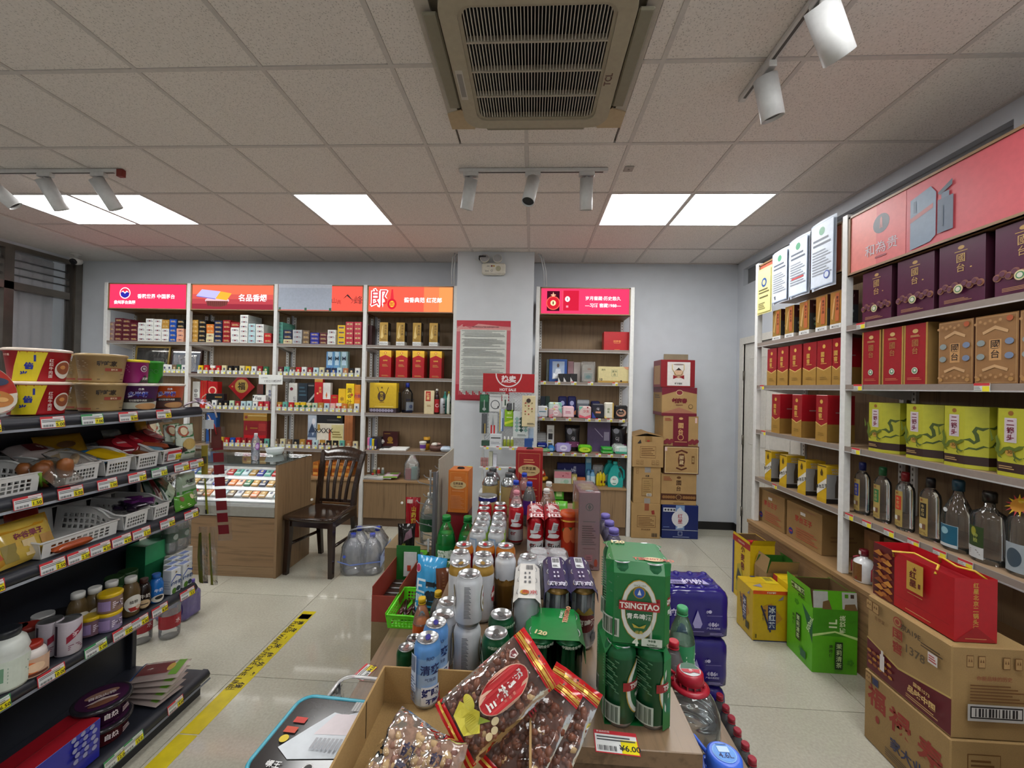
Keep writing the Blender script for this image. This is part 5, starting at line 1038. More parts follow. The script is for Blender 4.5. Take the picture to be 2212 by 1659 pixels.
stackbox('cream-edged brown carton with a barrel emblem, third up in the tall stack',1434,1510,965,1025,4.335,.3,[('r',0,0,1,1,'#4a1f1a'),('r',.02,.03,.98,.97,'#cbb98c'),('r',.04,.055,.96,.945,card()),('r',.42,.28,.58,.72,'#5a2f1e'),('e',.5,.5,.1,.24,'#5a2f1e'),('v','國藏',.5,.5,.15,'#c9b48a'),('p',[(.32,.8),(.5,.88),(.68,.8),(.66,.74),(.5,.82),(.34,.74)],'#5a2f1e'),('p',[(.34,.2),(.5,.13),(.66,.2),(.64,.25),(.5,.18),(.36,.25)],'#5a2f1e'),('r',.79,.38,.87,.66,'#6d4a28'),('v','酱香',.83,.52,.08,'#b59a6a'),('r',.01,.82,.08,.96,'#d3b9b5')],L=[('r',0,0,1,1,card('#8a6a45'))])
stackbox('brown carton with a broad maroon centre stripe, fourth up in the tall stack',1432,1509,900,965,4.34,.3,[('r',.28,0,.72,1,'#6d1a2c'),('v','國台',.5,.58,.18,'#c9a06a',.02),('c',.5,.29,.1,'#c9a06a'),('c',.5,.29,.08,'#6d1a2c'),('s',.33,.12,.68,.16,1,'#c9a06a'),('e',.5,.92,.06,.04,'#c9a06a'),('s',.04,.84,.24,.94,3,'#9a3a34'),('r',.9,.78,.96,.95,'#d3b3ae')]+[('c',.06+.06*i,.12+.05*(i % 2),.07,'#7a2a34') for i in range(4)]+[('c',.77+.06*i,.12+.05*(i % 2),.07,'#7a2a34') for i in range(4)],L=[('s',.2,.1,.8,.3,2,KD)])
stackbox('maroon and brown carton with bold maroon characters, fifth up in the tall stack',1429,1506,838,899,4.34,.3,[('p',[(0,1),(1,1),(1,.78),(.5,.9),(0,.72)],'#6d1a2c'),('p',[(0,0),(1,0),(1,.1),(0,.1)],'#6d1a2c'),('p',[(0,.1),(1,.1),(.5,.3)],'#a06a55'),('e',.5,.82,.1,.1,'#c9b48a'),('e',.5,.82,.085,.08,'#7a2432'),('t','剑南春',.5,.54,.18,'#6d1426',.05),('s',.4,.36,.6,.42,1,'#7a4a34'),('c',.82,.34,.08,'#5f4a28'),('c',.82,.34,.06,card())],L=[('r',0,.82,1,1,'#6d1a2c'),('r',0,0,1,.12,'#6d1a2c'),('s',.2,.6,.8,.75,2,KD)])
o=stackbox('dark red gift carton with a white panel and rope handle topping the tall stack',1427,1502,778,836,4.34,.26,[('r',.19,.06,.86,.92,'#d3cfcc'),('e',.52,.83,.16,.03,'#8a7a78'),('c',.52,.5,.17,'#c9a88c'),('p',[(.38,.55),(.52,.72),(.66,.55),(.6,.62),(.44,.62)],'#2a2224'),('p',[(.36,.45),(.5,.38),(.36,.3)],'#8a1420'),('p',[(.68,.45),(.54,.38),(.68,.3)],'#8a1420'),('t','鹅子姐饭',.52,.14,.07,INK,.02)],L=[('r',.1,.1,.9,.8,'#b58a5a')],col=m('#831a22',.4))
obj('rope_handle',B().tube([(-.06,-.133,.24),(-.06,-.14,.19),(-.02,-.14,.13),(.03,-.14,.13),(.06,-.14,.19),(.06,-.133,.24)],.004,'#c9b07a',6),o)
a=P(1441,777,y=4.5);b_=P(1495,760,y=4.5)
carton('carton_flap','plain cardboard sheet standing behind the dark red gift carton','cardboard',b_.x-a.x,.01,.2,card('#8c8068'),((a.x+b_.x)/2,4.612,b_.z-.2-.02))
tape='#9a7445'
o=stackbox('plain brown carton with a barcode label at the bottom of the short stack',1363,1427,1089,1164,4.31,.3,[('r',.45,.8,.6,1,'#8a4a30'),('r',.2,.32,.84,.66,MK),('r',.215,.335,.825,.645,card()),('s',.24,.36,.8,.62,6,MK),('p',[(.68,.8),(.78,.82),(.8,.7),(.7,.7)],'#8a2f28'),('b',.7,.05,.9,.16,INK),('t','茅台迎宾酒',.5,.26,.05,MK)],zb=0)
stackbox('brown carton with grey printed tape, middle of the short stack',1368,1428,1010,1089,4.315,.28,[('r',.4,.85,.62,1,'#8f8a86'),('r',.4,0,.62,.14,'#8f8a86'),('r',.3,.2,.7,.7,MK),('r',.312,.215,.688,.685,card('#9d8050')),('s',.36,.3,.64,.64,6,'#8a6c42'),('t','红星',.5,.76,.05,INK,.03),('r',.48,.2,.66,.28,'#cfcac0'),('b',.5,.21,.64,.27,INK)]+arrows(.08,.82))
o=stackbox('brown carton with loosely folded flaps on top of the short stack',1366,1434,944,1009,4.305,.3,[('r',.24,.3,.75,.68,MK),('r',.25,.315,.74,.665,card()),('s',.28,.36,.72,.64,5,MK),('p',[(.15,.78),(.25,.9),(.28,.78),(.2,.76)],'#2c2a28'),('r',.4,.84,.62,1,'#8a6a3c'),('e',.5,.86,.05,.03,'#9a3424')]+arrows(.13,.1)+arrows(.26,.1)+arrows(.62,.1)+arrows(.76,.1))
H_=P(1366,944,y=4.305).z-P(1366,1009,y=4.305).z
obj('flap',B(Matrix.Translation((-.16,0,H_)) @ Matrix.Rotation(-.28,4,'Y')).box(0,.17,-.15,.15,0,.004,card('#94754a')),o)
obj('flap',B(Matrix.Translation((.16,0,H_)) @ Matrix.Rotation(.2,4,'Y')).box(-.19,0,-.15,.15,.003,.007,card('#94754a')),o)
# ================================================================== DISPLAY COUNTER
CX0,CX1,CY0,CY1,CZ=-3.05,-1.977,3.11,3.59,.895
cw=wood('#8a6f50','#6c5439','z',.4);cwx=wood('#8a6f50','#6c5439','x',.4)
t=thing('display_counter','wood-sided glass-topped cigarette display counter left of the dark chair','counter',(0,0,0))
obj('side_panel',B().box(CX1-.022,CX1,CY0,CY1,0,CZ-.006,cw,.001),t);obj('side_panel',B().box(CX0,CX0+.022,CY0,CY1,0,CZ-.006,cw,.001),t)
obj('front_panel',B().box(CX0+.022,CX1-.022,CY0+.004,CY0+.02,.085,.47,wood('#86694a','#6c5439','x',.4)),t)
obj('plinth',B().box(CX0+.022,CX1-.022,CY0+.008,CY0+.024,0,.082,cwx),t)
obj('drawer_front',B().box(CX0+.022,CX1-.022,CY0-.004,CY0+.016,.478,.555,m('#8b8880',.35),.002),t)
obj('back_panel',B().box(CX0+.022,CX1-.022,CY1-.02,CY1,0,CZ-.01,cw),t)
obj('inner_shelf',B().box(CX0+.022,CX1-.022,CY0+.02,CY1-.02,.545,.56,m('#c9c9c6',.4)),t)
obj('glass_top',B().box(CX0-.004,CX1+.003,CY0-.004,CY1,CZ-.006,CZ,film('#cfe6de',.10,.03,.02),.001),t)
obj('glass_front',B().box(CX0+.022,CX1-.022,CY0+.002,CY0+.006,.56,CZ-.006,film('#dfeee8',.03,.02,.02)),t)
obj('sill_strip',B().box(CX0+.022,CX1-.022,CY0,CY0+.02,.555,.575,m('#bfc2c2',.3,.3)),t)
obj('light_housing',B().box(CX0+.022,CX1-.022,CY0+.006,CY0+.04,CZ-.0095,CZ-.0065,m('#b9bcbc',.3,.4)).box(CX0+.022,CX1-.022,CY0+.006,CY0+.009,CZ-.026,CZ-.0095,m('#b9bcbc',.3,.4)),t);obj('light_bar',B().box(CX0+.03,CX1-.03,CY0+.014,CY0+.032,CZ-.018,CZ-.0105,emit('#fbfdff',22)),t)
# papers under the glass top at the back
for i,(x,c) in enumerate(((-2.86,'#c9c7b0'),(-2.66,'#cfcfc0'),(-2.45,'#b0a04a'),(-2.22,'#4f7a4a'),(-2.08,'#b9c4b8'))):obj('paper_under_glass',B().box(x-.09,x+.09,CY1-.2,CY1-.03,CZ-.0105,CZ-.0095,m(c,.6)),t)
rowc=[['pale blue','white','gold','orange','gold','silver','brown','pale blue','white','orange','brown','red','white','gold'],
['black','black','gold','navy','gold','green','peach','orange','navy','deep blue','silver','black','gold','pink'],
['gold','red','red','teal','deep blue','gold','pale blue','teal','red','white','navy','copper','green','blue'],
['yellow','white','pink','red','pink','white','navy','green','yellow','navy','teal','silver','cream','red']]
RN=['bottom','second','third','top']
for r_ in range(4):
 y0=CY0+.05+.085*r_;z0=.575+.068*r_;an=.55
 ti=obj('display_tier',B(Matrix.Translation((0,y0,z0)) @ Matrix.Rotation(an,4,'X')).box(CX0+.03,CX1-.03,0,.105,-.004,0,m('#dfe2e4',.3)),t)
 obj('tier_lip',B(Matrix.Translation((0,y0,z0)) @ Matrix.Rotation(an,4,'X')).box(CX0+.03,CX1-.03,-.004,0,-.004,.012,m('#d0d4d6',.2)),ti)
 for i in range(14):
  x=-2.035-.066*i+.012*(r_ % 2);cn=rowc[r_][i]
  M=(x,y0+.028*math.cos(an)-.002*math.sin(an)+.012,z0+.028*math.sin(an)+.003+.008)
  o=obj('cigarette_pack',B().box(-.0275,.0275,0,.072,0,.016,m(C[cn],.3),.001),None,M,(an,0,R.uniform(-.02,.02)))
  tag(o,f'{cn} cigarette pack in the display counter, {RN[r_]} tier, {ORD[i]} from the chair side','cigarette pack','cigarette packs in the display counter')
  sc=stripe(cn);obj('top_print',B().print([('c',.5,.62,.16,m(sc)),('r',.1,.15,.9,.3,m('#d8d8d4'))],.055,.072,plane((-.0275,0,.0161),(1,0,0),(0,1,0))),o,fix=False)
  lb=obj('price_label',B(Matrix.Translation((x,y0,z0)) @ Matrix.Rotation(an,4,'X')).box(-.029,.029,.002,.03,.0005,.002,m('#dfe0dc',.4)),ti)
# water bottle and white dish on the counter
q=P(555,993,z=CZ);gw=film('#e8ecff',.16,.06,.3,40)
o=thing('water_bottle','clear water bottle with a purple print standing on the counter glass','bottle',(q.x,q.y-.02,CZ+.001))
obj('body',B().lathe([(.028,0,gw),(.031,.01),(.031,.12),(.029,.125),(.031,.13),(.031,.155),(.02,.185),(.012,.2)],n=18),o);obj('water',B().lathe([(.027,.004,glass('#f4f8ff',0,1.33)),(.029,.012),(.029,.10)],n=18),o)
obj('cap',B().lathe([(.0135,.198,m('#d4d4da',.3)),(.0135,.218),(.012,.221)],n=14),o);obj('label',B().print([('e',.55,.5,.3,.5,'#8a4a9a'),('e',.5,.5,.2,.32,'#c9b0d8')],.06,.06,wrap(.0318,-pi/2,.085),sub=10),o,fix=False)
q=P(578,985,z=CZ)
t2=thing('white_dish','low white plastic dish at the back of the counter','dish',(q.x+.0,q.y+.1,CZ+.001));obj('dish',B().lathe([(.06,0,m('#b9c2c2',.4)),(.075,.05),(.07,.052),(.055,.008)],n=20),t2);obj('rim',B().lathe([(.075,.048,m('#c6cdcd')),(.078,.056),(.072,.056)],n=20,caps=False),t2)
# ================================================================== CHAIR
dk=wood('#2c1d15','#170e0a','z',.18);dkx=wood('#2f2017','#170e0a','y',.14)
t=thing('wooden_chair','dark polished wooden chair with a slatted back beside the display counter','chair',(-1.752,3.165,0),-.09)
def leg(pts,a=.02):
 b=B();rs=[]
 for i in range(len(pts)-1):
  pass
 n=len(pts);vs=[];fs=[]
 for x,y,z,s_ in pts:vs += [(x-s_,y-s_,z),(x+s_,y-s_,z),(x+s_,y+s_,z),(x-s_,y+s_,z)]
 for i in range(n-1):
  for k in range(4):fs.append((4*i+k,4*i+(k+1) % 4,4*i+4+(k+1) % 4,4*i+4+k))
 fs += [(3,2,1,0),(4*n-4,4*n-3,4*n-2,4*n-1)]
 return B().add(vs,fs,dk)
for sx in (-1,1):
 obj('leg',leg([(sx*.195,.01,0,.017),(sx*.192,.015,.15,.019),(sx*.185,.02,.33,.022),(sx*.185,.02,.445,.023)]),t)
 obj('leg',leg([(sx*.170,.44,0,.017),(sx*.167,.41,.2,.019),(sx*.165,.385,.40,.021),(sx*.165,.38,.47,.021),(sx*.168,.395,.60,.019),(sx*.18,.44,.78,.018),(sx*.193,.485,.905,.018),(sx*.195,.492,.93,.012)]),t)
 obj('side_rail',B().add([(sx*.185-.012,.03,.385),(sx*.185+.012,.03,.385),(sx*.172+.012,.40,.385),(sx*.172-.012,.40,.385)]+[(sx*.185-.012,.03,.445),(sx*.185+.012,.03,.445),(sx*.172+.012,.40,.445),(sx*.172-.012,.40,.445)],[(0,1,2,3),(4,5,6,7),(0,1,5,4),(1,2,6,5),(2,3,7,6),(3,0,4,7)],dk),t)
 obj('stretcher',B().tube([(sx*.19,.02,.235),(sx*.167,.40,.215)],.013,dk,6),t)
obj('front_rail',B().box(-.18,.18,.012,.032,.385,.445,dk),t);obj('back_rail',B().box(-.16,.16,.37,.39,.39,.445,dk),t)
so=[(x,y) for x,y in [(-.225,.0),(-.2,-.03),(-.1,-.045),(0,-.048),(.1,-.045),(.2,-.03),(.225,.0),(.222,.1),(.19,.39),(.165,.41),(-.165,.41),(-.19,.39),(-.222,.1)]]
sb=B();ctr=(0,.19);rings=[(1,.447),(1.0,.468),(.985,.476),(.8,.470),(.5,.464),(.2,.463)]
vs=[(ctr[0]+(x-ctr[0])*k,ctr[1]+(y-ctr[1])*k,z) for k,z in rings for x,y in so];n=len(so)
fs=[(i*n+k,i*n+(k+1) % n,(i+1)*n+(k+1) % n,(i+1)*n+k) for i in range(len(rings)-1) for k in range(n)]+[tuple(range(n))[::-1],tuple(range(n*(len(rings)-1),n*len(rings)))]
obj('seat',sb.add(vs,fs,dkx,True),t)
cr=[];
for j,(f0,f1) in enumerate(((0,0),(1,0),(1,1),(0,1),(0,0))):
 row=[]
 for i in range(13):
  u=-1+2*i/12;top=.925+.035*(1-u*u);bot=.835+.012*(1-u*u);z=top if f1 else bot
  y=.468+(z-.85)*.26+.02*(1-u*u)+(.011 if f0 else -.011);row.append((u*.185,y,z))
 cr.append(row)
obj('crest_rail',B().grid(cr,dkx),t)
obj('lower_rail',B().box(-.16,.16,.375,.397,.49,.515,dk),t)
for i in range(4):
 x=-.10+.066*i;rows=[]
 for j in range(9):
  v=j/8;z=.505+.345*v;y=.386+.095*v+.02*math.sin(pi*v)*-1;xx=x*(.85+.3*v)
  rows.append([(xx-.013,y-.007,z),(xx+.013,y-.007,z),(xx+.013,y+.007,z),(xx-.013,y+.007,z),(xx-.013,y-.007,z)])
 obj('back_slat',B().grid(rows,dk),t)
# ================================================================== WRAPPED WATER PACK BY THE CHAIR
def big_bottle(t,x,y,z0,h,r,body,capc,name='bottle',lab=None,n=18):
 o=obj(name,B().lathe([(r*.9,0,body),(r,.015),(r,h*.28),(r*.94,h*.3),(r,h*.33),(r,h*.6),(r*.85,h*.72),(r*.45,h*.85),(r*.26,h*.89),(r*.26,h*.92)],n=n),t,(x,y,z0))
 obj('cap',B().lathe([(r*.3,h*.905,capc),(r*.3,h*.985),(r*.27,h)],n=14),o)
 if lab:obj('label',B().print(lab,2*pi*r*.5,h*.25,wrap(r*1.01,-pi/2,h*.32),sub=14),o,fix=False)
 return o
t=thing('water_pack','clear-wrapped pack of large water bottles on the floor beside the chair','water pack',(-1.372,3.375,0),.10)
wg=film('#dfe6f2',.22,.07,.5,30)
for i in range(2):
 for j in range(2):big_bottle(t,-.078+.156*i,-.078+.156*j,.004,.31,.074,wg,m('#2a3fae',.3))
pts=[]
for j in range(9):
 z=[0,.02,.08,.15,.21,.25,.28,.30,.318][j];k=[.98,1.03,1.04,1.03,1.0,.9,.78,.74,.72][j]
 pts.append([((.160*k+.006*math.sin(5*i+3*j))*c_,(.160*k+.005*math.sin(4*i+j))*s_,z) for i in range(33) for c_,s_ in [(max(-1,min(1,1.25*math.cos(2*pi*i/32))),max(-1,min(1,1.25*math.sin(2*pi*i/32))))]])
obj('shrink_wrap',B().grid(pts,film('#e3e8f4',.14,.06,1.0,18)),t)
obj('print',B().print([('p',[(0,.1),(1,.25),(1,.8),(0,.65)],m('#8ba4d8',.3)),('t','ganten',.5,.46,.3,m('#3a2f9a'),.03,.12)],.34,.17,plane((.169,-.17,.05),(0,1,0),(0,0,1))),t,fix=False)
obj('print',B().print([('p',[(0,.5),(.3,.32),(1,.5),(1,.56),(.3,.38),(0,.56)],m('#6f86cc')),('c',.16,.75,.07,m('#3f58c0'))],.34,.17,plane((-.17,-.169,.03),(1,0,0),(0,0,1))),t,fix=False)
obj('carry_handle',B().tube([(-.12,-.02,.318),(-.06,-.02,.335),(.06,.0,.34),(.12,.0,.322)],.008,film('#e9edf5',.4,.1,.3),6),t)
# floor tape with the waiting line
tx0,tx1=-1.507,-1.42
mt=m('#c3b11c',.35,nz=.12,scale=18)
t=thing('floor_tape','yellow floor tape printed with a please-wait line','tape',(0,0,0))
for y0,y1 in ((.6,1.712),(1.718,2.69)):obj('tape_strip',B().box(tx0,tx1,y0,y1,.0003,.0012,mt),t)
INKT=m('#1c1a10',.5)
L_=.70;fn=plane((tx0,2.665,.0013),(0,-1,0),(1,0,0));W_=tx1-tx0
# the line reads toward the viewer: u along -y, v along +x
b=B()
for q in [('r',.015,.10,.095,.92,INKT),('r',.022,.14,.088,.88,mt),('c',.035,.74,.07,INKT),('r',.045,.42,.075,.62,INKT),('r',.04,.25,.05,.42,INKT),('r',.065,.25,.08,.42,INKT)]+[('t',ch,.155+.112*i,.64,.46 if ch != '一' else .09,INKT,.03) for i,ch in enumerate('请在一米线外等候')]:b.print([q],L_,W_,fn)
v,f,wd=glyphs('PLEASE WAIT OUTSIDE THE LINE',.01)
k=L_*.84/wd;b.add([fn(L_*.56+x*k,W_*.21+y*k*1.1,.001) for x,y in v],f,INKT)
obj('lettering',b,t,fix=False)
for y,a in ((1.97,.4),(2.2,-.2),(1.35,.5)):obj('scuff',B().add([(tx0+.01,y,.0022),(tx0+.05,y+.02*a,.0022),(tx0+.052,y+.02*a+.004,.0022),(tx0+.012,y+.004,.0022)],[(0,1,2,3)],m('#4f4818',.6)),t,fix=False)
# ================================================================== SNACK GONDOLA (faces +x)
GX=-1.655;GB=-1.985;GY0,GY1=.25,1.965;GZ=[1.412,1.155,.912,.532];GZB=.105
gm=m('#23262f',.42);gm2=m('#23262e',.45);clr=film('#e8ecf4',.02,.05,.0)
gd=thing('snack_gondola','dark grey metal snack gondola with clear price rails','gondola shelf',(0,0,0))
obj('back_panel',B().box(GB-.03,GB,GY0,GY1-.005,.02,1.40,gm2),gd)
u=obj('end_upright',B().box(GB-.045,GB+.03,GY1-.03,GY1-.004,0,1.40,gm2,.003),gd)
b=B()
for k in range(24):b.box(GB-.02,GB-.006,GY1-.0045,GY1-.0035,.08+.054*k,.105+.054*k,'#0b0c0f')
obj('slots',b,u,kind='stuff')
def rail(zt,x,par):
 """curved dark rail with a clear ticket cover"""
 prof=[(x-.03,zt),(x-.008,zt),(x,zt-.008),(x+.006,zt-.02),(x+.002,zt-.036),(x-.012,zt-.042)]
 obj('price_rail',B().grid([[(px,yy,pz) for px,pz in prof] for yy in (GY0,GY1)],gm),par)
 prof2=[(x+.0015,zt-.004),(x+.0075,zt-.02),(x+.005,zt-.038),(x+.009,zt-.046)]
 obj('rail_lip',B().grid([[(px,yy,pz) for px,pz in prof2[2:]] for yy in (GY0,GY1)],m('#6a6e76',.35)),par)
SH=[]
for i,z in enumerate(GZ):
 s=obj('shelf',B().box(GB,GX-.02,GY0,GY1,z-.03,z-.003,gm,.003),gd);SH.append(s);rail(z,GX,s)
 obj('side_bracket',B().add([(GB,GY1-.012,z-.03),(GX-.05,GY1-.012,z-.03),(GX-.05,GY1-.012,z-.05),(GB,GY1-.012,z-.11),(GB,GY1-.009,z-.03),(GX-.05,GY1-.009,z-.03),(GX-.05,GY1-.009,z-.05),(GB,GY1-.009,z-.11)],[(0,1,2,3),(4,5,6,7),(0,1,5,4),(2,3,7,6),(1,2,6,5)],m('#c9c9c6',.4)),s)
bs=obj('base_deck',B().box(GB,-1.60,GY0,GY1,.075,GZB-.003,gm,.003),gd);rail(GZB,-1.578,bs)
obj('kick_plate',B().box(-1.62,-1.596,GY0,GY1-.03,0,.075,m('#1d1f24',.5)),gd);obj('kick_plate',B().box(GB,-1.62,GY1-.054,GY1-.03,0,.075,m('#1d1f24',.5)),gd)
# price tags in the rails
def gtag(px0,px1,row,price,red=True,yy=None):
 x=GX if row < 4 else -1.578;z=(GZ+[GZB])[row]
 a=P(px0,yy or 900,x=x+.008).y;b_=P(px1,yy or 900,x=x+.008).y;L=b_-a
 par=SH[row] if row < 4 else bs
 p0=Vector((x+.0100,a,z-.041));u=Vector((0,1,0));v=Vector((-.006,0,.039)).normalized();ec='#c2343c' if red else '#3f8f5c'
 bb=B().print([('r',0,0,1,1,m(ec,.4)),('r',.03,.04,.97,.8,m('#d6d8d8',.4)),('r',.5,.84,.95,.96,m('#d6d8d8',.4)),('r',.6,.04,.97,.62,m('#dfd41c',.4)),('s',.06,.5,.92,.76,2,m('#55585c')),('b',.07,.1,.5,.3,m('#55585c')),('t',price,.79,.26,.3,m('#1c1c1c'),.02),('s',.64,.48,.8,.58,1,m('#6a6420'))],L,.039,plane(p0,u,v),eps=.0003)
 obj('price_tag',bb,par,fix=False)
for px0,px1,pr,rd in ((-30,4,'4.50',1),(88,141,'5.00',1),(176,224,'7.00',0),(257,298,'8.00',1),(338,370,'4.9',1)):gtag(px0,px1,0,pr,rd,900)
for px0,px1,pr,rd in ((30,94,'1.50',1),(126,181,'5.50',1),(211,254,'1.00',1),(277,316,'2.00',1),(327,361,'1.50',0),(376,408,'2.50',1),(409,439,'2.00',1)):gtag(px0,px1,1,pr,rd,1040)
for px0,px1,pr,rd in ((-60,14,'8.00',1),(88,144,'2.50',1),(147,195,'2.50',1),(195,240,'4.20',1),(242,284,'4.50',1),(286,325,'2.50',1),(345,377,'6.00',1),(397,427,'3.00',1)):gtag(px0,px1,2,pr,rd,1170)
for px0,px1,pr,rd in ((-40,28,'6.50',0),(84,143,'10.00',1),(184,232,'5.00',0),(244,286,'7.00',1),(281,320,'6.00',1),(327,361,'8.00',1),(387,418,'3.5',1)):gtag(px0,px1,3,pr,rd,1380)
for px0,px1,pr,rd in ((228,272,'12.0',0),(265,311,'15.0',0),(362,395,'14.00',1)):gtag(px0,px1,4,pr,rd,1560)
# ---- top deck: noodle tubs
RG=pi/2      # goods facing +x
def tub(label,px,py,zb,cols,ops,x=None,r=.075,h=.112,lidc='#cfcac0',name='noodle_tub',wall=.82,bx=-1.765):
 q=P(px,py,x=bx);bm_=m(cols,.35)
 o=tag(obj(name,B().lathe([(r*wall,0,bm_),(r*wall,.006),(r*.97,h-.012),(r*1.03,h-.01,m(lidc,.3)),(r*1.03,h-.002),(r*.98,h)],n=28),None,(bx,q.y,zb+.001),RG-.75),label,'noodle tub')
 def fn(u,v,l):
  rr=r*(wall+(.97-wall)*v/h)+.0008+l;a=-pi/2+u/r-1.0*0;return Vector((rr*math.cos(a),rr*math.sin(a),v))
 W=pi*r
 obj('print',B().print(ops,W,h-.014,lambda u,v,l:fn(u-W/2,v+.002,l),sub=20),o,fix=False)
 lid=obj('lid_seal',B().lathe([(r*1.0,h-.004,m(lidc,.25)),(r*.9,h+.001)],n=28),o)
 return o
Z0=GZ[0]
redp=[('p',[(.34,1.0),(.62,1.0),(.52,0),(.22,0)],m('#d8c41a')),('t','1',.50,.78,.22,m('#20308f'),.05),('t','倍',.44,.52,.24,m('#20308f'),.05),('t','半',.39,.22,.24,m('#20308f'),.05),('v','红烧牛肉面',.66,.45,.12,'#e0d0c8'),('e',.82,.42,.12,.32,'#d8d0c4'),('e',.82,.47,.1,.22,'#8f4a2a'),('e',.80,.5,.04,.07,'#c98a4a'),('t','大食桶',.2,.88,.08,'#d8b8a8'),('t','老',.95,.85,.2,'#c9d0e4')]
for k in range(2):tub(f'red beef noodle tub with a yellow slash, {["lower", "upper"][k]} of the stacked pair',80,850,Z0+.115*k,'#a3141c',redp,r=.083,h=.115,lidc='#d9c8b8')
tanp=[('v','嗨',.5,.8,.01,INK),('t','嗨吃家',.58,.74,.22,'#2a2018',.03),('s',.12,.45,.34,.85,6,'#8f7a58'),('r',.55,.44,.82,.56,'#8f3a2c'),('t','酸辣粉',.68,.5,.08,'#d8c4a4'),('s',.5,.28,.85,.36,1,'#8f7a58'),('s',.45,.08,.86,.14,1,'#5a4632'),('r',.1,.06,.38,.13,'#9a4a3a'),('r',.22,.3,.34,.42,'#7a6848')]
for j,(px,bx,nm) in enumerate(((218,-1.75,'front'),(183,-1.885,'rear'))):
 for k in range(2):tub(f'kraft-coloured rice noodle tub, {["lower", "upper"][k]} one of the {nm} stack',px,850,Z0+.115*k,'#a08558',tanp,r=.077,h=.113,lidc='#a48b60',bx=bx)
dp=lambda c2:[('p',[(0,0),(1,0),(1,.35),(.5,.28),(0,.4)],c2),('t','白象',.55,.88,.1,'#d8d4d8'),('t','多半桶',.5,.64,.26,m('#d8d8e4'),.06),('t','多半桶',.5,.64,.24,m('#2f3aa0'),.02),('r',.2,.3,.8,.46,'#2c2426'),('t','老坛酸菜牛肉面',.5,.38,.09,'#d8d4cc'),('e',.66,.12,.2,.14,'#b98a5a')]
tub('purple pickled-cabbage noodle tub beside the kraft tubs',297,850,Z0,'#4a1c52',dp('#c3c3b4'),r=.072,h=.112,bx=-1.74)
tub('orange beef noodle tub at the end of the top deck',358,850,Z0,'#c4501c',dp('#5a3a34'),r=.072,h=.112,bx=-1.74)
mp_=[('s',.15,.5,.4,.9,5,'#c98ab8'),('c',.72,.7,.16,'#d8c8d0'),('c',.72,.7,.13,'#5a1c4a'),('t','味',.72,.7,.14,'#d8d8d0'),('p',[(.6,0),(.75,.4),(.9,0)],'#2a2a20'),('t','无糖',.75,.2,.14,'#e0e0d8')]
tub('magenta cup with a yellow rim on top of the purple tub',290,795,Z0+.114,'#8f1c66',mp_,r=.05,h=.1,lidc='#d3bf1c',wall=.9,bx=-1.74,name='snack_cup')
tub('green cup standing on top of the orange and purple tubs',322,795,Z0+.114,'#23861c',[('t','PO',.6,.6,.25,'#1c6a18'),('p',[(.7,0),(.85,.4),(1,0)],'#1c2a1a'),('s',.2,.3,.5,.8,4,'#2f9a28')],r=.052,h=.1,lidc='#2f8a28',wall=.95,bx=-1.765,name='snack_cup')
q=P(258,800,x=-1.84);carton('snack_tin','dark grey tin standing behind the magenta cup','tin',.07,.07,.21,m('#2a2d33',.4),(-1.86,q.y,Z0+.001),RG,F=[('s',.2,.3,.8,.7,3,'#55585f')])
# round-lidded bowl propped on its side
q=P(14,832,x=-1.69)
o=tag(obj('noodle_bowl',B(Matrix.Rotation(1.28,4,'Y')).lathe([(.055,-.07,m('#b3ada2',.4)),(.078,-.005),(.083,0),(.083,.004),(.08,.006)],n=32),None,(-1.72,q.y-.02,Z0+.088),.25),'red-lidded noodle bowl propped on its side at the viewer end','noodle bowl')
M=Matrix.Rotation(1.28,4,'Y') @ Matrix.Translation((0,0,.0065)) @ Matrix.Rotation(pi/2,4,'Z')
pl=plane((-.08,-.08,0),(1,0,0),(0,1,0))
obj('lid_print',B(M).print([('c',.5,.5,.49,m('#a82a2c',.3)),('p',[(.02,.42),(.2,.4),(.5,.42),(.8,.4),(.98,.42),(.9,.2),(.7,.06),(.5,.01),(.3,.06),(.1,.2)],m('#cfc8bc')),('e',.5,.3,.36,.18,'#b5763a'),('e',.4,.34,.16,.07,'#7d4a24'),('e',.62,.28,.12,.05,'#d0a060'),('e',.55,.38,.06,.03,'#6f9a3a'),('e',.5,.66,.36,.1,m('#2c3a5a')),('t','拌面',.5,.66,.16,'#dcd6cf',.03)],.16,.16,pl),o,fix=False)
# white orchid at the end of the top deck
q=P(420,868,x=-1.66);pt=m('#c9b8cc',.5);t=thing('artificial_flower','white artificial lily drooping at the end of the top deck','flower',(-1.66,1.955,Z0+.004))
for i in range(9):
 a=2*pi*i/9+.2;L=R.uniform(.05,.075);el=R.uniform(.1,.9)
 d=Vector((math.cos(a)*math.cos(el),math.sin(a)*math.cos(el),math.sin(el)));sd=d.cross(Vector((0,0,1))).normalized();rows=[]
 for j in range(7):
  v=j/6;w_=.013*math.sin(pi*min(1,v*.95+.05));c_=d*L*v+Vector((0,0,.02-.035*v*v));rows.append([c_-sd*w_,c_+Vector((0,0,-.004)),c_+sd*w_])
 obj('petal',B().grid(rows,pt),t)
obj('stamen',B().tube([(0,0,.01),(.01,.01,.045),(.02,.02,.06)],.003,'#b9a08a',5),t);obj('stem',B().tube([(.0,0,.012),(.03,.03,.02),(.045,.05,-.03),(.05,.055,-.06)],.004,'#b3a8a8',6),t)
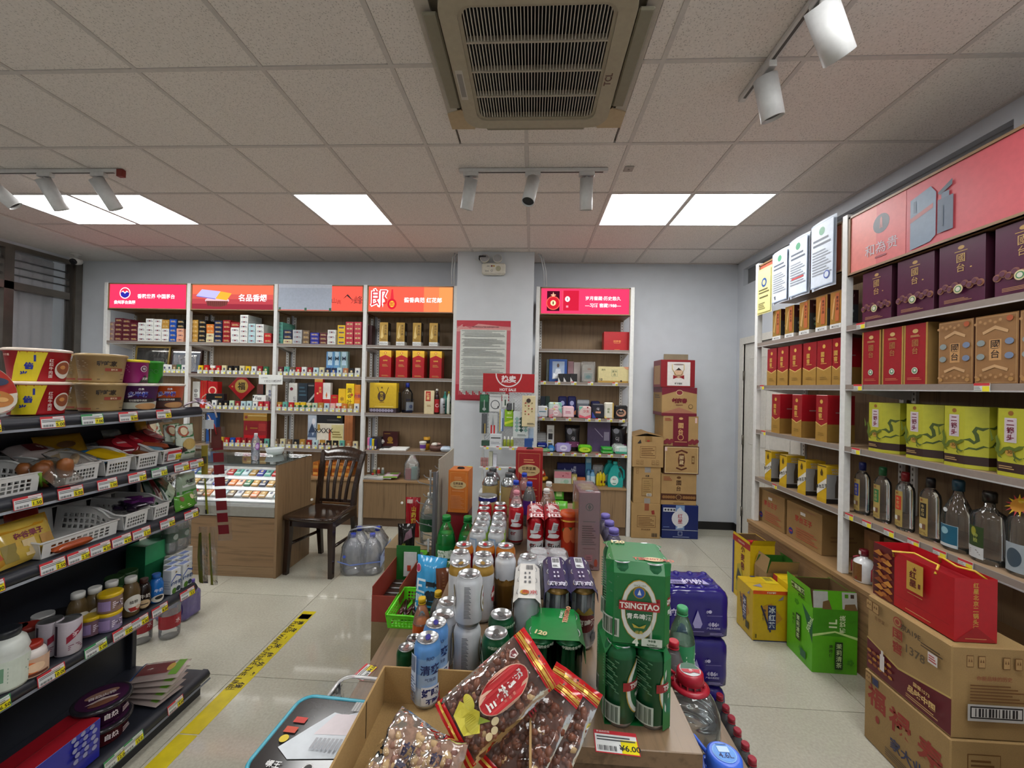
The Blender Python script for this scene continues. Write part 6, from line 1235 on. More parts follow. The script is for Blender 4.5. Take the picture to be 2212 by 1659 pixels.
# ---- baskets on the second and third shelves
def basket(label,px0,px1,zb,bx1=-1.685,dep=.27,h0=.062,h1=.095,name='plastic_basket',col='#d0d0ce',yy=1000,y0=None,y1=None,holes=None,group='white plastic baskets on the gondola'):
 ya=P(px0,yy,x=bx1).y if y0 is None else y0;yb=P(px1,yy,x=bx1).y if y1 is None else y1;ya += .008;yb -= .008;w_=yb-ya;mt=m(col,.35)
 t=tag(obj(name,B().box(-w_/2+.008,w_/2-.008,.01,dep-.01,.0,.004,mt),None,(bx1,(ya+yb)/2,zb+.001),RG),label,'basket',group)
 def wall(p0,p1,hfun,nu,nv=3):
  p0=Vector(p0);p1=Vector(p1);d=p1-p0;out=Vector((d.y,-d.x,0)).normalized();b=B();us=[0,.10];st=.8/nu
  for i in range(nu):us += [.10+st*(i+.72),.10+st*(i+1)]
  us[-1:]=[];us += [.9,1] if us[-1] < .9-1e-6 else [1]
  def pt(u,v):h=hfun(u);z=v*h;return p0+d*u+out*.012*(z/h1)+Vector((0,0,z))
  vv=[0,.14]
  for j in range(nv):vv += [.14+.66/nv*(j+.7),.14+.66/nv*(j+1)]
  vv += [1]
  for i in range(len(us)-1):
   for j in range(len(vv)-1):
    hole=(i % 2 == 1 and 0 < i < len(us)-2) and (j % 2 == 1 and j < len(vv)-2)
    if not hole:b.add([pt(us[i],vv[j]),pt(us[i+1],vv[j]),pt(us[i+1],vv[j+1]),pt(us[i],vv[j+1])],[(0,1,2,3)],mt)
  o=obj('side_wall',b,t,fix=False);sd=o.modifiers.new('thick','SOLIDIFY');sd.thickness=.0018;sd.offset=0;return o
 nf=holes or max(4,int(w_/.014));ns=9
 step=lambda u:h0+(h1-h0)*(0 if u < .12 else min(1,(u-.12)/.3)**.7)
 e=w_/2-.006
 wall((-e,0,.0),(e,0,.0),lambda u:h0,nf);wall((e,.0,0),(e,dep,0),step,ns);wall((e,dep,0),(-e,dep,0),lambda u:h1,nf);wall((-e,dep,0),(-e,0,0),lambda u:step(1-u),ns)
 r=[]
 for i in range(9):r.append((e+.012*step(i/8)/h1,dep*i/8,step(i/8)))
 r += [(-x,y,z) for x,y,z in r[::-1]]
 obj('rim',B().tube([(x,y-.006 if y == 0 else y,z) for x,y,z in r],.004,mt,6,True),t)
 return t
Z1,Z2,Z3=GZ[1],GZ[2],GZ[3]
bk=[basket('white plastic basket at the viewer end of the second shelf',-75,92,Z1,holes=8),basket('white basket with a clear pastry pack leaning into it',133,218,Z1),basket('white basket holding a yellow pouch on the second shelf',221,286,Z1),
basket('white basket with blue and brown snack packs on the second shelf',289,344,Z1),basket('white basket with a price ticket on its front',344,392,Z1)]
obj('price_ticket',B().print([('r',0,0,1,1,m('#c2343c')),('r',.03,.04,.97,.72,m('#d6d8d8')),('r',.58,.04,.97,.6,m('#dfd41c')),('s',.06,.3,.5,.66,3,m('#55585c')),('t','2.50',.78,.3,.28,m('#1c1c1c'))],.075,.045,plane((-.035,-.012,.012),(1,0,0),(0,-.15,1))),bk[4],fix=False)
b3=[basket('long white basket lying sideways on the third shelf',80,258,Z2,holes=10,h0=.055,h1=.1,yy=1140),basket('white basket of dark purple sweets on the third shelf',262,322,Z2,yy=1110),basket('empty white basket at the far end of the third shelf',326,368,Z2,yy=1090)]
# packs in and behind the baskets
def gp_(px,py,x,z,w_,d_,h_,col,label,rot=0,tilt=0,top=(),name='snack_pack',cat='snack pack',group=None,r=.22):
 q=P(px,py,x=x);return softpack(name,label,cat,(x,q.y,z),w_,d_,h_,col,RG+rot,top=top,tilt=tilt,group=group,r=r)
brn=[('r',0,.1,1,.9,'#8a5a34'),('e',.5,.5,.4,.2,'#6a3f22')]
gp_(112,1010,-1.70,Z1+.03,.09,.15,.05,film('#e6ddd0',.07,.12,.4,25),'clear pack of glazed bread rolls between the baskets',0,.6)
q=P(112,1020,x=-1.72)
o=tag(obj('bread_rolls',B().lathe([(.004,0,m('#7a4622',.4)),(.022,.01),(.026,.05),(.024,.085),(.006,.1)],n=12),None,(-1.71,q.y-.02,Z1+.004),(.5,0,.4)),'brown glazed roll inside the clear pack between the baskets','bread')
for i in range(3):obj('bread_roll',B().lathe([(.004,0,m('#8a5228',.4)),(.02,.01),(.023,.045),(.02,.07),(.006,.082)],n=12),o,(.034*(i-1),.012+.01*i,.012),(0,.25*(i-1),0))
obj('green_stripe',B().tube([(.0,-.026,.02),(.012,-.026,.08)],.005,'#6f9a2c',5),o)
gp_(150,985,-1.73,Z1+.075,.10,.13,.035,film('#e6e2d8',.10,.1,.4,25),'clear pastry pack leaning over a basket front',.2,.35)
for i in range(4):q=P(150+7*i,990,x=-1.73);tag(obj('pastry',B().ico((0,0,0),.018,m('#a3804a',.5),(1,.7,.8)),None,(-1.715-.01*i,q.y,Z1+.075+.004*i)),f'round pastry, {ORD[i]} in the clear pack over the basket','pastry','pastries in the clear pack')
gp_(232,990,-1.76,Z1+.05,.09,.14,.035,'#c9a314','yellow snack pouch lying in a white basket',.3,.3)
gp_(205,975,-1.80,Z1+.05,.08,.13,.03,'#2a6a9a','blue snack pouch lying in a white basket',-.3,.3)
for i,(px,c) in enumerate(((300,'#7a4a2c'),(318,'#5f8aa0'),(330,'#8a3f24'))):gp_(px,985,-1.78,Z1+.04+.012*i,.07,.12,.03,c,f'{["brown", "pale blue", "rust"][i]} snack pack heaped in the fourth basket',.4*i,.2,group='packs heaped in the fourth basket')
gp_(372,962,-1.74,Z1+.045,.08,.13,.035,'#1f1c1c','black snack pack with a silver lining in the ticketed basket',.3,.3)
gp_(128,955,-1.90,Z1+.09,.17,.14,.04,'#8f6c14','dull yellow snack bag standing at the back of the second shelf',0,1.1,top=[('e',.5,.6,.2,.1,'#5a3a14')])
gp_(62,965,-1.90,Z1+.08,.14,.08,.05,'#b3a8a4','pale box-like snack pack with a dark red label at the back',0,.5,top=[('r',.3,.2,.7,.8,'#6d2a30')])
redb=[('e',.5,.5,.3,.3,'#a8202c'),('s',.3,.4,.7,.6,1,'#c9a0a0')]
for i,px in enumerate((262,292,318)):gp_(px,945,-1.84,Z1+.07+.01*i,.15,.13,.04,['#5f0f18','#7d1420','#6a1219'][i],f'dark red instant noodle pack, {ORD[i]} in the heap behind the baskets',.3*i-.2,.55,top=redb,group='dark red noodle packs')
gp_(240,935,-1.92,Z1+.1,.10,.12,.03,film('#cfd4d0',.15,.1,.5),'crinkled clear packet at the back of the second shelf',.2,1.2)
gp_(300,905,-1.93,Z1+.14,.05,.1,.03,'#b07c1c','amber foil packet standing in the shade at the back',0,1.3)
grp=[('r',0,.62,1,1,'#1c6a38'),('c',.3,.8,.16,'#a34a2c'),('c',.3,.8,.11,'#d8c8a8'),('e',.5,.42,.35,.16,'#b59a5a'),('s',.2,.12,.8,.24,1,'#3f6a4a'),('t','香瓜',.65,.82,.1,'#c9e0cc')]
def pouch_at(px,pyb,x,z,w_,h_,col,ops,label,rot=0,tilt=0,group=None,cat='snack bag',name='snack_pouch',r=.22):
 q=P(px,pyb,x=x);n=10;fr_=[];bk_=[]
 th=lambda u,v:max(0,(1-abs(u)**4)*(1-abs(2*v-1)**4))**.5*.022*(1.15-.5*v)
 for i in range(n+1):
  u=-1+2*i/n;fr_.append([(u*w_/2,-th(u,j/n)-.0015*math.sin(6*u+9*j/n),j/n*h_) for j in range(n+1)]);bk_.append([(u*w_/2,th(u,j/n),j/n*h_) for j in range(n+1)][::-1])
 mm=m(col,r) if isinstance(col,str) else col
 o=tag(obj(name,B().grid(fr_,mm).grid(bk_,mm),None,(x,q.y,z+.002),(-tilt,0,RG+rot)),label,cat,group)
 fn=lambda a,b_,l:Vector((a-w_/2,-th(2*a/w_-1,b_/h_)-.0015*math.sin(6*(2*a/w_-1)+9*b_/h_)-.001-l,b_))
 if ops:obj('print',B().print(ops,w_,h_,fn,sub=6),o,fix=False)
 return o
for i,(px,x,w_,h_,tl) in enumerate(((402,-1.70,.10,.17,.1),(382,-1.76,.10,.17,.2),(362,-1.84,.10,.18,.6),(345,-1.90,.10,.19,.25))):
 pouch_at(px,985,x,Z1,w_,h_,'#c3ccbc',grp,f'green and white melon-seed bag, {ORD[i]} from the shelf end',.1*i,tl,'green and white seed bags')
gp_(352,925,-1.80,Z1+.2,.07,.06,.012,m('#d5dadd',.12),'silver reflective flap above the green bags',.3,.9)
# third shelf goods
ykp=[('r',0,.75,1,1,'#c08a14'),('t','杂谷果子',.55,.62,.16,m('#7a2a3a'),.04),('r',.1,.1,.3,.5,'#8a7a3a'),('r',.4,.12,.6,.5,'#d0b98a'),('r',.68,.1,.9,.5,'#b58a4a'),('c',.88,.12,.06,'#8a2a1c')]
pouch_at(62,1200,-1.715,Z2,.2,.145,'#c3a548',ykp,'large yellow cookie bag with a glossy front',.15,.35,r=.12)
pouch_at(-25,1230,-1.70,Z2,.16,.12,'#b9862c',[('p',[(0,.3),(1,.5),(1,.3),(0,.1)],'#b5501c'),('r',.2,.5,.9,.8,'#d0b070')],'orange and cream biscuit bag cut by the picture edge',.1,.5)
pouch_at(60,1130,-1.82,Z2,.10,.15,'#8f2a20',[('r',0,.6,1,1,'#a83a28')],'rust red snack bag standing behind the yellow cookie bag',0,.2)
gp_(150,1180,-1.69,Z2+.004,.13,.05,.028,'#a8481c','orange wrapped bar lying before the sideways basket',.0,0,top=[('s',.2,.35,.8,.65,1,'#d8a070')])
for i in range(9):q=P(268+6*(i % 5),1085,x=-1.76);softpack('wrapped_sweet',f'dark purple wrapped sweet, {ORD[i]} in the heap of the third-shelf basket','sweet',(-1.72-.035*(i//3),q.y+.02*(i % 3)-.01,Z2+.06+.009*(i % 3)),.07,.045,.02,['#1d1524','#241a2c','#4a2050'][i % 3],R.uniform(0,3),tilt=R.uniform(.05,.4),group='dark purple wrapped sweets',r=.15)
g3=[('r',0,.6,1,1,'#b9bdb8'),('t','大面筋',.6,.75,.12,INK,.03),('r',0,0,1,.5,'#3f8a2c'),('s',.2,.2,.8,.35,2,'#c9d8a0')]
pouch_at(405,1085,-1.70,Z2,.11,.17,'#8fa08a',g3,'grey-topped gluten snack bag at the far end of the third shelf',.0,.1)
pouch_at(400,1100,-1.675,Z2,.11,.075,'#4f8f2a',[('c',.25,.75,.16,'#7a4a2c'),('c',.75,.75,.16,'#d0c8a0'),('s',.1,.2,.6,.4,2,'#c9d8a0')],'short green snack bag in front of the gluten bag',.0,.15)
for i,(px,c,c2) in enumerate(((345,'#1c3a24','#2f5a34'),(362,'#5f1a1c','#c9b09a'),(378,'#1f3f28','#b9c9b0'))):pouch_at(px,1050,-1.80+.02*i,Z2+.01,.09,.17,c,[('p',[(.1,.1),(.9,.4),(.9,.7),(.1,.4)],c2)],f'{["dark green", "dark red", "forest green"][i]} leaning snack bag over the empty basket',.2,.35+.1*i,group='leaning snack bags')
# fourth shelf goods
def gbottle(label,px,py,x,prof,parts=(),cat='bottle',name='drink_bottle',group=None,zb=Z3,n=18):
 q=P(px,py,x=x);o=tag(obj(name,B().lathe(prof,n=n),None,(x,q.y,zb+.001),RG-.7),label,cat,group)
 for nm,bb in parts:obj(nm,bb,o,fix=(nm != 'label'))
 return o
def lab(r,z0,h_,ops,w_=None):w2=w_ or pi*r*.9;return B().print(ops,w2,h_,lambda u,v,l:wrap(r+.0008,-pi/2,z0)(u-w2/2,v,l),sub=16)
wb=m('#cdd2cd',.3)
gbottle('white milk bottle with a green print nearest the viewer',12,1440,-1.70,[(.05,0,wb),(.054,.01),(.054,.1),(.05,.11),(.054,.12),(.045,.15),(.03,.165)],[('cap',B().lathe([(.032,.163,m('#23262c',.3)),(.034,.183),(.03,.187)],n=18)),('label',lab(.054,.01,.09,[('r',0,0,1,1,'#c9d2c6'),('r',.2,.3,.5,.8,'#6f9a7c'),('s',.55,.2,.95,.8,5,'#8fa595'),('e',.15,.25,.08,.12,'#2f5a3f')]))])
gbottle('round orange and white drink jar with a red cap',68,1425,-1.68,[(.03,0,m('#d0c8c4',.3)),(.038,.01),(.04,.035),(.034,.05),(.037,.065),(.034,.082),(.024,.095)],[('cap',B().lathe([(.026,.093,m('#9a2a1c',.3)),(.026,.108),(.022,.111)],n=18)),('label',lab(.0405,.008,.06,[('r',0,0,1,1,'#c9a58c'),('e',.4,.45,.3,.4,'#d8703a'),('e',.6,.5,.2,.25,'#e0c0a0'),('r',.1,.05,.9,.2,'#5a2a1c')]))])
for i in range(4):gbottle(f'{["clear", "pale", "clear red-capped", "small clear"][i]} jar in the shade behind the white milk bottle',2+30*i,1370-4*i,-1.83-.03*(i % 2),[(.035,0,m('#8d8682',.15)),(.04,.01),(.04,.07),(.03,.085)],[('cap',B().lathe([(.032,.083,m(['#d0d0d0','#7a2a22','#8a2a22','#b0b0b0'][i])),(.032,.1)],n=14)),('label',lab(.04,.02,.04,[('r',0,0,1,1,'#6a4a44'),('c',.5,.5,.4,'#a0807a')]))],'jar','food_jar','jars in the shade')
for i,(px,x) in enumerate(((148,-1.69),(108,-1.745))):
 gbottle(f'grey-white porridge can with a maroon slash, {["front", "rear"][i]} of two',px,1370,x,[(.034,0,m('#b3abb4',.3)),(.036,.004),(.036,.118),(.033,.123,ALU()),(.031,.118)],[('label',lab(.036,.008,.105,[('r',.1,0,.2,1,'#3a2f3c'),('p',[(.45,.35),(.9,.7),(.9,.9),(.45,.58)],'#8a1430'),('t','粥',.68,.62,.16,'#d8c0c8'),('s',.5,.1,.9,.3,3,'#7a4a5c')]))],'can','porridge_can','porridge cans')
def yt(label,px,py,x,zb,c):return gbottle(label,px,py,x,[(.036,0,m(c,.3)),(.039,.004),(.037,.058),(.039,.06,m('#c9a914',.3)),(.04,.07),(.035,.074)],[('label',lab(.039,.006,.048,[('r',.1,.1,.5,.9,'#8f7aa8'),('s',.55,.2,.9,.8,4,'#e0d8e4'),('t','Al',.75,.5,.3,'#4a2f4a')]))],'tub','custard_tub','yellow-lidded tubs',zb)
yt('yellow-lidded lilac tub, lower of the stacked pair',236,1345,-1.69,Z3,'#8f80ac');yt('yellow-lidded brownish tub, upper of the stacked pair',238,1300,-1.69,Z3+.075,'#8f7068');yt('single yellow-lidded tub behind the porridge cans',196,1345,-1.73,Z3,'#8a6a78')
tea=m('#5a4a30',.12)
for i,(px,x) in enumerate(((281,-1.705),(240,-1.745),(204,-1.76),(168,-1.78))):
 gbottle(f'brown tea bottle with a white cap, {ORD[i]} from the dark bottle',px,1310,x,[(.03,0,tea),(.033,.008),(.033,.1),(.026,.125),(.018,.138),(.018,.142)],[('cap',B().lathe([(.021,.14,m('#cbcbc8',.3)),(.021,.16),(.019,.162)],n=16)),('label',lab(.033,.02,.07,[('e',.62,.5,.36,.5,'#d0cec6'),('t','植物',.6,.6,.2,'#2a2420'),('p',[(.4,.3),(.9,.3),(.8,.05),(.5,.05)],'#9a2a24'),('c',.75,.25,.12,'#c9b09a')]))],'bottle','drink_bottle','brown tea bottles')
gbottle('dark brown dairy drink bottle beside the blue one',310,1290,-1.695,[(.024,0,m('#1d1413',.2)),(.026,.006),(.026,.085),(.02,.105),(.013,.115)],[('cap',B().lathe([(.0155,.113,m('#3a1c18',.3)),(.0155,.13),(.014,.132)],n=14)),('label',lab(.026,.01,.075,[('t','牛奶',.55,.68,.24,'#c9c3bc'),('e',.5,.25,.3,.24,'#b9a07c'),('r',.3,.2,.7,.26,'#2a1a14')]))])
gbottle('blue milk drink bottle with a matching blue cap',337,1275,-1.695,[(.024,0,m('#1c63b0',.2)),(.027,.006),(.027,.08),(.02,.1),(.014,.108)],[('cap',B().lathe([(.0165,.106,m('#1f5ca8',.3)),(.0165,.124),(.015,.126)],n=14)),('label',lab(.027,.008,.08,[('t','牛奶',.6,.6,.2,'#d0dcea'),('e',.6,.15,.35,.2,'#d0ccc0'),('e',.62,.2,.2,.1,'#222')]))])
mlk=[('p',[(0,.5),(.5,.72),(1,.6),(1,.66),(.5,.78),(0,.56)],'#2a4a9a'),('t','纯牛奶',.5,.42,.18,'#24457a',.03),('e',.3,.12,.22,.12,'#4f7a2c'),('c',.72,.15,.1,'#33404a'),('e',.45,.88,.1,.04,'#8a7a5a')]
for i,(px,x) in enumerate(((371,-1.695),(396,-1.695),(371,-1.745),(396,-1.745),(371,-1.795),(396,-1.795))):
 q=P(px,1250,x=x);carton('milk_carton',f'white milk carton with green meadow print, {["front", "middle", "rear"][i//2]} row, {["nearer", "farther"][i % 2]} column','milk carton',.052,.044,.112,m('#cfd2d4',.35),(x,q.y,Z3+.001),RG,F=mlk,T=[('r',.1,.2,.9,.8,'#6f80b8')],L=[('s',.1,.2,.9,.6,4,'#a8b0bc')],group='white milk cartons')
for i,px in enumerate((248,276)):
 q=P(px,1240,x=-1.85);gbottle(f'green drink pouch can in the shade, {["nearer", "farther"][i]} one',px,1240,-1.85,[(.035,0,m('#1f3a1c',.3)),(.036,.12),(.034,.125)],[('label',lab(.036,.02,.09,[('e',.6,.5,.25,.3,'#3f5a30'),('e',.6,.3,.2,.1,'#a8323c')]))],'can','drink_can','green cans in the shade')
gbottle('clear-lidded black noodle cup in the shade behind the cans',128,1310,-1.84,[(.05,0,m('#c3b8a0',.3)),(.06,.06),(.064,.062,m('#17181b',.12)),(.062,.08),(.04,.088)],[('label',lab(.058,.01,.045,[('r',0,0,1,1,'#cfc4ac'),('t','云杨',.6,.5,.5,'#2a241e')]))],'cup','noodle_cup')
q=P(320,1185,x=-1.9);carton('display_box','green cardboard display box under the third shelf','box',.13,.1,.2,m('#0f5a38',.5),(-1.9,q.y,Z3+.001),RG,F=[('r',0,.55,1,1,'#2f8f5c')])
q=P(370,1170,x=-1.88);t=thing('water_pack','shrink-wrapped pack of green-label water bottles under the third shelf','water pack',(-1.89,q.y,Z3+.115))
for i in range(2):
 for j in range(2):big_bottle(t,-.034+.068*i,-.034+.068*j,.0,.19,.033,film('#dfe6e4',.22,.06,.4),m('#c9d4cc',.3),lab=[('r',-.5,0,1.5,1,'#1c5a34'),('c',.5,.5,.3,'#c9d8cc')])
obj('wrap',B().box(-.07,.07,-.07,.07,0,.16,film('#e6ecec',.1,.06,.8,30),.015),t)
carton('support_box','plain pale box lifting the green-label water pack','box',.14,.14,.112,m('#b3b0a8',.6),(-1.89,q.y,Z3+.001),RG)
# base deck goods
def lidbowl(label,px,py,x,zb,c,ops):
 return gbottle(label,px,py,x,[(.062,0,m(c,.2)),(.066,.004),(.082,.062),(.09,.066,m('#26242a',.15)),(.092,.076),(.086,.08)],[('label',lab(.078,.012,.045,ops,.2)),('lid_print',B().print([('c',.5,.5,.46,m('#3a1c38',.2)),('e',.5,.62,.3,.12,'#8a6a5a'),('t','自热火锅',.5,.55,.12,'#cfc8c8',.03),('p',[(.2,.35),(.5,.45),(.8,.35),(.6,.28)],'#b9a8a4'),('e',.5,.25,.26,.1,'#6a4434')],.17,.17,plane((-.085,-.085,.0805),(1,0,0),(0,1,0))))],'food bowl','food_bowl',None,zb,28)
lw=[('t','自热',.62,.6,.5,'#d0c8cc',.03),('r',.1,.1,.3,.8,'#8a7a80'),('s',.8,.2,1,.7,3,'#b9a8b0')]
lidbowl('self-heating hotpot bowl with a red side, lower of the stacked pair',222,1560,-1.69,GZB,'#5f1c24',lw);lidbowl('self-heating hotpot bowl with a purple lid, upper of the stacked pair',222,1500,-1.69,GZB+.083,'#3a1838',lw)
for i in range(5):
 a=P(262+28*(i % 2),1490,x=-1.69).y;softpack('sausage_pack',f'sausage pack with a green end, {ORD[i]} layer up on the base deck','sausage pack',(-1.69+.004*i,P(330,1490,x=-1.69).y+.006*i,GZB+.001+.022*i),.13,.2,.024,film('#d6c4c0',.45,.12,.5),RG+.1*i-.1,top=[('r',.2,.3,.8,.9,'#6a2a2c'),('r',.1,.08,.9,.25,'#5f8f2c'),('e',.5,.3,.2,.07,'#b99a4a'),('r',.05,.92,.95,.99,'#3f5fa0' if i == 4 else '#8a5a2c')],group='stacked sausage packs')
q=P(60,1640,x=-1.68)
o=carton('snack_box','blue fronted carton with a red lid and hexagon pattern on the base deck','box',.33,.13,.145,m('#2a2c9a',.3),(-1.68,P(105,1600,x=-1.62).y,GZB+.001),RG,F=[('e',.35,.4,.22,.34,'#8d86a0'),('e',.35,.4,.2,.3,'#2f3590'),('t','CALIMA',.3,.42,.2,'#b5b8d8',.02),('e',.3,.62,.12,.14,'#8a6f3a')]+[('c',.72+.045*(i % 5)+.02*(i//5 % 2),.95-.13*(i//5),.06,['#8d90b8','#3a40a8'][(i*3) % 5 > 2]) for i in range(25)],T=[('r',0,0,1,1,m('#8d1420',.4))])
obj('lid_seam',B().box(-.165,.165,-.002,.0,.145,.1475,'#6a0f18'),o)
# end clip strip with hanging packs
t=thing('clip_strip','hanging clip strip of maroon strip packs at the gondola end','clip strip',(-1.635,1.985,1.37))
obj('strip',B().tube([(0,0,0),(.01,.005,-.03),(.012,.006,-.14)],.0022,'#cfd0d2',5),t);obj('red_ribbon',B().tube([(-.01,.01,0),(.02,.015,-.05),(.03,.02,-.1)],.003,'#b3202a',5),t)
obj('card_tag',B().box(-.03,.03,-.001,.001,-.07,-.025,m('#b9bcc0',.4)),t)
def hpack(label,px0,px1,py0,py1,yy,col,ops,tilt=0,name='strip_pack'):
 a=P(px0,py1,y=yy);b_=P(px1,py0,y=yy);w_=b_.x-a.x;h_=b_.z-a.z
 n=8;g1=[[(x*w_,-.006*math.sin(pi*j/n)-.002*math.sin(3*x*5),-h_+h_*j/n) for j in range(n+1)] for x in (0,.25,.5,.75,1)]
 o=tag(obj(name,B().grid(g1,film('#e6e4e0',.03,.15,.25,25)),None,(a.x,yy,b_.z),(0,tilt,0)),label,'hanging pack')
 obj('contents',B().print(ops,w_,h_,lambda u,v,l:Vector((u,-.006*math.sin(pi*v/h_)-.003-l*.6,v-h_))),o,fix=False)
 obj('backing',B().grid([[(x*w_,.012,-h_+h_*j/n) for j in range(n+1)] for x in (0,1)],film('#d8d4cc',.05,.25,.15)),o);return o
hpack('tall clear sleeve of maroon dried-meat packets',444,482,925,1170,2.02,None,[('r',.25,.88-.105*i-.08,.98,.88-.105*i,'#6a141f') for i in range(8)]+[('r',.05,.82,.9,1,'#5a2a28')],-.10)
hpack('clear sleeve of yellow-green pickled peppers',428,452,955,1110,1.99,None,[('r',.2,.55,.9,.95,'#8a7a2a'),('p',[(.45,.0),(.75,.0),(.65,.5),(.5,.5)],'#77791c'),('r',.4,.0,.6,.06,'#1c1c1a'),('r',.3,.7,.8,.8,'#3a3a2a')],-.06)
hpack('narrow clear sleeve with one long green pickle, gondola side',422,444,1140,1262,1.985,None,[('p',[(.25,.05),(.7,.02),(.75,.5),(.6,.92),(.3,.9),(.2,.5)],'#4a4d10')],-.04)
hpack('narrow clear sleeve with one long green pickle, counter side',446,465,1140,1266,1.985,None,[('p',[(.4,.04),(.7,.02),(.6,.5),(.4,.92),(.2,.9),(.35,.5)],'#565812')],-.04)
# floor goods beyond the gondola
q=P(300,1385,z=0.0);t=thing('bottle_pack','pair of red-label water bottles on the floor beyond the gondola','bottles',(-2.27,2.30,0))
for i in range(2):big_bottle(t,.12*i,.06*i,0,.30,.052,film('#e4e6ea',.22,.06,.4),m('#d0d0d0'),lab=[('r',-.5,-.4,1.5,.6,'#96202a'),('t','水',.5,.1,.4,'#d8c8c8')])
t=thing('water_pack','purple-wrapped water pack on the floor beyond the gondola','water pack',(-2.28,2.56,0))
for i in range(3):
 for j in range(2):big_bottle(t,-.07+.07*i,-.035+.07*j,0,.23,.034,film('#dfdcec',.25,.06,.4),m('#5a4a9a'))
obj('wrap',B().box(-.11,.11,-.072,.072,.0,.17,film('#6a5aa8',.55,.12,.8,24),.02),t);obj('print',B().print([('e',.7,.5,.3,.42,'#2a1a66'),('t','纯悦',.4,.5,.2,'#b9b4d4')],.2,.15,plane((-.1,-.0725,.01),(1,0,0),(0,0,1))),t,fix=False)
# ================================================================== DRINKS TABLE
ZU,ZL=.845,.52
tw=wood('#7f6850','#62503c','y',.35,.8);twd=wood('#6f5a45','#54432f','y',.45,.8);twx=wood('#7f6850','#62503c','x',.35,.8)
dt=thing('drinks_table','two-tier wooden display table crowded with cans and bottles','table',(0,0,0))
for y0,y1 in ((.22,1.3835),(1.3865,2.80)):
 obj('lower_top',B().box(-.575,.612,y0,y1,ZL-.035,ZL,tw,.0015),dt);obj('lower_body',B().box(-.545,.582,y0+.02,y1-.02,.06,ZL-.035,twd),dt);obj('plinth',B().box(-.5,.54,y0+.05,y1-.05,0,.06,m('#2b241c')),dt)
obj('upper_top',B().box(-.286,.346,.81,2.5,ZU-.034,ZU,tw,.0015),dt)
obj('riser',B().box(-.25,.30,.9,2.48,ZL,ZU-.034,twd),dt)
_RP=[0]
def ptag(px,py,z,rot,price='6.00',w_=.085,h_=.052):
 q=P(px,py,z=z);o=tag(obj('table_price_tag',B().box(-w_/2,w_/2,-h_/2,h_/2,0,.0008,m('#c2303a',.4)),None,(q.x,q.y,z+.0006),rot),'price ticket lying flat on the ' + ('upper table top below the green beer stack' if z > .7 else 'lower table ledge beside the plastic tubs'),'price tag')
 obj('print',B().print([('r',.02,.03,.98,.82,'#d8dada'),('r',.6,.03,.98,.62,'#dfcf12'),('s',.06,.5,.94,.76,2,'#4a4c50'),('b',.06,.08,.5,.3,'#4a4c50'),('t','¥'+price,.79,.25,.26,INK,.02),('t','商品标价签',.22,.91,.1,'#d8c8c8')],w_,h_,plane((-w_/2,-h_/2,.0008),(1,0,0),(0,1,0)),eps=.0002),o,fix=False)
ptag(1331,1605,ZU,-.06);ptag(788,1452,ZL,1.25,'4.50',.075,.05)
# ---- cans
alu=ALU();alu2=m('#a9abad',.22,.95)
def can_proto(name,label,r,h,bands,lab_ops=None,tab=None,group=None,lw=None,loc=(0,0,0),rot=0,cat='can'):
 """bands: [(height fraction, colour)] from the bottom"""
 pr=[(r*.78,0,alu),(r*.82,.004),(r,.014,bands[0][1])]
 for i,(f,c) in enumerate(bands):
  if i:pr.append((r,h*f,c))
 pr += [(r,h-.018),(r*.93,h-.010),(r*.80,h-.003,alu),(r*.83,h),(r*.79,h),(r*.76,h-.005),(.002,h-.005)]
 pr=[(q[0],q[1],m(q[2],.3,.25) if len(q) > 2 and isinstance(q[2],str) else q[2]) if len(q) > 2 else q for q in pr]
 o=tag(obj(name,B().lathe(pr,n=26),None,loc,rot),label,cat,group)
 tb_=B();tb_.prism([(r*.32*math.cos(a)*.62,r*.4+r*.36*math.sin(a)-.006) for a in [2*pi*i/12 for i in range(12)]],h-.0045,h-.0032,m(tab,.3) if tab else alu2)
 tb_.prism([(r*.3*math.cos(a),-r*.22+r*.3*math.sin(a)) for a in [2*pi*i/12 for i in range(12)]],h-.0049,h-.0043,m('#8f9194',.25,.9))
 obj('pull_tab',tb_,o)
 if lab_ops:
  w2=lw or pi*r;obj('label',B().print(lab_ops,w2,h*.86,lambda u,v,l:wrap(r+.0006,-pi/2,h*.06)(u-w2/2,v,l),sub=18),o,fix=False)
 return o
def at(px,py,z):q=P(px,py,z=z);return (q.x,q.y)
H5,H3,HS=.168,.122,.146
def place(o,x,y,z,rot,label):
 return dup(o,(x,y,z),rot,label)
first={}
def cans(key,mk,items,h,zb=ZU):
 """items: (px, py of the rim centre, label, rotation)"""
 for px,py,label,rot in items:
  x,y=at(px,py,zb+h)
  if key not in first:first[key]=mk(label,(x,y,zb+.0006),rot)
  else:dup(first[key],(x,y,zb+.0006),rot,label)
W1='#c3c6cb'
wl_=[('s',.42,.2,.58,.92,22,'#5d6066'),('e',.98,.55,.13,.3,'#a08a4a'),('e',.98,.55,.12,.28,W1),('c',.98,.62,.05,'#8a2a30'),('t','S',.98,.4,.3,'#8a7a4a'),('e',.02,.55,.13,.3,'#a08a4a'),('e',.02,.55,.12,.28,W1),('c',.02,.6,.05,'#8a2a30')]
cans('white',lambda l,p,r:can_proto('beer_can',l,.033,H3,[(0,W1)],wl_,None,'white beer cans',.033*pi,p,r),[(1010,1345,'white beer can with a column of fine print, lower of the stacked pair',0),(969,1299,'white beer can behind the blue cans, farther from the viewer',.8),(957,1327,'white beer can behind the blue cans, nearer the viewer',1.2)],H3)
x,y=first['white'].location[:2];dup(first['white'],(x+.002,y-.002,ZU+H3),.06,'white beer can with a column of fine print, upper of the stacked pair')
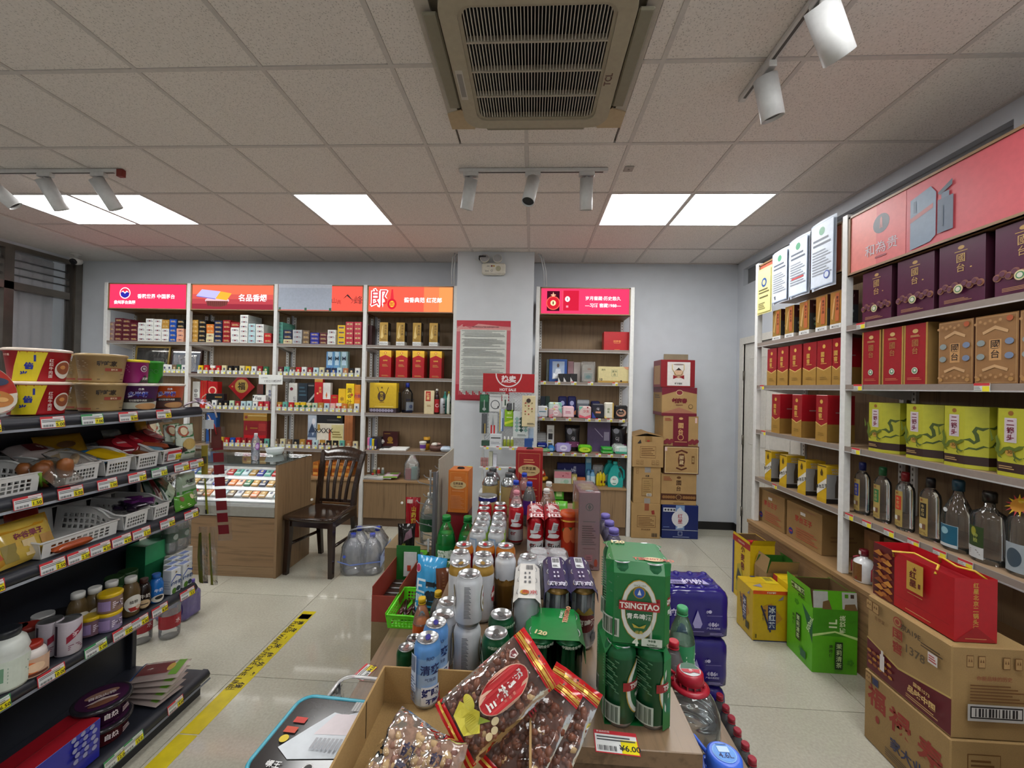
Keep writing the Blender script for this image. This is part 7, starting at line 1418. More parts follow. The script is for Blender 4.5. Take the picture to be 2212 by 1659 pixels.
rio=[('t','RIO',.62,.85,.06,'#2a3a6a'),('t','清爽',.62,.66,.17,'#1c2c5e',.02),('t','气泡酒',.62,.5,.06,'#3a4c7a'),('r',.42,.08,.95,.38,'#d4d8e0'),('t','好喝',.64,.28,.15,'#1c2a66',.05),('t','不醉',.66,.14,.1,'#1c2a66',.04),('c',.92,.2,.07,'#b83a4a'),('c',.85,.1,.05,'#a82a3a'),('r',.1,.3,.3,.9,'#b7c6dc'),('b',.12,.62,.28,.88,'#3a4a6a'),('s',.12,.1,.3,.55,9,'#5a6c92')]
cans('rio',lambda l,p,r:can_proto('cocktail_can',l,.029,HS,[(0,'#b9cbe4'),(.35,'#9dbbe0'),(.55,'#7fa9da'),(.78,'#5f95d4')],rio,'#2a2a7a','pale blue cocktail cans',None,p,r),[(924,1376,'pale blue cocktail can with a violet tab, nearest the cardboard box',.12),(942,1344,'pale blue cocktail can with a violet tab, behind the nearest one',.25)],HS)
gb_=[('p',[(.7,.5),(.82,.66),(.96,.6),(1,.45),(.86,.32),(.74,.38)],'#9a1c28'),('t','燕京',.85,.49,.1,'#d8d0c8',.03),('s',.75,.1,.95,.24,3,'#8f9196')]
cans('goldband',lambda l,p,r:can_proto('beer_can',l,.033,H5,[(0,'#cbcdd2'),(.84,'#a07c34')],gb_,'#8a6a2a','tall white cans with gold shoulders',None,p,r),[(993.6,1216,'tall white beer can with a gold shoulder, nearer the chip bags',-.3),(1044,1216,'tall white beer can with a gold shoulder, right behind the white stack',.3)],H5)
cans('plain',lambda l,p,r:can_proto('beer_can',l,.033,H5,[(0,'#cbcdd2')],[('t','Beer',.5,.55,.1,'#8f8a80'),('s',.1,.9,.9,.97,1,'#8f9196')],None,'tall plain white cans',None,p,r),[(995,1192,'tall plain white beer can in the second row, chip bag side',0),(1044,1197,'tall plain white beer can in the second row, middle',.4),(1140.7,1202,'tall plain white beer can behind the white six-pack',0)],H5)
cans('amber',lambda l,p,r:can_proto('beer_can',l,.033,H5,[(0,'#6d4c1c'),(.6,'#cbcdd2')],[('p',[(0,.58),(.1,.65),(.2,.58),(.3,.67),(.42,.58),(.55,.67),(.7,.58),(.85,.65),(1,.58),(1,.52),(0,.52)],'#7d5a24'),('t','A',.92,.75,.1,'#8a6a2a'),('t','R',.1,.75,.1,'#8a6a2a')],None,None,None,p,r),[(1092.5,1199.5,'tall white can with an amber beer picture on its lower half',0)],H5)
cans('redtab',lambda l,p,r:can_proto('soft_drink_can',l,.033,H5,[(0,'#5a0f16'),(.5,'#8a1a1e'),(.85,'#b06a24')],[('t','王',.5,.6,.3,'#d8b04a')],'#a3141e','dark red cans with red tabs',None,p,r),[(1002,1175.4,'dark red and copper can with a red tab, chip bag side',0),(1049,1175.4,'dark red and copper can with a red tab, middle one',.3),(1092.5,1178,'dark red and copper can with a red tab, budding pack side',-.3)],H5)
sv=[('r',.2,.1,.5,.9,'#7f98b4'),('b',.22,.3,.46,.85,'#d0d4da'),('e',.85,.6,.22,.25,'#8aa83a'),('e',.8,.3,.18,.2,'#5a8a8a'),('s',.55,.1,.7,.8,4,'#5f7290')]
it=[]
for j,yy in enumerate(((1032,1146.5,1072,1148),(1037,1133,1074.5,1133.5),(1042,1121,1078,1121),(1044.5,1109.5,1079,1109))):
 it += [(yy[0],yy[1],f'silver fruit drink can, {ORD[j]} back in the chip-bag-side file',.2*j),(yy[2],yy[3],f'silver fruit drink can, {ORD[j]} back in the bottle-side file',-.3*j)]
cans('silver',lambda l,p,r:can_proto('soft_drink_can',l,.033,H3,[(0,'#9fb0be'),(.75,'#b9bdc0')],sv,None,'silver fruit drink cans in two files',None,p,r),it,H3)
it=[]
for j,yy in enumerate(((1046,1097,1080,1097),(1048,1086.5,1081,1087))):
 it += [(yy[0],yy[1],f'red cola can behind the silver cans, {["nearer", "farther"][j]} row, chip bag side',0),(yy[2],yy[3],f'red cola can behind the silver cans, {["nearer", "farther"][j]} row, bottle side',0)]
cans('cola',lambda l,p,r:can_proto('soft_drink_can',l,.033,H3,[(0,'#a01620')],[('e',.5,.5,.3,.2,'#d8d0cc')],None,'red cola cans',None,p,r),it,H3)
cans('green',lambda l,p,r:can_proto('beer_can',l,.033,H3,[(0,'#12452a'),(.8,'#174f30')],[('e',.0,.4,.22,.4,'#c3c6b4'),('e',.0,.4,.19,.36,'#12452a'),('t','中国的全世界的',.6,.93,.07,'#b9cdb4')],None,'green beer cans beside the white stack',None,p,r),[(1071.7,1366,'green beer can beside the white stack, nearer the peanut bags',0),(1083,1326,'green beer can beside the white stack, behind the nearer one',.5)],H3)
budp=[('p',[(.3,.62),(.6,.66),(.72,.9),(.5,.95),(.42,.72),(.28,.72)],'#b9bcc0'),('p',[(.25,.5),(.7,.5),(.78,.56),(.6,.62),(.35,.62)],'#c9cccf'),('r',.12,.08,.88,.42,'#b3b6ba'),('t','er',.4,.3,.1,'#8a1a22'),('s',.5,.7,.7,.88,4,'#7a7d82')]
cans('bud',lambda l,p,r:can_proto('beer_can',l,.033,H5,[(0,'#a3141f')],budp,None,None,None,p,r),[(1115.4,1092,'tall red and silver beer can standing alone beside the soda bottles',0)],H5)
cans('bj',lambda l,p,r:can_proto('beer_can',l,.033,H3,[(0,'#0f4a26')],[('p',[(.5,.6),(.9,.66),(.86,.44),(.46,.38)],'#b9c9bc'),('t','BE',.68,.53,.14,'#1c4a2c',.04,.06),('p',[(.45,.3),(.85,.36),(.84,.33),(.44,.27)],'#b9c9bc'),('p',[(.44,.22),(.83,.28),(.82,.25),(.43,.19)],'#b9c9bc')],None,None,None,p,r),[(878,1397,'green beer can with slanted white stripes on the lower ledge',.0)],H3,ZL)
cans('blacktab',lambda l,p,r:can_proto('beer_can',l,.033,H3,[(0,'#3f4238')],[('s',.2,.2,.8,.8,5,'#8f9184')],'#1a1a1c',None,None,p,r),[(895,1378,'dark can with a black tab behind the striped green can',.5)],H3,ZL)
# ---- carton-wrapped multipacks
def multipack(name,label,x,y,z,nx,ny,h,bands,lab_ops,wrapc,top_ops,side=None,rot=0,crot=0,tab=None,group=None,front_ops=None,wrap_front=False,drop=.035,scallop=True,lw=None):
 r=.033;t=thing(name,label,'multipack',(x,y,z),rot,group)
 o0=None
 for i in range(nx):
  for j in range(ny):
   p=((i-(nx-1)/2)*.0668,(j-(ny-1)/2)*.0668,.0005)
   if o0 is None:
    o0=can_proto('can','x',r,h,bands,lab_ops,tab,None,lw,p,crot)
    for k in ('label','category'):del o0[k]
    o0.parent=t
   else:
    c_=dup(o0,p,crot+R.uniform(-.25,.25));c_.parent=t
 W,D=nx*.0668,ny*.0668;wm_=m(wrapc,.3)
 b=B();zt=h+.0012
 if wrap_front:    # sleeve over top and the two ends
  e=W/2-.016
  b.grid([[(xx,-D/2-.001,.004),(xx,-D/2-.001,h-.02),(xx,-D/2+.012,zt),(xx,D/2-.012,zt),(xx,D/2+.001,h-.02),(xx,D/2+.001,.004)] for xx in (-e,e)],wm_,False)
  for sx in (-1,1):b.add([(sx*e,-D/2-.001,.004),(sx*e,-D/2-.001,h-.02),(sx*(W/2-.002),-D/2+.018,h-.025),(sx*(W/2-.002),-D/2+.018,.004)],[(0,1,2,3)],wm_);b.add([(sx*e,-D/2+.012,zt),(sx*(W/2),-D/2+.02,zt-.002),(sx*(W/2-.022),0,zt),(sx*W/2,D/2-.02,zt-.002),(sx*e,D/2-.012,zt)],[(0,1,2,3,4)],wm_);b.add([(sx*e,-D/2+.012,zt),(sx*W/2,-D/2+.02,zt-.002),(sx*(W/2-.002),-D/2+.018,h-.025),(sx*e,-D/2-.001,h-.02)],[(0,1,2,3)],wm_)
  b.grid([[(xx,yy,.0006) for xx in (-e,e)] for yy in (-D/2,D/2)],wm_,False)
 else:             # strip along the tops with folded sides
  rows=[];n=ny*6
  for k in range(n+1):
   v=-D/2+D*k/n;dr=drop*(.72+.28*abs(math.cos(pi*(v+D/2)/.0668))) if scallop else drop
   rows.append([(-W/2-.0035,v,h-dr),(-W/2-.002,v,h-.012),(-W/2+.012,v,zt),(W/2-.012,v,zt),(W/2+.002,v,h-.012),(W/2+.0035,v,h-dr)])
  b.grid(rows,wm_,False)
 wo=obj('carton_wrap',b,t);sd=wo.modifiers.new('thick','SOLIDIFY');sd.thickness=.0008
 if top_ops:
  ww=W-.026
  obj('top_print',B().print(top_ops,ww,D-.004,plane((-ww/2,-D/2+.002,zt+.001),(1,0,0),(0,1,0))),t,fix=False)
 if front_ops:
  e=W/2-.016;obj('front_print',B().print(front_ops,2*e,h-.024,plane((-e,-D/2-.0022,.004),(1,0,0),(0,0,1))),t,fix=False)
 if side:
  for sx in (-1,1):
   pl_=plane((sx*(W/2+.0046),D/2 if sx < 0 else -D/2,h-drop),(0,-1 if sx < 0 else 1,0),(0,0,1));obj('side_print',B().print(side,D,drop-.012,pl_),t,fix=False)
 return t
tsl=[('e',.5,.5,.36,.43,'#b08f3a'),('e',.5,.5,.35,.415,'#c9ccc6'),('e',.5,.5,.28,.34,'#b08f3a'),('e',.5,.5,.27,.33,'#1c5a34'),('c',.5,.75,.085,'#9a7a2a'),('c',.5,.75,.07,'#2a4f9a'),('p',[(.46,.72),(.5,.8),(.54,.72)],'#d0d4d8'),('r',.1,.5,.9,.63,'#9a1c22'),('t','TSINGTAO',.5,.565,.085,'#dcd8d0',.03),('t','青岛啤酒',.5,.42,.085,'#d4d8d0',.02),('p',[(.36,.32),(.5,.27),(.64,.32),(.6,.26),(.4,.26)],'#a89a3a'),('t','经典',.5,.2,.05,'#b9a84a'),('t','SINCE 1903',.5,.865,.025,'#6f7a6a')]
tsf=tsl + [('r',.55,.02,.95,.13,'#b9c4b8'),('t','净含量',.75,.1,.035,'#1c4a2c'),('t','4x500ml',.75,.045,.03,'#1c4a2c'),('t','4',.43,.075,.12,'#c9d4c4',.05)]
tsc=[('e',.98,.5,.42,.4,'#b08f3a'),('e',.98,.5,.4,.385,'#c3c6be'),('e',.98,.5,.33,.33,'#14502c'),('r',.5,.5,1.4,.62,'#8a1a20'),('t','TSINGTAO',.95,.56,.07,'#d4d0c8',.03),('t','青岛啤酒',.95,.42,.07,'#c9cdc4'),('s',.05,.45,.42,.92,12,'#4f7a5a'),('r',.05,.04,.45,.3,'#a9b3a8'),('b',.08,.06,.42,.28,'#3a4a3c')]
tst=[('t','TSINGTAO',.8,.18,.1,'#b9502c',.03),('e',.8,.18,.2,.08,'#c9b48a'),('t','TSINGTAO',.8,.18,.07,'#9a1c22',.03),('t','120',.2,.84,.14,'#c9b98a',.04)]
bx,by=P(1367,1470,y=.92).x,.917
multipack('beer_multipack','green carton-wrapped four-pack of tall beer cans, lower of the stacked pair',bx-.004,by,ZU,2,2,H5,[(0,'#12482a'),(.86,'#185a34')],tsc,'#156a34',tst,rot=pi/2,crot=-pi/2,wrap_front=True,front_ops=tsf,group='green four-packs stacked')
multipack('beer_multipack','green carton-wrapped four-pack of tall beer cans, upper of the stacked pair',bx,by+.008,ZU+H5+.003,2,2,H5,[(0,'#12482a'),(.86,'#185a34')],tsc,'#156a34',tst,rot=-.10,wrap_front=True,front_ops=tsf,group='green four-packs stacked')
q=P(1200,1385,z=ZU+H3)
multipack('beer_multipack','low green carton-topped four-pack behind the peanut bags',q.x,q.y+.07,ZU,2,2,H3,[(0,'#12482a'),(.86,'#155530')],[('t','中国的全世界的',.6,.93,.07,'#c9d8c4')],'#1a7a3a',[('t','TSINGTAO',.82,.8,.1,'#c9b48a',.06,1.35),('t','TSINGTAO',.82,.8,.08,'#a8302a',.02,1.35),('t','青岛啤酒',.7,.78,.07,'#c9d8c4',.02,1.35),('t','120',.2,.14,.13,'#c9b98a',.04,-.3)],drop=.05,scallop=False)
for i,(px,nm) in enumerate(((1157,'nearer the lone can'),(1196,'nearer the orange pack'))):
 q=P(px,1118,z=ZU+H5)
 multipack('beer_multipack',f'red-wrapped beer three-pack with silver labels, {nm}',q.x,q.y+.1,ZU,1,3,H5,[(0,'#a3141f')],budp[:4]+[('t','Bud',.55,.27,.16,'#22201f',.01),('s',.5,.7,.7,.88,4,'#7a7d82')],'#a01a24',[('t','百威啤酒',.62,.55,.3,'#dcc8c8',.03,1.5708),('s',.15,.1,.3,.6,1,'#c98a8a')],group='red beer three-packs',drop=.04)
q=P(1138,1293,z=ZU+H5)
multipack('beer_multipack','white-wrapped beer three-pack with a barcode on top',q.x,q.y+.1,ZU,1,3,H5,[(0,'#a3a8ae')],[('s',.2,.3,.8,.6,3,'#868b92')],'#c9c7c2',[('b',.4,.8,.9,.95,'#44484c'),('s',.3,.35,.45,.75,3,'#55585c'),('s',.6,.35,.75,.75,3,'#55585c'),('c',.35,.12,.06,'#b08a2a'),('t','燕京',.65,.12,.1,'#a32a30')],side=[('p',[(.05+.33*i,0),(.17+.33*i,.8),(.29+.33*i,0)],'#a9b0b6') for i in range(3)])
for i,(px,nm) in enumerate(((1206,'nearer the white three-pack'),(1263,'beside the green four-packs'))):
 q=P(px,1272,z=ZU+H5)
 multipack('beer_multipack',f'indigo-wrapped beer three-pack, {nm}',q.x,q.y+.1,ZU,1,3,H5,[(0,'#9aa0a6'),(.9,'#8f7038')],[('e',.5,.45,.36,.17,'#5f1f22'),('p',[(.2,.6),(.35,.72),(.5,.64),(.65,.74),(.8,.6)],'#8a7430'),('t','燕京啤酒',.5,.46,.13,'#cfc8bc',.03),('r',.7,.1,.9,.25,'#555a5e'),('s',.2,.8,.8,.84,1,'#6a6e74')],'#2f2c52',[('r',.25,.6,.85,.97,'#c9ccd0'),('b',.3,.78,.8,.94,'#33363c'),('s',.3,.63,.7,.7,3,'#55585c'),('t','燕京',.5,.1,.12,'#b9b8c8',.03),('s',.3,.25,.42,.5,2,'#b9b8c8'),('s',.55,.25,.67,.5,2,'#b9b8c8')],side=[('p',[(.03+.33*i,.0),(.15+.33*i,.9),(.3+.33*i,0)],'#a08a5a') for i in range(3)],group='indigo-wrapped beer three-packs')
# shrink-wrapped white cans with clear covers
x,y=at(1185,1190,ZU+H3);t=thing('can_pack','shrink-wrapped block of four white-lidded cans','multipack',(x,y-.033,ZU),.03)
for i in range(2):
 for j in range(2):obj('can',B().lathe([(.028,0,m('#b9bcc0',.3)),(.033,.01),(.033,H3-.02),(.029,H3-.004,m('#c9cbce',.25)),(.029,H3),(.024,H3-.002)],n=20),t,(-.034+.068*i,-.034+.068*j,.0005))
obj('shrink_wrap',B().box(-.07,.07,-.07,.07,.002,H3+.003,film('#eef0f4',.16,.06,.8,24),.012),t)
# ---- bottles on the table
def pet(label,px,py,zb,h,r,liquid,capc,labc,ops,fill=.72,clear='#eef2f4',name='soda_bottle',group=None,bx=None,neck=.36,rot=0):
 q=P(px,py,z=zb+h);x,y=(q.x,q.y) if bx is None else (bx[0],bx[1])
 body=film(clear,.10,.05,.12,20)
 pr=[(r*.84,0),(r,.012),(r*.97,h*.24),(r,h*.27),(r,h*.6),(r*.82,h*.73),(r*.5,h*.86),(r*neck,h*.9),(r*neck,h*.94)]
 o=tag(obj(name,B().lathe(pr,body,n=22),None,(x,y,zb+.001),rot),label,'bottle',group)
 if liquid:
  zt=h*fill;lp=[(a*.95,b+.002) for a,b in pr if b < zt];k=pr[len(lp)] if len(lp) < len(pr) else pr[-1];a0=pr[len(lp)-1]
  rr=a0[0]+(k[0]-a0[0])*(zt-a0[1])/max(1e-6,k[1]-a0[1]);lp.append((rr*.95,zt));obj('drink',B().lathe(lp,liquid if not isinstance(liquid,str) else m(liquid,.08,nz=.03,coat=.3),n=22),o)
 obj('cap',B().lathe([(r*neck*1.2,h*.925,m(capc,.35)),(r*neck*1.22,h*.985),(r*neck*1.05,h)],n=18),o)
 obj('neck_ring',B().lathe([(r*neck*1.25,h*.905,m(capc,.35)),(r*neck*1.25,h*.918)],n=16),o)
 if labc:obj('label',B().lathe([(r*1.006,h*.27,m(labc,.3)),(r*1.008,h*.275),(r*1.008,h*.585),(r*1.006,h*.59)],n=22,caps=False),o)
 if ops:w2=pi*r*.95;obj('print',B().print(ops,w2,h*.31,lambda u,v,l:wrap(r*1.008+.0006,-pi/2,h*.275)(u-w2/2,v,l),sub=14),o,fix=False)
 return o
spr=[('t','雪碧',.5,.6,.42,'#dce8dc',.06),('r',.35,.05,.6,.15,'#c9c43a'),('c',.85,.4,.08,'#c9dcc9'),('s',.1,.15,.35,.3,2,'#9fc9a4')]
for i,(px,py) in enumerate(((965,1104),(1011,1104))):
 pet(f'large green lemon soda bottle, {["chip bag side", "can side"][i]}',px,py,ZL,.345,.052,m('#1f8a3a',.08),'#137a34','#0f6a2c',spr,.74,'#3fae5a',group='large green soda bottles',rot=.1-.3*i,bx=(P(px,py,y=2.12).x,2.12))
for px,py,lq,cc,lc,lb in ((1116,1060,'#b98a8a','#c9808e','#b3727e','soda bottle with a pink cap and pink drink'),(1115,1038,'#8f2a24','#1f3fae','#9a3a2c','red drink bottle with a blue cap behind the pink-capped one'),(1133,1022,'#a3302a','#1f3fae','#8a2a24','red drink bottle with a blue cap, rearmost'),(1144,1041,'#241014','#1f3fae','#3f1c66','dark grape drink bottle with a blue cap and purple label'),(1181,1056,'#8a4f1c','#d0d0cc','#a8642c','amber tea bottle with a white cap, nearer one'),(1186,1041,'#96582a','#d0d0cc','#b0743c','amber tea bottle with a white cap, farther one')):
 pet(lb,px,py,ZU,.22,.034,lq,cc,lc,[('t','茶' if 'tea' in lb else 'F',.5,.5,.4,'#d0c4b8')],.8)
pet('orange soda bottle with a yellow cap beside the blue chip bag',912,1291,ZL,.225,.033,'#b5641a','#c9a41c','#b8501c',[('t','美',.4,.3,.3,'#d8c0a0')],.62)
pet('second yellow-capped soda bottle squeezed behind the blue chip bag',947,1277,ZL,.225,.033,'#3f2f24','#c9a41c','#5a3a2a',None,.6)
pet('pale green lemon soda bottle on the ledge by the purple packs',1461,1287,ZL,.28,.042,film('#9fd0b0',.3,.08,.1),'#3f9a64','#2f8a5a',[('s',.5,.1,.9,.7,4,'#c9e0cc'),('r',.1,.1,.35,.6,'#4fa878')],.6,'#7fc49a',bx=(.535,1.44))
pet('cola bottle with a red cap on the ledge behind the red-capped jug',1444,1366,ZL,.24,.036,'#2a1110','#b01c30','#8a1a22',None,.75,bx=(.462,1.31))
pet('orange drink bottle with a yellow cap near the purple packs',1454,1206,ZL,.24,.034,'#b3742c','#c98a1c',None,None,.8,bx=(.565,1.90))
for i,yy in enumerate((2.12,2.24,2.36)):
 pet(f'lavender-tinted large water bottle, {ORD[i]} back on the far ledge',1310,1105,ZL,.31,.06,film('#b3add8',.35,.08,.3),'#6f66b0','#a39cd0',None,.8,'#c3bfe4',bx=(.435+.0*i,yy),group='lavender water bottles on the far ledge',name='water_bottle')
# jugs with carry straps
def jugw(label,x,y,h,r,capc,ops,ring_dir,handle=True):
 gw_=film('#eef3f4',.07,.03,.35,16);t=thing('water_jug',label,'water jug',(x,y,ZL+.001))
 pr=[(r*.9,0),(r,.015),(r,h*.16),(r*.96,h*.18),(r,h*.2),(r,h*.38),(r*.96,h*.4),(r,h*.42),(r*.98,h*.6),(r*.82,h*.72),(r*.62,h*.8),(r*.40,h*.86),(r*.37,h*.93)]
 obj('body',B().lathe(pr,gw_,n=30),t)
 obj('water',B().lathe([(a*.97,b+.003) for a,b in pr[:9]]+[(r*.9,h*.66)],glass('#f0f6f6',0,1.33),n=26),t)
 c_=obj('cap',B().lathe([(r*.44,h*.895,m(capc,.35)),(r*.46,h*.90),(r*.43,h*.985),(r*.36,h)],n=30),t)
 rb=obj('cap_ribs',B(),c_) if False else None
 obj('collar',B().lathe([(r*.62,h*.835,m(capc,.35)),(r*.64,h*.845),(r*.5,h*.87),(r*.46,h*.868)],n=30),t)
 b=B()
 for k in range(12):
  a=2*pi*k/12;b.box(r*.46*math.cos(a)-.002,r*.46*math.cos(a)+.002,r*.46*math.sin(a)-.002,r*.46*math.sin(a)+.002,h*.862,h*.9,m(capc,.35))
 obj('tear_ribs',b,t,kind='stuff')
 d=Vector((math.cos(ring_dir),math.sin(ring_dir),0));s_=Vector((-d.y,d.x,0));z=Vector((0,0,h*.87))
 obj('carry_strap',B().tube([z+d*r*.5+s_*.012,z+d*r*1.0+s_*.028+Vector((0,0,.004)),z+d*r*1.6+s_*.02,z+d*r*1.75,z+d*r*1.6-s_*.02,z+d*r*1.0-s_*.028+Vector((0,0,.004)),z+d*r*.5-s_*.012],.0042,m(capc,.35),8),t)
 if ops[0]:obj('cap_print',B().print(ops[0],r*.72,r*.72,plane((-r*.36,-r*.36,h+.0003),(1,0,0),(0,1,0))),t,fix=False)
 if ops[1]:rr=r*.445;w2=pi*rr;obj('side_print',B().print(ops[1],w2,h*.085,lambda u,v,l:wrap(rr+.0012,-pi/2,h*.9)(u-w2/2,v,l),sub=10),t,fix=False)
 return t
jugw('clear water jug with a red cap on the ledge beside the green beer stack',.445,1.135,.268,.078,'#a3182c',([('c',.5,.5,.48,m('#c9cbcc',.2,.5)),('p',[(.05,.55),(.95,.55),(.8,.9),(.5,1),(.2,.9)],'#2f5a44'),('p',[(.05,.5),(.95,.5),(.85,.2),(.6,.3),(.4,.2),(.1,.3)],'#b01c30'),('t','水',.5,.42,.2,'#d8d0d0')],None),2.6)
jugw('clear water jug with a bright blue cap at the table front corner',.415,.872,.275,.078,'#3566d8',([('c',.5,.5,.42,'#7fb0e8'),('c',.5,.5,.38,'#5a94e0'),('t','4.6L',.5,.38,.22,'#1c2a6a'),('r',.3,.5,.7,.75,'#b9d4f0'),('s',.3,.8,.7,.86,1,'#1c2a6a')],[('t','Ganten',.5,.45,.7,'#14205c',.03)]),2.3)
# ---- nut boxes, tins
def nutbox(label,x,y,z,w_,d_,h_,col,rot=0):
 ops=[('r',.1,.04,.9,.95,'#c9a46a'),('r',.108,.043,.892,.947,col),('s',.3,.78,.7,.86,2,'#c98a5a'),('e',.5,.66,.4,.1,'#b9a070'),('t','世界坚果',.5,.69,.06,'#4a2f18',.03),('t','中国品·三江·坚果礼',.5,.625,.025,'#4a2f18'),('s',.2,.5,.8,.54,1,'#c98a5a'),('s',.15,.1,.85,.42,9,'#c07a4a')]
 o=carton('nut_gift_box',label,'gift box',w_,d_,h_,m(col,.35),(x,y,z+.001),rot,F=ops,L=[('s',.1,.1,.9,.4,6,'#c98a5a')],T=[('c',.5,.5,.18,'#1c1412'),('p',[(.35,.5),(.5,.62),(.65,.5),(.5,.38)],'#17110f'),('r',.7,.85,.95,.98,'#d8c43a')])
 obj('handle',B().tube([(-.02,.0,h_),(-.012,0,h_+.006),(.012,0,h_+.006),(.02,0,h_)],.004,'#17110f',6),o);return o
carton('gift_box','plain dark red carton supporting the orange nut box','box',.13,.14,.30,m('#6d141c',.4),(-.412,2.39,ZL+.001))
nutbox('orange world-nuts gift box behind the green soda bottles',-.405,2.37,ZL+.302,.115,.13,.24,'#b8641c',-.05)
nutbox('tall red world-nuts gift box at the far end of the table',-.005,2.42,ZU,.155,.13,.335,'#8f1a1c',-.04)
cap_=m('#55585c',.35,.6)
for i,(px,py) in enumerate(((1059,1020),(1099.5,1022),(1065,1011),(1106,1013))):
 h_=.222;q=P(px,py,z=ZU+h_);lathe_thing('cream_tin',f'cream-coloured tin with a silver shoulder, {["front pair, bottle-free side", "front pair, soda side", "rear pair, bottle-free side", "rear pair, soda side"][i]}','tin',(q.x,q.y,ZU+.001),[(.04,0,m('#b5a06c',.35)),(.042,.006),(.042,.15),(.044,.153,m('#9fa2a4',.22,.8)),(.043,.165),(.028,.195),(.02,.2,cap_),(.022,.203),(.022,.218),(.02,.222)],'cream tins with silver shoulders',26,parts=[('label',B().print([('t','Almond',.5,.3,.08,'#8a5a2a'),('s',.3,.1,.7,.2,2,'#8a7a4a')],.1,.14,lambda u,v,l:wrap(.0428,-pi/2,.005)(u-.05,v,l),sub=10))])
x,y=at(1054,1070,ZU+.13);lathe_thing('food_tin','wide tin with a dark blue rim behind the red cola cans','tin',(x,y,ZU+.001),[(.046,0,m('#b5a06c',.35)),(.048,.1),(.049,.104,m('#1c2266',.3)),(.049,.12),(.048,.125,alu),(.048,.13),(.045,.127),(.002,.127)],n=28)
# tall rose box in a clear case
q=P(1271,1233,z=ZU)
rb=[('c',.5,.81,.05,'#3f2424'),('c',.5,.81,.038,'#95606a'),('p',[(.5,.85),(.6,.81),(.5,.77),(.4,.81)],'#3f2424'),('s',.2,.615,.8,.635,1,'#4a2a2c'),('s',.16,.32,.84,.58,9,'#5a3638'),('s',.2,.27,.8,.29,1,'#6a4244'),('r',.33,.12,.67,.2,'#8a5a62'),('s',.38,.135,.62,.185,2,'#5a3a3e'),('e',.84,.1,.08,.05,'#8a3424'),('r',.05,.05,.95,.055,'#6a4244'),('p',[(.55,.09),(.75,.06),(.7,.03),(.56,.05)],'#4a2a2a')]
o=carton('gift_box','tall rose-coloured gift box in a clear case with black oval crest','gift box',.08,.185,.300,m('#8a5560',.35),(q.x-.002,q.y+.095,ZU+.001),.02,F=rb,T=[('e',.5,.6,.42,.2,'#a88a68'),('e',.5,.3,.36,.14,'#b59a78'),('e',.52,.1,.2,.06,'#b9c4d0')],L=[('r',.05,.03,.95,.97,'#a8744a')])
obj('clear_case',B().box(-.0425,.0425,-.095,.095,0,.304,film('#fff',.07,.03,.1),.002),o)
x=P(1229,1130,y=1.72).x
lathe_thing('drink_canister','orange canister with peach picture beside the rose box','canister',(x,1.72,ZU+.001),[(.036,0,m('#a82c14',.3)),(.038,.01),(.038,.12),(.038,.17,m('#c4501c',.3)),(.036,.185),(.02,.188)],n=24,parts=[('label',B().print([('e',.5,.65,.3,.1,'#3f5a2c'),('e',.4,.55,.16,.2,'#c9683a'),('e',.65,.55,.14,.2,'#c96a44'),('r',.1,.88,.9,.92,'#e0b04a')],.11,.16,lambda u,v,l:wrap(.0386,-pi/2,.01)(u-.055,v,l),sub=12))])
softpack('snack_bag','light green snack bag between the tea bottles and the rose box','snack bag',(P(1208,1090,y=2.05).x,2.08,ZU+.03),.09,.2,.03,'#5fae34',0,top=[('r',.2,.55,.8,.75,'#cfe0b0'),('r',.2,.2,.8,.35,'#3f8a2a')],tilt=1.25)
# ---- chip bags and basket on the lower left ledge
q=P(928,1322,z=ZL)
def standbag(name,label,x,y,z,w_,h_,th_,col,ops,rot=0,tilt=0,r=.16,cat='snack bag',sub=8,topcut=0):
 n=14;f1=[];f2=[]
 th=lambda u,v:th_*max(0,(1-abs(u)**3.2)*(1-abs(2*min(1,v*1.02)-1)**3))**.55
 cr_=lambda u,v:.0022*math.sin(9*u+5*v)+.0018*math.sin(17*v+3*u)
 for i in range(n+1):
  u=-1+2*i/n;f1.append([(u*w_/2*(1-.08*math.sin(pi*j/n)),-th(u,j/n)-cr_(u,j/n),j/n*h_) for j in range(n+1)]);f2.append([(u*w_/2*(1-.08*math.sin(pi*j/n)),th(u,j/n)+cr_(u,j/n),j/n*h_) for j in range(n+1)][::-1])
 mm=m(col,r) if isinstance(col,str) else col
 o=tag(obj(name,B().grid(f1,mm).grid(f2,mm),None,(x,y,z+.001),(tilt,0,rot)),label,cat)
 fn=lambda a,b_,l:Vector(((a-w_/2)*(1-.08*math.sin(pi*min(1,max(0,b_/h_)))),-th(2*a/w_-1,b_/h_)-cr_(2*a/w_-1,b_/h_)-.0015-l,b_))
 if ops:obj('print',B().print(ops,w_,h_,fn,sub=sub),o,fix=False)
 return o
standbag('snack_bag','sky blue yam chip bag with black lettering on the lower ledge',-.43,1.76,ZL,.145,.27,.035,'#3f9ad0',[('t','Yam',.72,.42,.28,'#17242e',.05,-1.57),('t','山药',.32,.44,.24,'#d8e6ee',.03,-1.57),('e',.12,.82,.11,.07,'#d0c8cc'),('e',.12,.82,.09,.055,'#a83a5a')],-.25,-.1)
standbag('snack_bag','brown and pink nut snack bag behind the blue chip bag',-.33,1.74,ZL,.13,.24,.03,'#6a3a22',[('p',[(.2,0),(.8,0),(.9,.5),(.4,.6)],'#8a3a55'),('p',[(.3,.3),(.8,.5),(.9,.6),(.3,.5)],'#c9b48a'),('s',.2,.7,.8,.9,4,'#8a5a34')],.3,-.05)
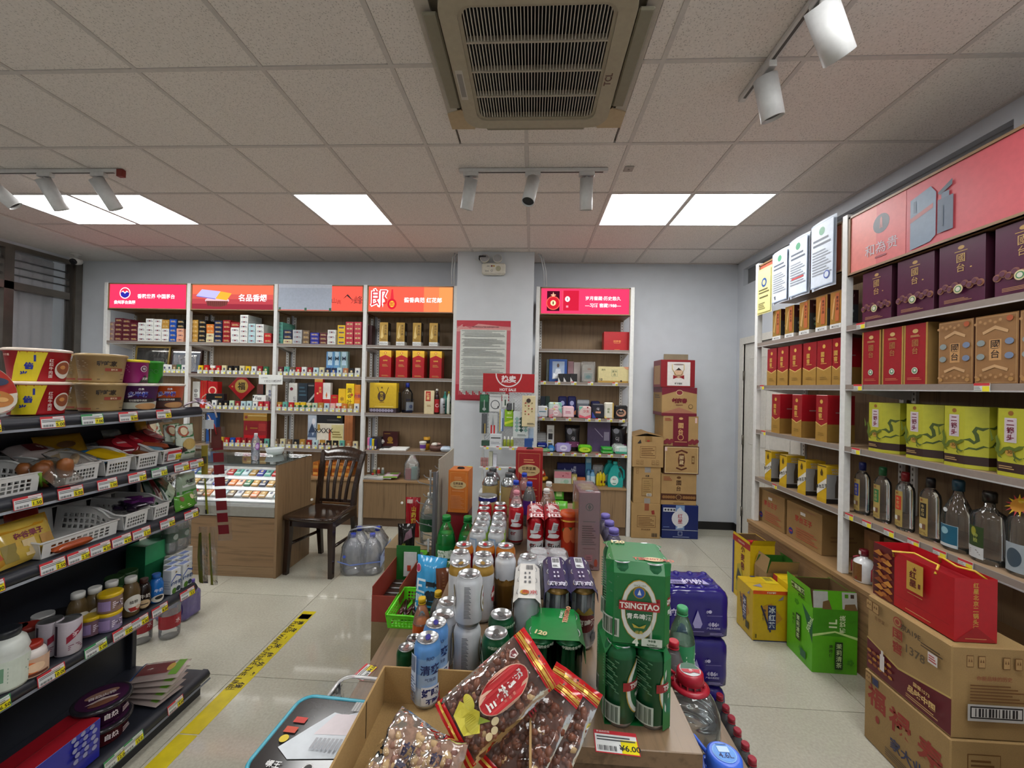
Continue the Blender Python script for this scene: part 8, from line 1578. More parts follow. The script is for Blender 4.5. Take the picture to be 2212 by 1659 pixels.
standbag('snack_bag','green and white crinkled snack bag top behind the blue chip bag',-.40,1.90,ZL,.13,.20,.03,'#4f7a3a',[('r',0,.75,1,1,'#c9c4b4'),('s',.2,.3,.8,.6,3,'#b9c49a')],.2,0)
gb2=basket('lime green plastic basket of dark meat sticks on the lower ledge',0,0,ZL,bx1=0,dep=.16,h0=.052,h1=.06,col='#5fd01c',y0=-.12,y1=.12,holes=9,group=None)
gb2.location=(-.50+.07,1.795,ZL+.001);gb2.rotation_euler=(0,0,-pi/2+pi);gb2.location=(-.425,1.80,ZL+.001)
for i in range(12):
 tag(obj('meat_stick',B().tube([(-.05,-.0,0),(0,.0,.004),(.055,.0,0)],.0075,m(['#3a1614','#4a1c18','#2c1110'][i % 3],.2),6),None,(-.555+.011*i,1.79+R.uniform(-.03,.03),ZL+.03+.006*(i % 3)),(0,R.uniform(-.25,-.05),pi/2+R.uniform(-.35,.35))),f'dark wrapped meat stick, {ORD[i]} across the lime green basket','meat stick','meat sticks in the lime basket')
# ---- wire hook panel beside the boxes
t=thing('hook_panel','upright grey panel with rows of empty wire hooks on the far ledge','hook rack',(-.532,2.26,ZL+.001))
obj('board',B().box(-.004,.004,0,.52,0,.53,m('#7f8084',.4)),t);obj('board_edge',B().box(-.008,.008,-.012,0,0,.54,m('#55565a',.4)),t)
for i in range(4):
 for j in range(4):
  z=.10+.115*i;yy=.04+.14*j;obj('hook',B().tube([(0,yy,z),(-.05,yy,z+.012),(-.10,yy,z+.022),(-.112,yy,z+.036)],.0028,m('#8f9296',.3,.8),5),t)
obj('price_holder',B().box(-.055,-.045,-.02,-.015,.0,.07,m('#b9bcc0',.4)),t);obj('price_holder',B().box(-.03,-.02,-.02,-.015,.1,.17,m('#b9bcc0',.4)),t)
obj('paper_sleeve',B().box(.006,.012,.05,.48,.08,.6,m('#9a9488',.6)),t);obj('hanging_slip',B().box(-.08,-.078,.2,.24,.34,.50,m('#c9c8c4',.5)),t)
# ---- stock stacked on the floor left of the table
carton('stock_carton','plain brown stock carton under the red and green box','carton',.13,.34,.45,card('#8a7656'),(-.652,2.02,0))
o=thing('open_display_box','red open-topped display box with a green inside beside the table','box',(-.652,2.02,.451))
rd=m('#8a3428',.45);gn=m('#1f6a2c',.45)
obj('front',B().box(-.065,.065,-.17,-.167,0,.12,rd),o);obj('back',B().box(-.065,.065,.167,.17,0,.22,gn),o);obj('side',B().box(-.065,-.062,-.167,.167,0,.16,rd),o);obj('side',B().box(.062,.065,-.167,.167,0,.16,rd),o);obj('floor',B().box(-.062,.062,-.167,.167,0,.003,gn),o)
obj('inner_liner',B().box(-.061,.061,.163,.1665,.003,.2,gn),o);obj('price_flap',B().box(-.02,.05,.155,.16,.06,.19,m('#c9ccca',.4)),o);obj('flap_mark',B().box(.0,.02,.153,.1545,.09,.12,m('#b3402c')),o)
obj('print',B().print([('t','沙',.75,.4,.4,'#b56a54')],.13,.12,plane((-.065,-.1703,0),(1,0,0),(0,0,1))),o,fix=False)
for i in range(5):obj('dark_sachet',B().box(-.05,.05,-.14+.05*i,-.10+.05*i,.004,.07,m('#2a1c18',.3),.004),o)
carton('stock_carton','brown stock carton under the lime green box','carton',.17,.3,.40,card('#8a7656'),(-.70,2.38,0))
carton('snack_box','lime green snack box stacked beside the table','box',.16,.28,.115,m('#5fae24',.35),(-.70,2.38,.401),F=[('r',0,.55,1,1,'#4a9a1c'),('s',.1,.2,.6,.4,2,'#a9c46a')],T=[('r',.1,.1,.9,.9,'#58a622')])
standbag('snack_bag','black nut pouch with a clear picture window on the lime green box',-.70,2.30,.517,.10,.23,.025,'#1b1716',[('e',.5,.25,.38,.18,'#7a5c38'),('t','#',.4,.5,.12,'#7a8a2a'),('p',[(.4,.6),(.9,.7),(.8,.9),(.5,.8)],'#7a5a68')]+[('c',.3+.13*(i % 4),.18+.08*(i//4),.035,'#9a7a4c') for i in range(8)],.1,-.05)
tag(obj('price_card',B(Matrix.Rotation(-.35,4,'X')).box(-.03,.03,-.001,.001,0,.10,m('#7f8288',.4)),None,(-.62,2.22,.517)),'grey slanted price card beside the black nut pouch','price card')
carton('stock_carton','brown stock carton farthest back beside the table','carton',.34,.42,.50,card('#8a7656'),(-.75,2.78,0))
standbag('snack_bag','tall red yam chip bag with yellow lettering on the farthest carton',-.80,2.76,.501,.10,.27,.02,'#9a1420',[('v','山药薄片',.62,.5,.13,'#d8b43a',.03),('r',.1,.86,.5,.95,'#c9b0a8'),('s',.15,.1,.4,.2,2,'#c98a4a')],.05,-.05)
t=thing('water_jug','clear five-litre water bottle with a green label on the farthest carton','water jug',(-.66,2.68,.501))
big_bottle(t,0,0,0,.33,.062,film('#e6eeec',.16,.05,.4),m('#d0d4d2',.3),name='body',lab=[('r',-.5,-.2,1.5,.8,'#1c4a30'),('t','农夫',.5,.3,.3,'#c9d8cc')])
# ---- purple water packs and red-capped bottles on the floor, right of the table
pf=[('p',[(.42,.3),(.5,.62),(.58,.3),(.55,.2),(.45,.2)],'#9a94c4'),('t','纯悦',.15,.55,.2,'#c9c4e0',.03),('t','186',.76,.3,.1,'#c9c4e0',.02),('t','超过    道',.76,.3,.06,'#a9a4cc'),('t','严格水质把控',.76,.21,.05,'#a9a4cc'),('c',.7,.6,.04,'#b9b4d4'),('t','水',.66,.6,.08,'#c9c4e0'),('s',.65,.5,.9,.52,1,'#7a70b0'),('s',.7,.06,.92,.12,2,'#8a80bc'),('s',.25,.12,.6,.15,1,'#7a70b0')]
for k in range(3):
 t=thing('water_pack',f'purple shrink-wrapped water bottle pack, {["bottom", "middle", "top"][k]} of the floor stack','water pack',(.762-.004*(k == 0),1.985,.001+.219*k),.02*(k-1),'purple water packs in a stack')
 n=48;pts=[]
 for z,kk in ((.0,.92),(.006,.99),(.05,1.0),(.10,.99),(.15,1.0),(.175,.99),(.195,.93),(.207,.82),(.212,.6),(.205,.3),(.206,.02)):
  row=[]
  for i in range(n+1):
   a=2*pi*i/n;cx_=max(-1,min(1,1.35*math.cos(a)));sy_=max(-1,min(1,1.35*math.sin(a)))
   bump=.004*abs(math.sin(cx_*2*pi)) if abs(sy_) > .99 else .004*abs(math.sin(sy_*1.5*pi));row.append(((.142*cx_+(bump if abs(cx_) > .99 else 0)*(1 if cx_ > 0 else -1))*kk,(.105*sy_+(bump if abs(sy_) > .99 else 0)*(1 if sy_ > 0 else -1))*kk,z+(.004*math.sin(9*cx_)*math.cos(8*sy_) if .2 < kk < .9 else 0)))
  pts.append(row)
 obj('shrink_wrap',B().grid(pts,m('#241a6e',.16,nz=.1,scale=14)),t)
 for i in range(4):
  for j in range(3):obj('bottle_top',B().lathe([(.022,.195,m('#2a1f78',.2)),(.015,.212),(.014,.22),(.004,.222)],n=12),t,(-.1+.067*i,-.067+.067*j,-.006))
 obj('front_print',B().print(pf,.27,.19,plane((-.135,-.111,.005),(1,0,0),(0,0,1))),t,fix=False)
 obj('top_print',B().print([('r',.05,.1,.35,.35,'#8f88bc'),('b',.1,.12,.3,.26,'#3a3060'),('t','纯悦',.5,.25,.3,'#c9c4e0',.03),('p',[(.66,.1),(.72,.4),(.78,.1)],'#a39cc9')],.25,.16,plane((-.125,-.085,.219),(1,0,0),(0,1,0))),t,fix=False)
for i,(px,py) in enumerate(((1555,1500),(1568,1525),(1580,1548),(1593,1575),(1610,1605),(1625,1637))):
 q=P(px,py,z=.225);pet(f'dark cola bottle with a red cap on the floor, {ORD[i]} nearer than the purple stack',px,py,.0,.235,.033,'#1f0f0e','#a32a3c','#5a1a1e',None,.8,name='soda_bottle',group='red-capped bottles on the floor')
# ================================================================== CARDBOARD TRAY WITH NUT BAGS
cb=card('#9c7e50');ct_=thing('cardboard_tray','open brown cardboard tray at the table corner holding bags of nuts','tray',(-.15,.725,ZU+.001))
bw,bd,bh=.325,.32,.082
obj('floor',B().box(-bw/2,bw/2,-bd/2,bd/2,0,.004,cb),ct_)
obj('back_wall',B().box(-bw/2,bw/2,bd/2-.004,bd/2,0,bh,cb),ct_);obj('front_wall',B().box(-bw/2,bw/2,-bd/2,-bd/2+.004,0,bh,cb),ct_)
obj('side_wall',B().box(-bw/2,-bw/2+.004,-bd/2+.004,bd/2-.004,0,bh,cb),ct_);obj('side_wall',B().box(bw/2-.004,bw/2,-bd/2+.004,bd/2-.004,0,bh,cb),ct_)
obj('slit',B().box(-bw/2+.0035,-bw/2+.0045,.055,.058,.012,bh,m('#241b10')),ct_);obj('fold_crease',B().box(-bw/2+.03,bw/2-.03,.05,.052,.004,.0046,m('#7d633c')),ct_)
nutm=[m('#5a2f20',.35),m('#6d3a26',.35),m('#4a261b',.35),m('#7a4630',.35)];pale=m('#b99a6c',.4);nutp=[m('#a07a62',.4),m('#8f6452',.4),m('#b3937a',.4),m('#7d4f44',.4)]
def nutbag(label,M,w_,h_,th_,seedops,n_nuts=230,red=True,seed=1,film_c='#f2e6dc'):
 """clear pouch with red ends full of nuts; local x across, y along, z out of the face"""
 rr=random.Random(seed);t=tag(bpy.data.objects.new('nut_bag',None),label,'nut bag');COL.objects.link(t);t.matrix_world=M;t.empty_display_size=.05
 th=lambda u,v:th_*max(0,(1-abs(u)**3.5)*(1-abs(v)**3.5))**.5
 n=16;f1=[];f2=[]
 wv=lambda u,v:.0025*math.sin(8*u+6*v)+.002*math.sin(13*v-5*u)
 for i in range(n+1):
  u=-1+2*i/n;f1.append([(u*w_/2,v*h_/2,th(u,v)+wv(u,v)+.0015) for v in [-1+2*j/n for j in range(n+1)]]);f2.append([(u*w_/2,v*h_/2,-th(u,v)) for v in [-1+2*j/n for j in range(n+1)]][::-1])
 obj('pouch',B().grid(f1,film(film_c,.015,.07,.3,26)).grid(f2,film(film_c,.015,.07,.2,26)),t)
 b=B();y0=-.80 if red else -.88;y1=.55 if red else .6
 for k in range(n_nuts):
  u=rr.uniform(-.86,.86);v=rr.uniform(y0,y1);tt=th(u,v)-.0065
  if tt < .001:continue
  z=rr.uniform(-.2,1)*tt;s_=rr.uniform(.0062,.0088);a=rr.uniform(0,3);b.M=Matrix.Translation((u*w_/2,v*h_/2,z)) @ Matrix.Rotation(a,4,'Z')
  b.ico((0,0,0),s_,pale if rr.random() < (.06 if red else .5) else (nutm if red else nutp)[rr.randrange(4)],(1.25,.95,.95))
 b.M=None;obj('nuts',b,t,kind='stuff')
 inner=[[(x*.97,y*.97,z*.55) for x,y,z in row] for row in f1];obj('nut_bed',B().grid(inner,m('#4d2a1e' if red else '#8a6a58',.6,nz=.3,scale=120)),t)
 fn=lambda a,b_,l:Vector((a-w_/2,b_-h_/2,th(2*a/w_-1,2*b_/h_-1)+wv(2*a/w_-1,2*b_/h_-1)+.0032+l))
 if red:
  rd_=m('#b5161c',.2)
  strip=lambda v0,v1,d:[[(u*w_/2*1.0,v*h_/2,(th(u,v)+wv(u,v)+.0024)*d if d > 0 else -th(u,v)-.001) for v in (v0,(v0+v1)/2,v1)] for u in [-1+2*i/10 for i in range(11)]]
  hb=obj('header',B().grid(strip(.74,1.0,1),rd_).grid([q[::-1] for q in strip(.74,1.0,-1)],rd_),t);obj('foot_band',B().grid(strip(-1.0,-.84,1),rd_).grid([q[::-1] for q in strip(-1,-.84,-1)],rd_),t)
  gd_=m('#c9a044',.3,.4)
  obj('header_stripes',B().print([('r',0,.890,1,.897,gd_),('r',0,.905,1,.935,gd_),('r',0,.945,1,.952,gd_),('e',.5,.965,.022,.010,'#2a1210'),('r',.0,.03,1,.05,gd_)],w_,h_,fn,sub=12),hb,fix=False)
 if seedops:obj('print',B().print(seedops,w_,h_,fn,sub=12,eps=.0004),t,fix=False)
 return t
pr_=[('e',.50,.56,.25,.255,'#c9a08a'),('e',.50,.56,.24,.247,'#b01820'),('v','精制',.48,.68,.075,'#d8d4d0',.05),('v','花生',.52,.47,.10,'#d8d4d0',.05),('s',.62,.5,.68,.64,3,'#c97a6a'),('p',[(.82,.83),(.93,.83),(.94,.78),(.875,.745),(.81,.78)],'#d0c4c0'),('p',[(.83,.82),(.92,.82),(.93,.785),(.875,.757),(.82,.785)],'#6a1f28'),('t','酒鬼',.875,.795,.035,'#d8d0cc',.04)]
pr_=pr_[:5]+[('p',[(.15,.82),(.26,.82),(.27,.77),(.205,.735),(.14,.77)],'#d0c4c0'),('p',[(.16,.81),(.25,.81),(.26,.775),(.205,.747),(.15,.775)],'#6a1f28'),('t','酒鬼',.205,.785,.035,'#d8d0cc',.04)]
yl_='#c3b83a'
pr_ += [('p',[(.2,.2),(.5,.3),(.72,.22),(.6,.1),(.3,.1)],yl_),('e',.3,.26,.12,.04,'#a9a02a'),('e',.55,.2,.14,.05,'#a9a02a'),('p',[(.55,.28),(.7,.34),(.62,.24)],'#7f8f2a'),('e',.74,.37,.05,.035,'#d8c9a0'),('e',.83,.33,.05,.03,'#d8c9a0'),('e',.84,.27,.05,.03,'#cdbb90')]
def bagM(c,yaw,lean,roll=0):return Matrix.Translation(c) @ Matrix.Rotation(yaw,4,'Z') @ Matrix.Rotation(lean,4,'X') @ Matrix.Rotation(roll,4,'Y')
# corner points of the front bag measured on planes of rising height: foot at the tray floor, head over the green pack
def bag_from(pb,pt,pside,w_,flip=1):
 """pb: foot centre, pt: head centre, pside: a point toward the bag's other side"""
 ay=(pt-pb);h_=ay.length;ay.normalize();ax=(pside-pb);ax=(ax-ay*ax.dot(ay)).normalized();az=ax.cross(ay)
 c=(pb+pt)/2;return Matrix(((ax.x,ay.x,az.x,c.x),(ax.y,ay.y,az.y,c.y),(ax.z,ay.z,az.z,c.z),(0,0,0,1))),h_
pb=P(978,1588,y=.72);pt_=P(1166,1415,y=.80);sd_=P(1010,1655,y=.70)
M1,h1=bag_from(pb,pt_,sd_,.15)
nutbag('front nut bag with a red oval label leaning out of the tray',M1,.112,h1*1.04,.019,pr_,420,True,3)
pb=P(1085,1690,y=.715);pt_=P(1205,1468,y=.82);sd_=P(1165,1720,y=.70)
M2,h2=bag_from(pb,pt_,sd_,.15)
nutbag('second nut bag with a red header, leaning behind the front one',M2,.108,h2*1.06,.017,[('t','花生',.3,.62,.10,'#a82a34',.04,-.3),('r',.05,.6,.12,.85,'#a8202a')],330,True,5)
pb=P(1145,1700,y=.74);pt_=P(1248,1470,y=.85);sd_=P(1215,1730,y=.73)
M3,h3=bag_from(pb,pt_,sd_,.15)
nutbag('third nut bag with a red header, rearmost against the green pack',M3,.105,h3*1.06,.015,[('t','花生',.3,.55,.09,'#a82a34',.04,-.3)],260,True,9)
for i,(px,py,px2,py2,yy,sdx) in enumerate(((835,1700,905,1570,.70,960),(905,1720,955,1600,.685,1010))):
 pb=P(px,py,y=yy-.04);pt_=P(px2,py2,y=yy+.02);sd_=P(sdx,py+30,y=yy-.06);M,hh=bag_from(pb,pt_,sd_,.1)
 nutbag(f'small clear bag of pale peanuts in the tray, {["nearer the tray wall", "nearer the red-labelled bag"][i]}',M,.10,hh*1.25,.018,[('v','胡豆',.62,.45,.2,'#26203a',.05)],130,False,20+i,'#f0e4e0')
# ---- plastic food trays on the left ledge
def foodtray(label,cx,cy,z,w_,d_,h_,rimc,lidc,ops,rot=0,clear=False):
 t=thing('food_tray',label,'food tray',(cx,cy,z),rot);rc=m(rimc,.25) if not clear else film('#fff',.35,.05,.3)
 P0=rrect(w_/2,d_/2,.035,5);P1=rrect(w_/2-.02,d_/2-.02,.03,5);n=len(P0)
 b=B();b.add([(x,y,0) for x,y in P1]+[(x*.985,y*.985,h_) for x,y in P0],[tuple(range(n))[::-1]]+[(i,(i+1) % n,(i+1) % n+n,i+n) for i in range(n)],m(lidc,.3) if not clear else film('#f4f6f6',.12,.05,.4))
 obj('tub',b,t);obj('rim',B().tube([(x,y,h_) for x,y in P0],.005,rc,6,True),t)
 if ops:obj('lid_film',B().add([(x*.97,y*.97,h_+.001) for x,y in P0],[tuple(range(n))],m('#2c2a2a',.15)),t);obj('lid_print',B().print(ops,w_*.94,d_*.94,plane((-w_*.47,-d_*.47,h_+.002),(1,0,0),(0,1,0))),t,fix=False)
 return t
lidp=[('p',[(.28,.18),(.98,.30),(1.0,.86),(.72,.90),(.55,.80),(.42,.82),(.3,.62),(.12,.30)],m('#c6ccd2',.5)),('p',[(.36,.5),(.45,.8),(.95,.84),(.8,.55)],m('#cfc6ca',.5)),('r',.08,.62,.2,.7,'#b3342c'),('r',.06,.48,.18,.56,'#b8442c'),('c',.12,.40,.05,'#c9b02a'),('t','螺王',.2,.10,.08,'#d0d0d0',.02),('c',.52,.1,.055,'#d0d0d0'),('c',.52,.1,.04,'#2c2a2a'),('p',[(.62,.03),(1,.03),(1,.16),(.75,.18)],'#a3242a'),('t','流汁',.85,.09,.09,'#d8c8c8',.02),('b',.58,.84,.68,.98,'#c9c9c9')]+[('r',.42+.04*i,.30,.445+.04*i,.44,'#9a9ca2') for i in range(10)]
carton('food_container','pale food container underneath the blue-rimmed tray','container',.24,.19,.15,m('#b9b6b0',.4),(-.47,.915,ZL+.001))
foodtray('blue-rimmed black food tray with torn white paper on its lid',-.455,.925,ZL+.153,.26,.22,.055,'#3f9ab0','#5a9ab0',lidp,-.06)
o=foodtray('clear plastic food box with blue and yellow leaflets inside',-.455,1.145,ZL+.001,.23,.18,.12,'#dfe3e3','#e9eded',None,-.06,True)
obj('inner_tray',B().box(-.09,.09,-.065,.065,.003,.06,m('#b9bcbb',.4),.01),o)
obj('leaflet',B(Matrix.Translation((.0,-.02,.075)) @ Matrix.Rotation(.5,4,'Z') @ Matrix.Rotation(.25,4,'X')).box(-.07,.07,-.04,.04,0,.002,m('#1c2048',.3)).print([('t','强势',.5,.5,.5,'#c9ccd8',.03)],.14,.08,plane((-.07,-.04,.002),(1,0,0),(0,1,0))),o)
obj('leaflet',B(Matrix.Translation((.03,.03,.085)) @ Matrix.Rotation(-.3,4,'Z')).box(-.05,.05,-.03,.03,0,.002,m('#7f86b0',.3)).print([('r',0,0,1,.25,'#c9b83a')],.1,.06,plane((-.05,-.03,.002),(1,0,0),(0,1,0))),o)
obj('blue_sachet',B().box(.07,.085,-.05,.05,.06,.1,m('#3f7ab0',.3)),o)
# ================================================================== LIQUOR WALL GOODS (facing -x)
RL=-pi/2
def rput(pxl,pxr,pyt,z,x,d,name,label,col,F=(),R_=(),group=None,c=.002,w_=None,h_=None,L=()):
 """pxl is the far edge, pxr the near edge of the front face"""
 ya=P(pxl,800,x=x).y;yb=P(pxr,800,x=x).y;hh=h_ or P(pxl,pyt,x=x).z-z
 return carton(name,label,'liquor box',w_ or (ya-yb),d,hh,col if not isinstance(col,str) else m(col,.3),(x+d/2,(ya+yb)/2,z+.001),RL,F=F,R_=R_,group=group,c=c,L=L)
FX=RX+.018
g5=[('r',0,0,1,.14,'#d0d2d1'),('t','MOUTAI',.5,.07,.05,INK),('p',[(.15,.3),(.35,.8),(.5,.9),(.4,.55),(.3,.25)],m('#d0b070',.3,.4)),('r',.5,.2,.85,.95,m('#b5683a',.35,.2)),('v','贵州大曲',.68,.68,.085,'#4a1c12',.02)]
g5r=[('r',0,0,1,.14,'#c3c5c6'),('r',0,.14,1,.62,'#35383c'),('r',0,.62,1,1,'#3a1418'),('e',.5,.45,.25,.06,'#8f979a'),('e',.5,.3,.2,.05,'#6f9a80'),('t','MOU',.5,.85,.07,'#a98a8a')]
for i,(a,b_,t_) in enumerate(((1664,1688,667),(1690,1717,658),(1720,1751,650),(1755,1790,638),(1791,1815,626))):
 w_=.105 if i < 5 else None
 rput(a,b_,t_,RZ[0],FX,.10,'liquor_box',f'gold liquor box with a dark side, {ORD[i]} from the door on the top shelf',m('#a3813a',.3,.35),g5,g5r,'gold liquor boxes by the door',w_=min(.105,P(a,800,x=FX).y-P(b_,800,x=FX).y),h_=.235)
gj=[('p',[(0,.40),(.5,.32),(1,.40),(1,0),(0,0)],m('#a8823c',.35,.2)),('p',[(0,.40),(.5,.32),(1,.40),(1,.42),(.5,.34),(0,.42)],'#d0b468'),('c',.5,.86,.045,'#c9a04a'),('v','國窖',.42,.62,.11,'#c9a04a',.02),('s',.3,.46,.7,.5,1,'#c98a4a'),('s',.25,.12,.75,.2,2,'#8a6a2c')]
gjr=[('r',0,0,1,.38,m('#8f7036',.4,.15)),('s',.3,.6,.7,.66,1,'#8f6a6a')]
for i,(a,b_,t_) in enumerate(((1657,1677,745),(1679,1702,741),(1705,1731,736),(1734,1763,730),(1764,1796,724),(1797,1817,722))):
 rput(a,b_,t_,RZ[1],FX,.12,'liquor_box',f'slim red and gold liquor box, {ORD[i]} from the door on the second shelf','#8f141e',gj,gjr,'slim red and gold liquor boxes',h_=.292,w_=P(a,800,x=FX).y-P(b_,800,x=FX).y-.002)
for i,(a,b_) in enumerate(((1665,1690),(1709,1737),(1760,1793))):
 rput(a,b_,846,RZ[2],FX,.17,'liquor_box',f'broad red and gold liquor box, {ORD[i]} from the door on the third shelf','#8f141e',gj,gjr,'broad red and gold liquor boxes',h_=.30,w_=.105)
mp2=[('r',0,0,1,.1,'#b8961c'),('p',[(0,.42),(1,.68),(1,.44),(0,.18)],'#d0cfc6'),('t','茅台王子',.5,.43,.11,'#1c1a18',.03,.26),('p',[(.35,.8),(.5,.92),(.65,.8),(.6,.72),(.4,.72)],'#4a3a12'),('r',0,.97,1,1,'#4a3a12')]
mp2r=[('r',0,0,1,.12,'#1c1a1a'),('r',0,.12,1,.78,'#8a8b8c'),('p',[(.4,.15),(.4,.5),(.46,.65),(.46,.75),(.58,.75),(.58,.65),(.64,.5),(.64,.15)],'#4a3f34'),('t','MOUTAI',.5,.91,.06,'#a9a8a4'),('t','PRINCE',.5,.83,.06,'#a9a8a4')]
for i,(a,b_) in enumerate(((1654,1672),(1685,1706),(1724,1748),(1766,1793))):
 rput(a,b_,962,RZ[3],FX,.13,'liquor_box',f'yellow liquor box with a diagonal white band, {ORD[i]} from the door on the fourth shelf','#c4a020',mp2,mp2r,'yellow and black liquor boxes',h_=.235,w_=.085)
lc=[('t','茅台王子',.5,.62,.17,'#9a2a20',.03),('r',.42,.76,.56,.84,'#c9c6c0'),('c',.14,.2,.09,'#2a2f80'),('r',.10,.19,.18,.22,'#b33'),('s',.3,.1,.9,.4,5,'#a5563c'),('s',.4,.9,.85,.94,1,'#8a5a44')]
for i,(a,b_,t_) in enumerate(((1648,1693,1050),(1714,1770,1075))):
 rput(a,b_,t_,.48,RX+.06,.28,'liquor_carton',f'brown liquor carton with red brush characters on the plinth, {["farther", "nearer"][i]} one',card('#8f7044'),lc,[('s',.2,.3,.8,.5,2,'#7a5a34')],'brown liquor cartons on the plinth',h_=.265,w_=.36 if i == 0 else .37)
# near bay
pb_=[('e',.5,.9,.07,.03,'#b08a4a'),('s',.36,.83,.64,.855,1,'#b08a4a'),('v','國台',.5,.66,.13,m('#c3a468',.3,.3),.0),('r',.7,.55,.74,.57,'#b08a4a')]+[('c',.06+.11*i,.28+.04*(i % 2),.055,['#8a5a44','#7a4a40'][i % 2]) for i in range(9)]+[('c',.06+.11*i,.28+.04*(i % 2),.035,'#55203a') for i in range(9)]+[('c',.5,.25,.07,'#c3b48a'),('c',.5,.25,.05,'#3f7a50'),('c',.5,.25,.035,'#c9c6b8'),('s',.2,.05,.8,.11,3,'#9a7048')]
for i,(a,b_,t_) in enumerate(((1864,1919,570),(1941,2008,541),(2032,2117,503),(2151,2270,455))):
 rput(a,b_,t_,RZ[0],FX,.16,'liquor_box',f'deep purple liquor box with a gold dragon frieze, {ORD[i]} from the shelf post','#4a1a38',pb_,[('r',0,0,1,1,'#32101f')],'deep purple liquor boxes',h_=.285,w_=.195 if i else .19)
r3=[('r',0,0,.07,1,m('#b89a50',.3,.4)),('r',.93,0,1,1,m('#b89a50',.3,.4)),('e',.5,.88,.12,.035,'#c3a468'),('s',.3,.78,.7,.82,2,'#c3a468'),('v','國台',.5,.62,.11,m('#b08a50',.3,.3),.0),('c',.5,.23,.055,'#c9c6b4'),('c',.5,.23,.042,'#5f8a6a'),('c',.51,.235,.02,'#d0d2cc'),('s',.2,.07,.8,.12,2,'#b5694a')]
for i,(a,b_) in enumerate(((1861,1903),(1906,1950),(1954,2001))):
 rput(a,b_,705,RZ[1],FX,.15,'liquor_box',f'red liquor box with gold edges and a pearl disc, {ORD[i]} from the shelf post','#941822',r3,[('r',.0,0,1,1,'#84683c')],'red gold-edged liquor boxes',h_=.30,w_=.125)
br_=[('r',.03,.02,.97,.98,'#b08c60'),('r',.045,.03,.955,.97,'#8a643c'),('r',.36,.34,.64,.64,'#b58a58'),('v','國台',.5,.50,.12,'#241a16',.01),('p',[(.2,.76),(.5,.84),(.8,.76),(.78,.72),(.5,.79),(.22,.72)],'#b8946a'),('p',[(.2,.22),(.5,.28),(.8,.22),(.78,.18),(.5,.24),(.22,.18)],'#b8946a'),('e',.17,.6,.1,.045,'#7f8a8a'),('e',.83,.6,.1,.045,'#6a7a94'),('e',.17,.4,.1,.045,'#7f8a8a'),('e',.83,.4,.1,.045,'#6a7a94'),('c',.84,.92,.04,'#a5502c'),('c',.12,.07,.03,'#a9804a'),('c',.88,.07,.03,'#a9804a')]+[('c',.08+.12*i,.1+.03*(i % 2),.02,'#a37c50') for i in range(8)]+[('c',.08+.12*i,.88+.03*(i % 2),.02,'#a37c50') for i in range(6)]
for i,(a,b_) in enumerate(((2027,2101),(2106,2198),(2203,2320))):
 rput(a,b_,700,RZ[1],FX,.16,'liquor_box',f'ornate brown engraved liquor box, {ORD[i]} after the red boxes','#8a643c',br_,[('r',0,0,1,1,'#4f2f22')],'ornate brown liquor boxes',h_=.285,w_=min(.185,P(a,800,x=FX).y-P(b_,800,x=FX).y+.004))
# yellow-green dragon boxes: six-sided
def hexbox(label,yc,z,w_,d_,h_):
 c=.045;pts=[(-w_/2+c,-d_/2),(w_/2-c*1.2,-d_/2),(w_/2,-d_/2+c),(w_/2,d_/2),(-w_/2,d_/2),(-w_/2,-d_/2+c)]
 yg=m('#a9a832',.3);dkb=m('#33211f',.35)
 o=tag(obj('liquor_box',B().prism(pts,0,h_*.06,yg).prism(pts,h_*.06,h_*.2,dkb).prism(pts,h_*.2,h_,yg),None,(RX+.02+d_/2,yc,z+.001),RL),label,'liquor box','yellow-green dragon boxes')
 fw=w_-2.2*c;ops=[('c',.5,.93,.035,'#8a5a24'),('r',.26,.5,.74,.86,'#c9c3c4'),('r',.28,.51,.72,.85,'#b9aeb4'),('v','二锅头',.5,.68,.095,'#6a1a34',.03),('c',.5,.36,.06,'#b08a3a'),('t','30',.5,.36,.05,'#5f4214',.03),('w',[(-.3,.66),(-.2,.5),(-.05,.58),(.05,.46),(.0,.36),(.15,.33),(.3,.40),(.5,.42),(.7,.40),(.9,.44),(1.02,.46)],.05,'#55651f'),('w',[(-.1,.42),(.1,.28),(.2,.26)],.03,'#55651f'),('w',[(.62,.40),(.7,.30),(.9,.27),(1.0,.29)],.03,'#4a5a24'),('w',[(.75,.32),(.7,.25),(.8,.22)],.02,'#4a5a24'),('s',.1,.1,.7,.16,2,'#a98a5a')]
 obj('front_print',B().print(ops,fw,h_,plane((-w_/2+c,-d_/2,0),(1,0,0),(0,0,1))),o,fix=False)
 cw=math.hypot(1.2*c,c);obj('corner_print',B().print([('w',[(-.02,.46),(.2,.47),(.4,.42),(.55,.46),(.5,.55),(.4,.6),(.5,.66),(.75,.64),(1.0,.67)],.05,'#3f4f1c'),('w',[(-.02,.29),(.2,.33),(.5,.32),(.8,.37),(1.0,.36)],.03,'#3f4f1c')],cw,h_,plane((w_/2-c*1.2,-d_/2,0),(1.2*c/cw,c/cw,0),(0,0,1))),o,fix=False)
 obj('side_print',B().print([('r',.3,.78,.75,.82,'#6a6424'),('w',[(0,.67),(.15,.66),(.3,.71),(.5,.73),(.6,.76)],.04,'#3f4f1c'),('w',[(0,.36),(.12,.38),(.2,.44),(.3,.43)],.03,'#3f4f1c')],d_-c,h_,plane((w_/2,-d_/2+c,0),(0,1,0),(0,0,1))),o,fix=False)
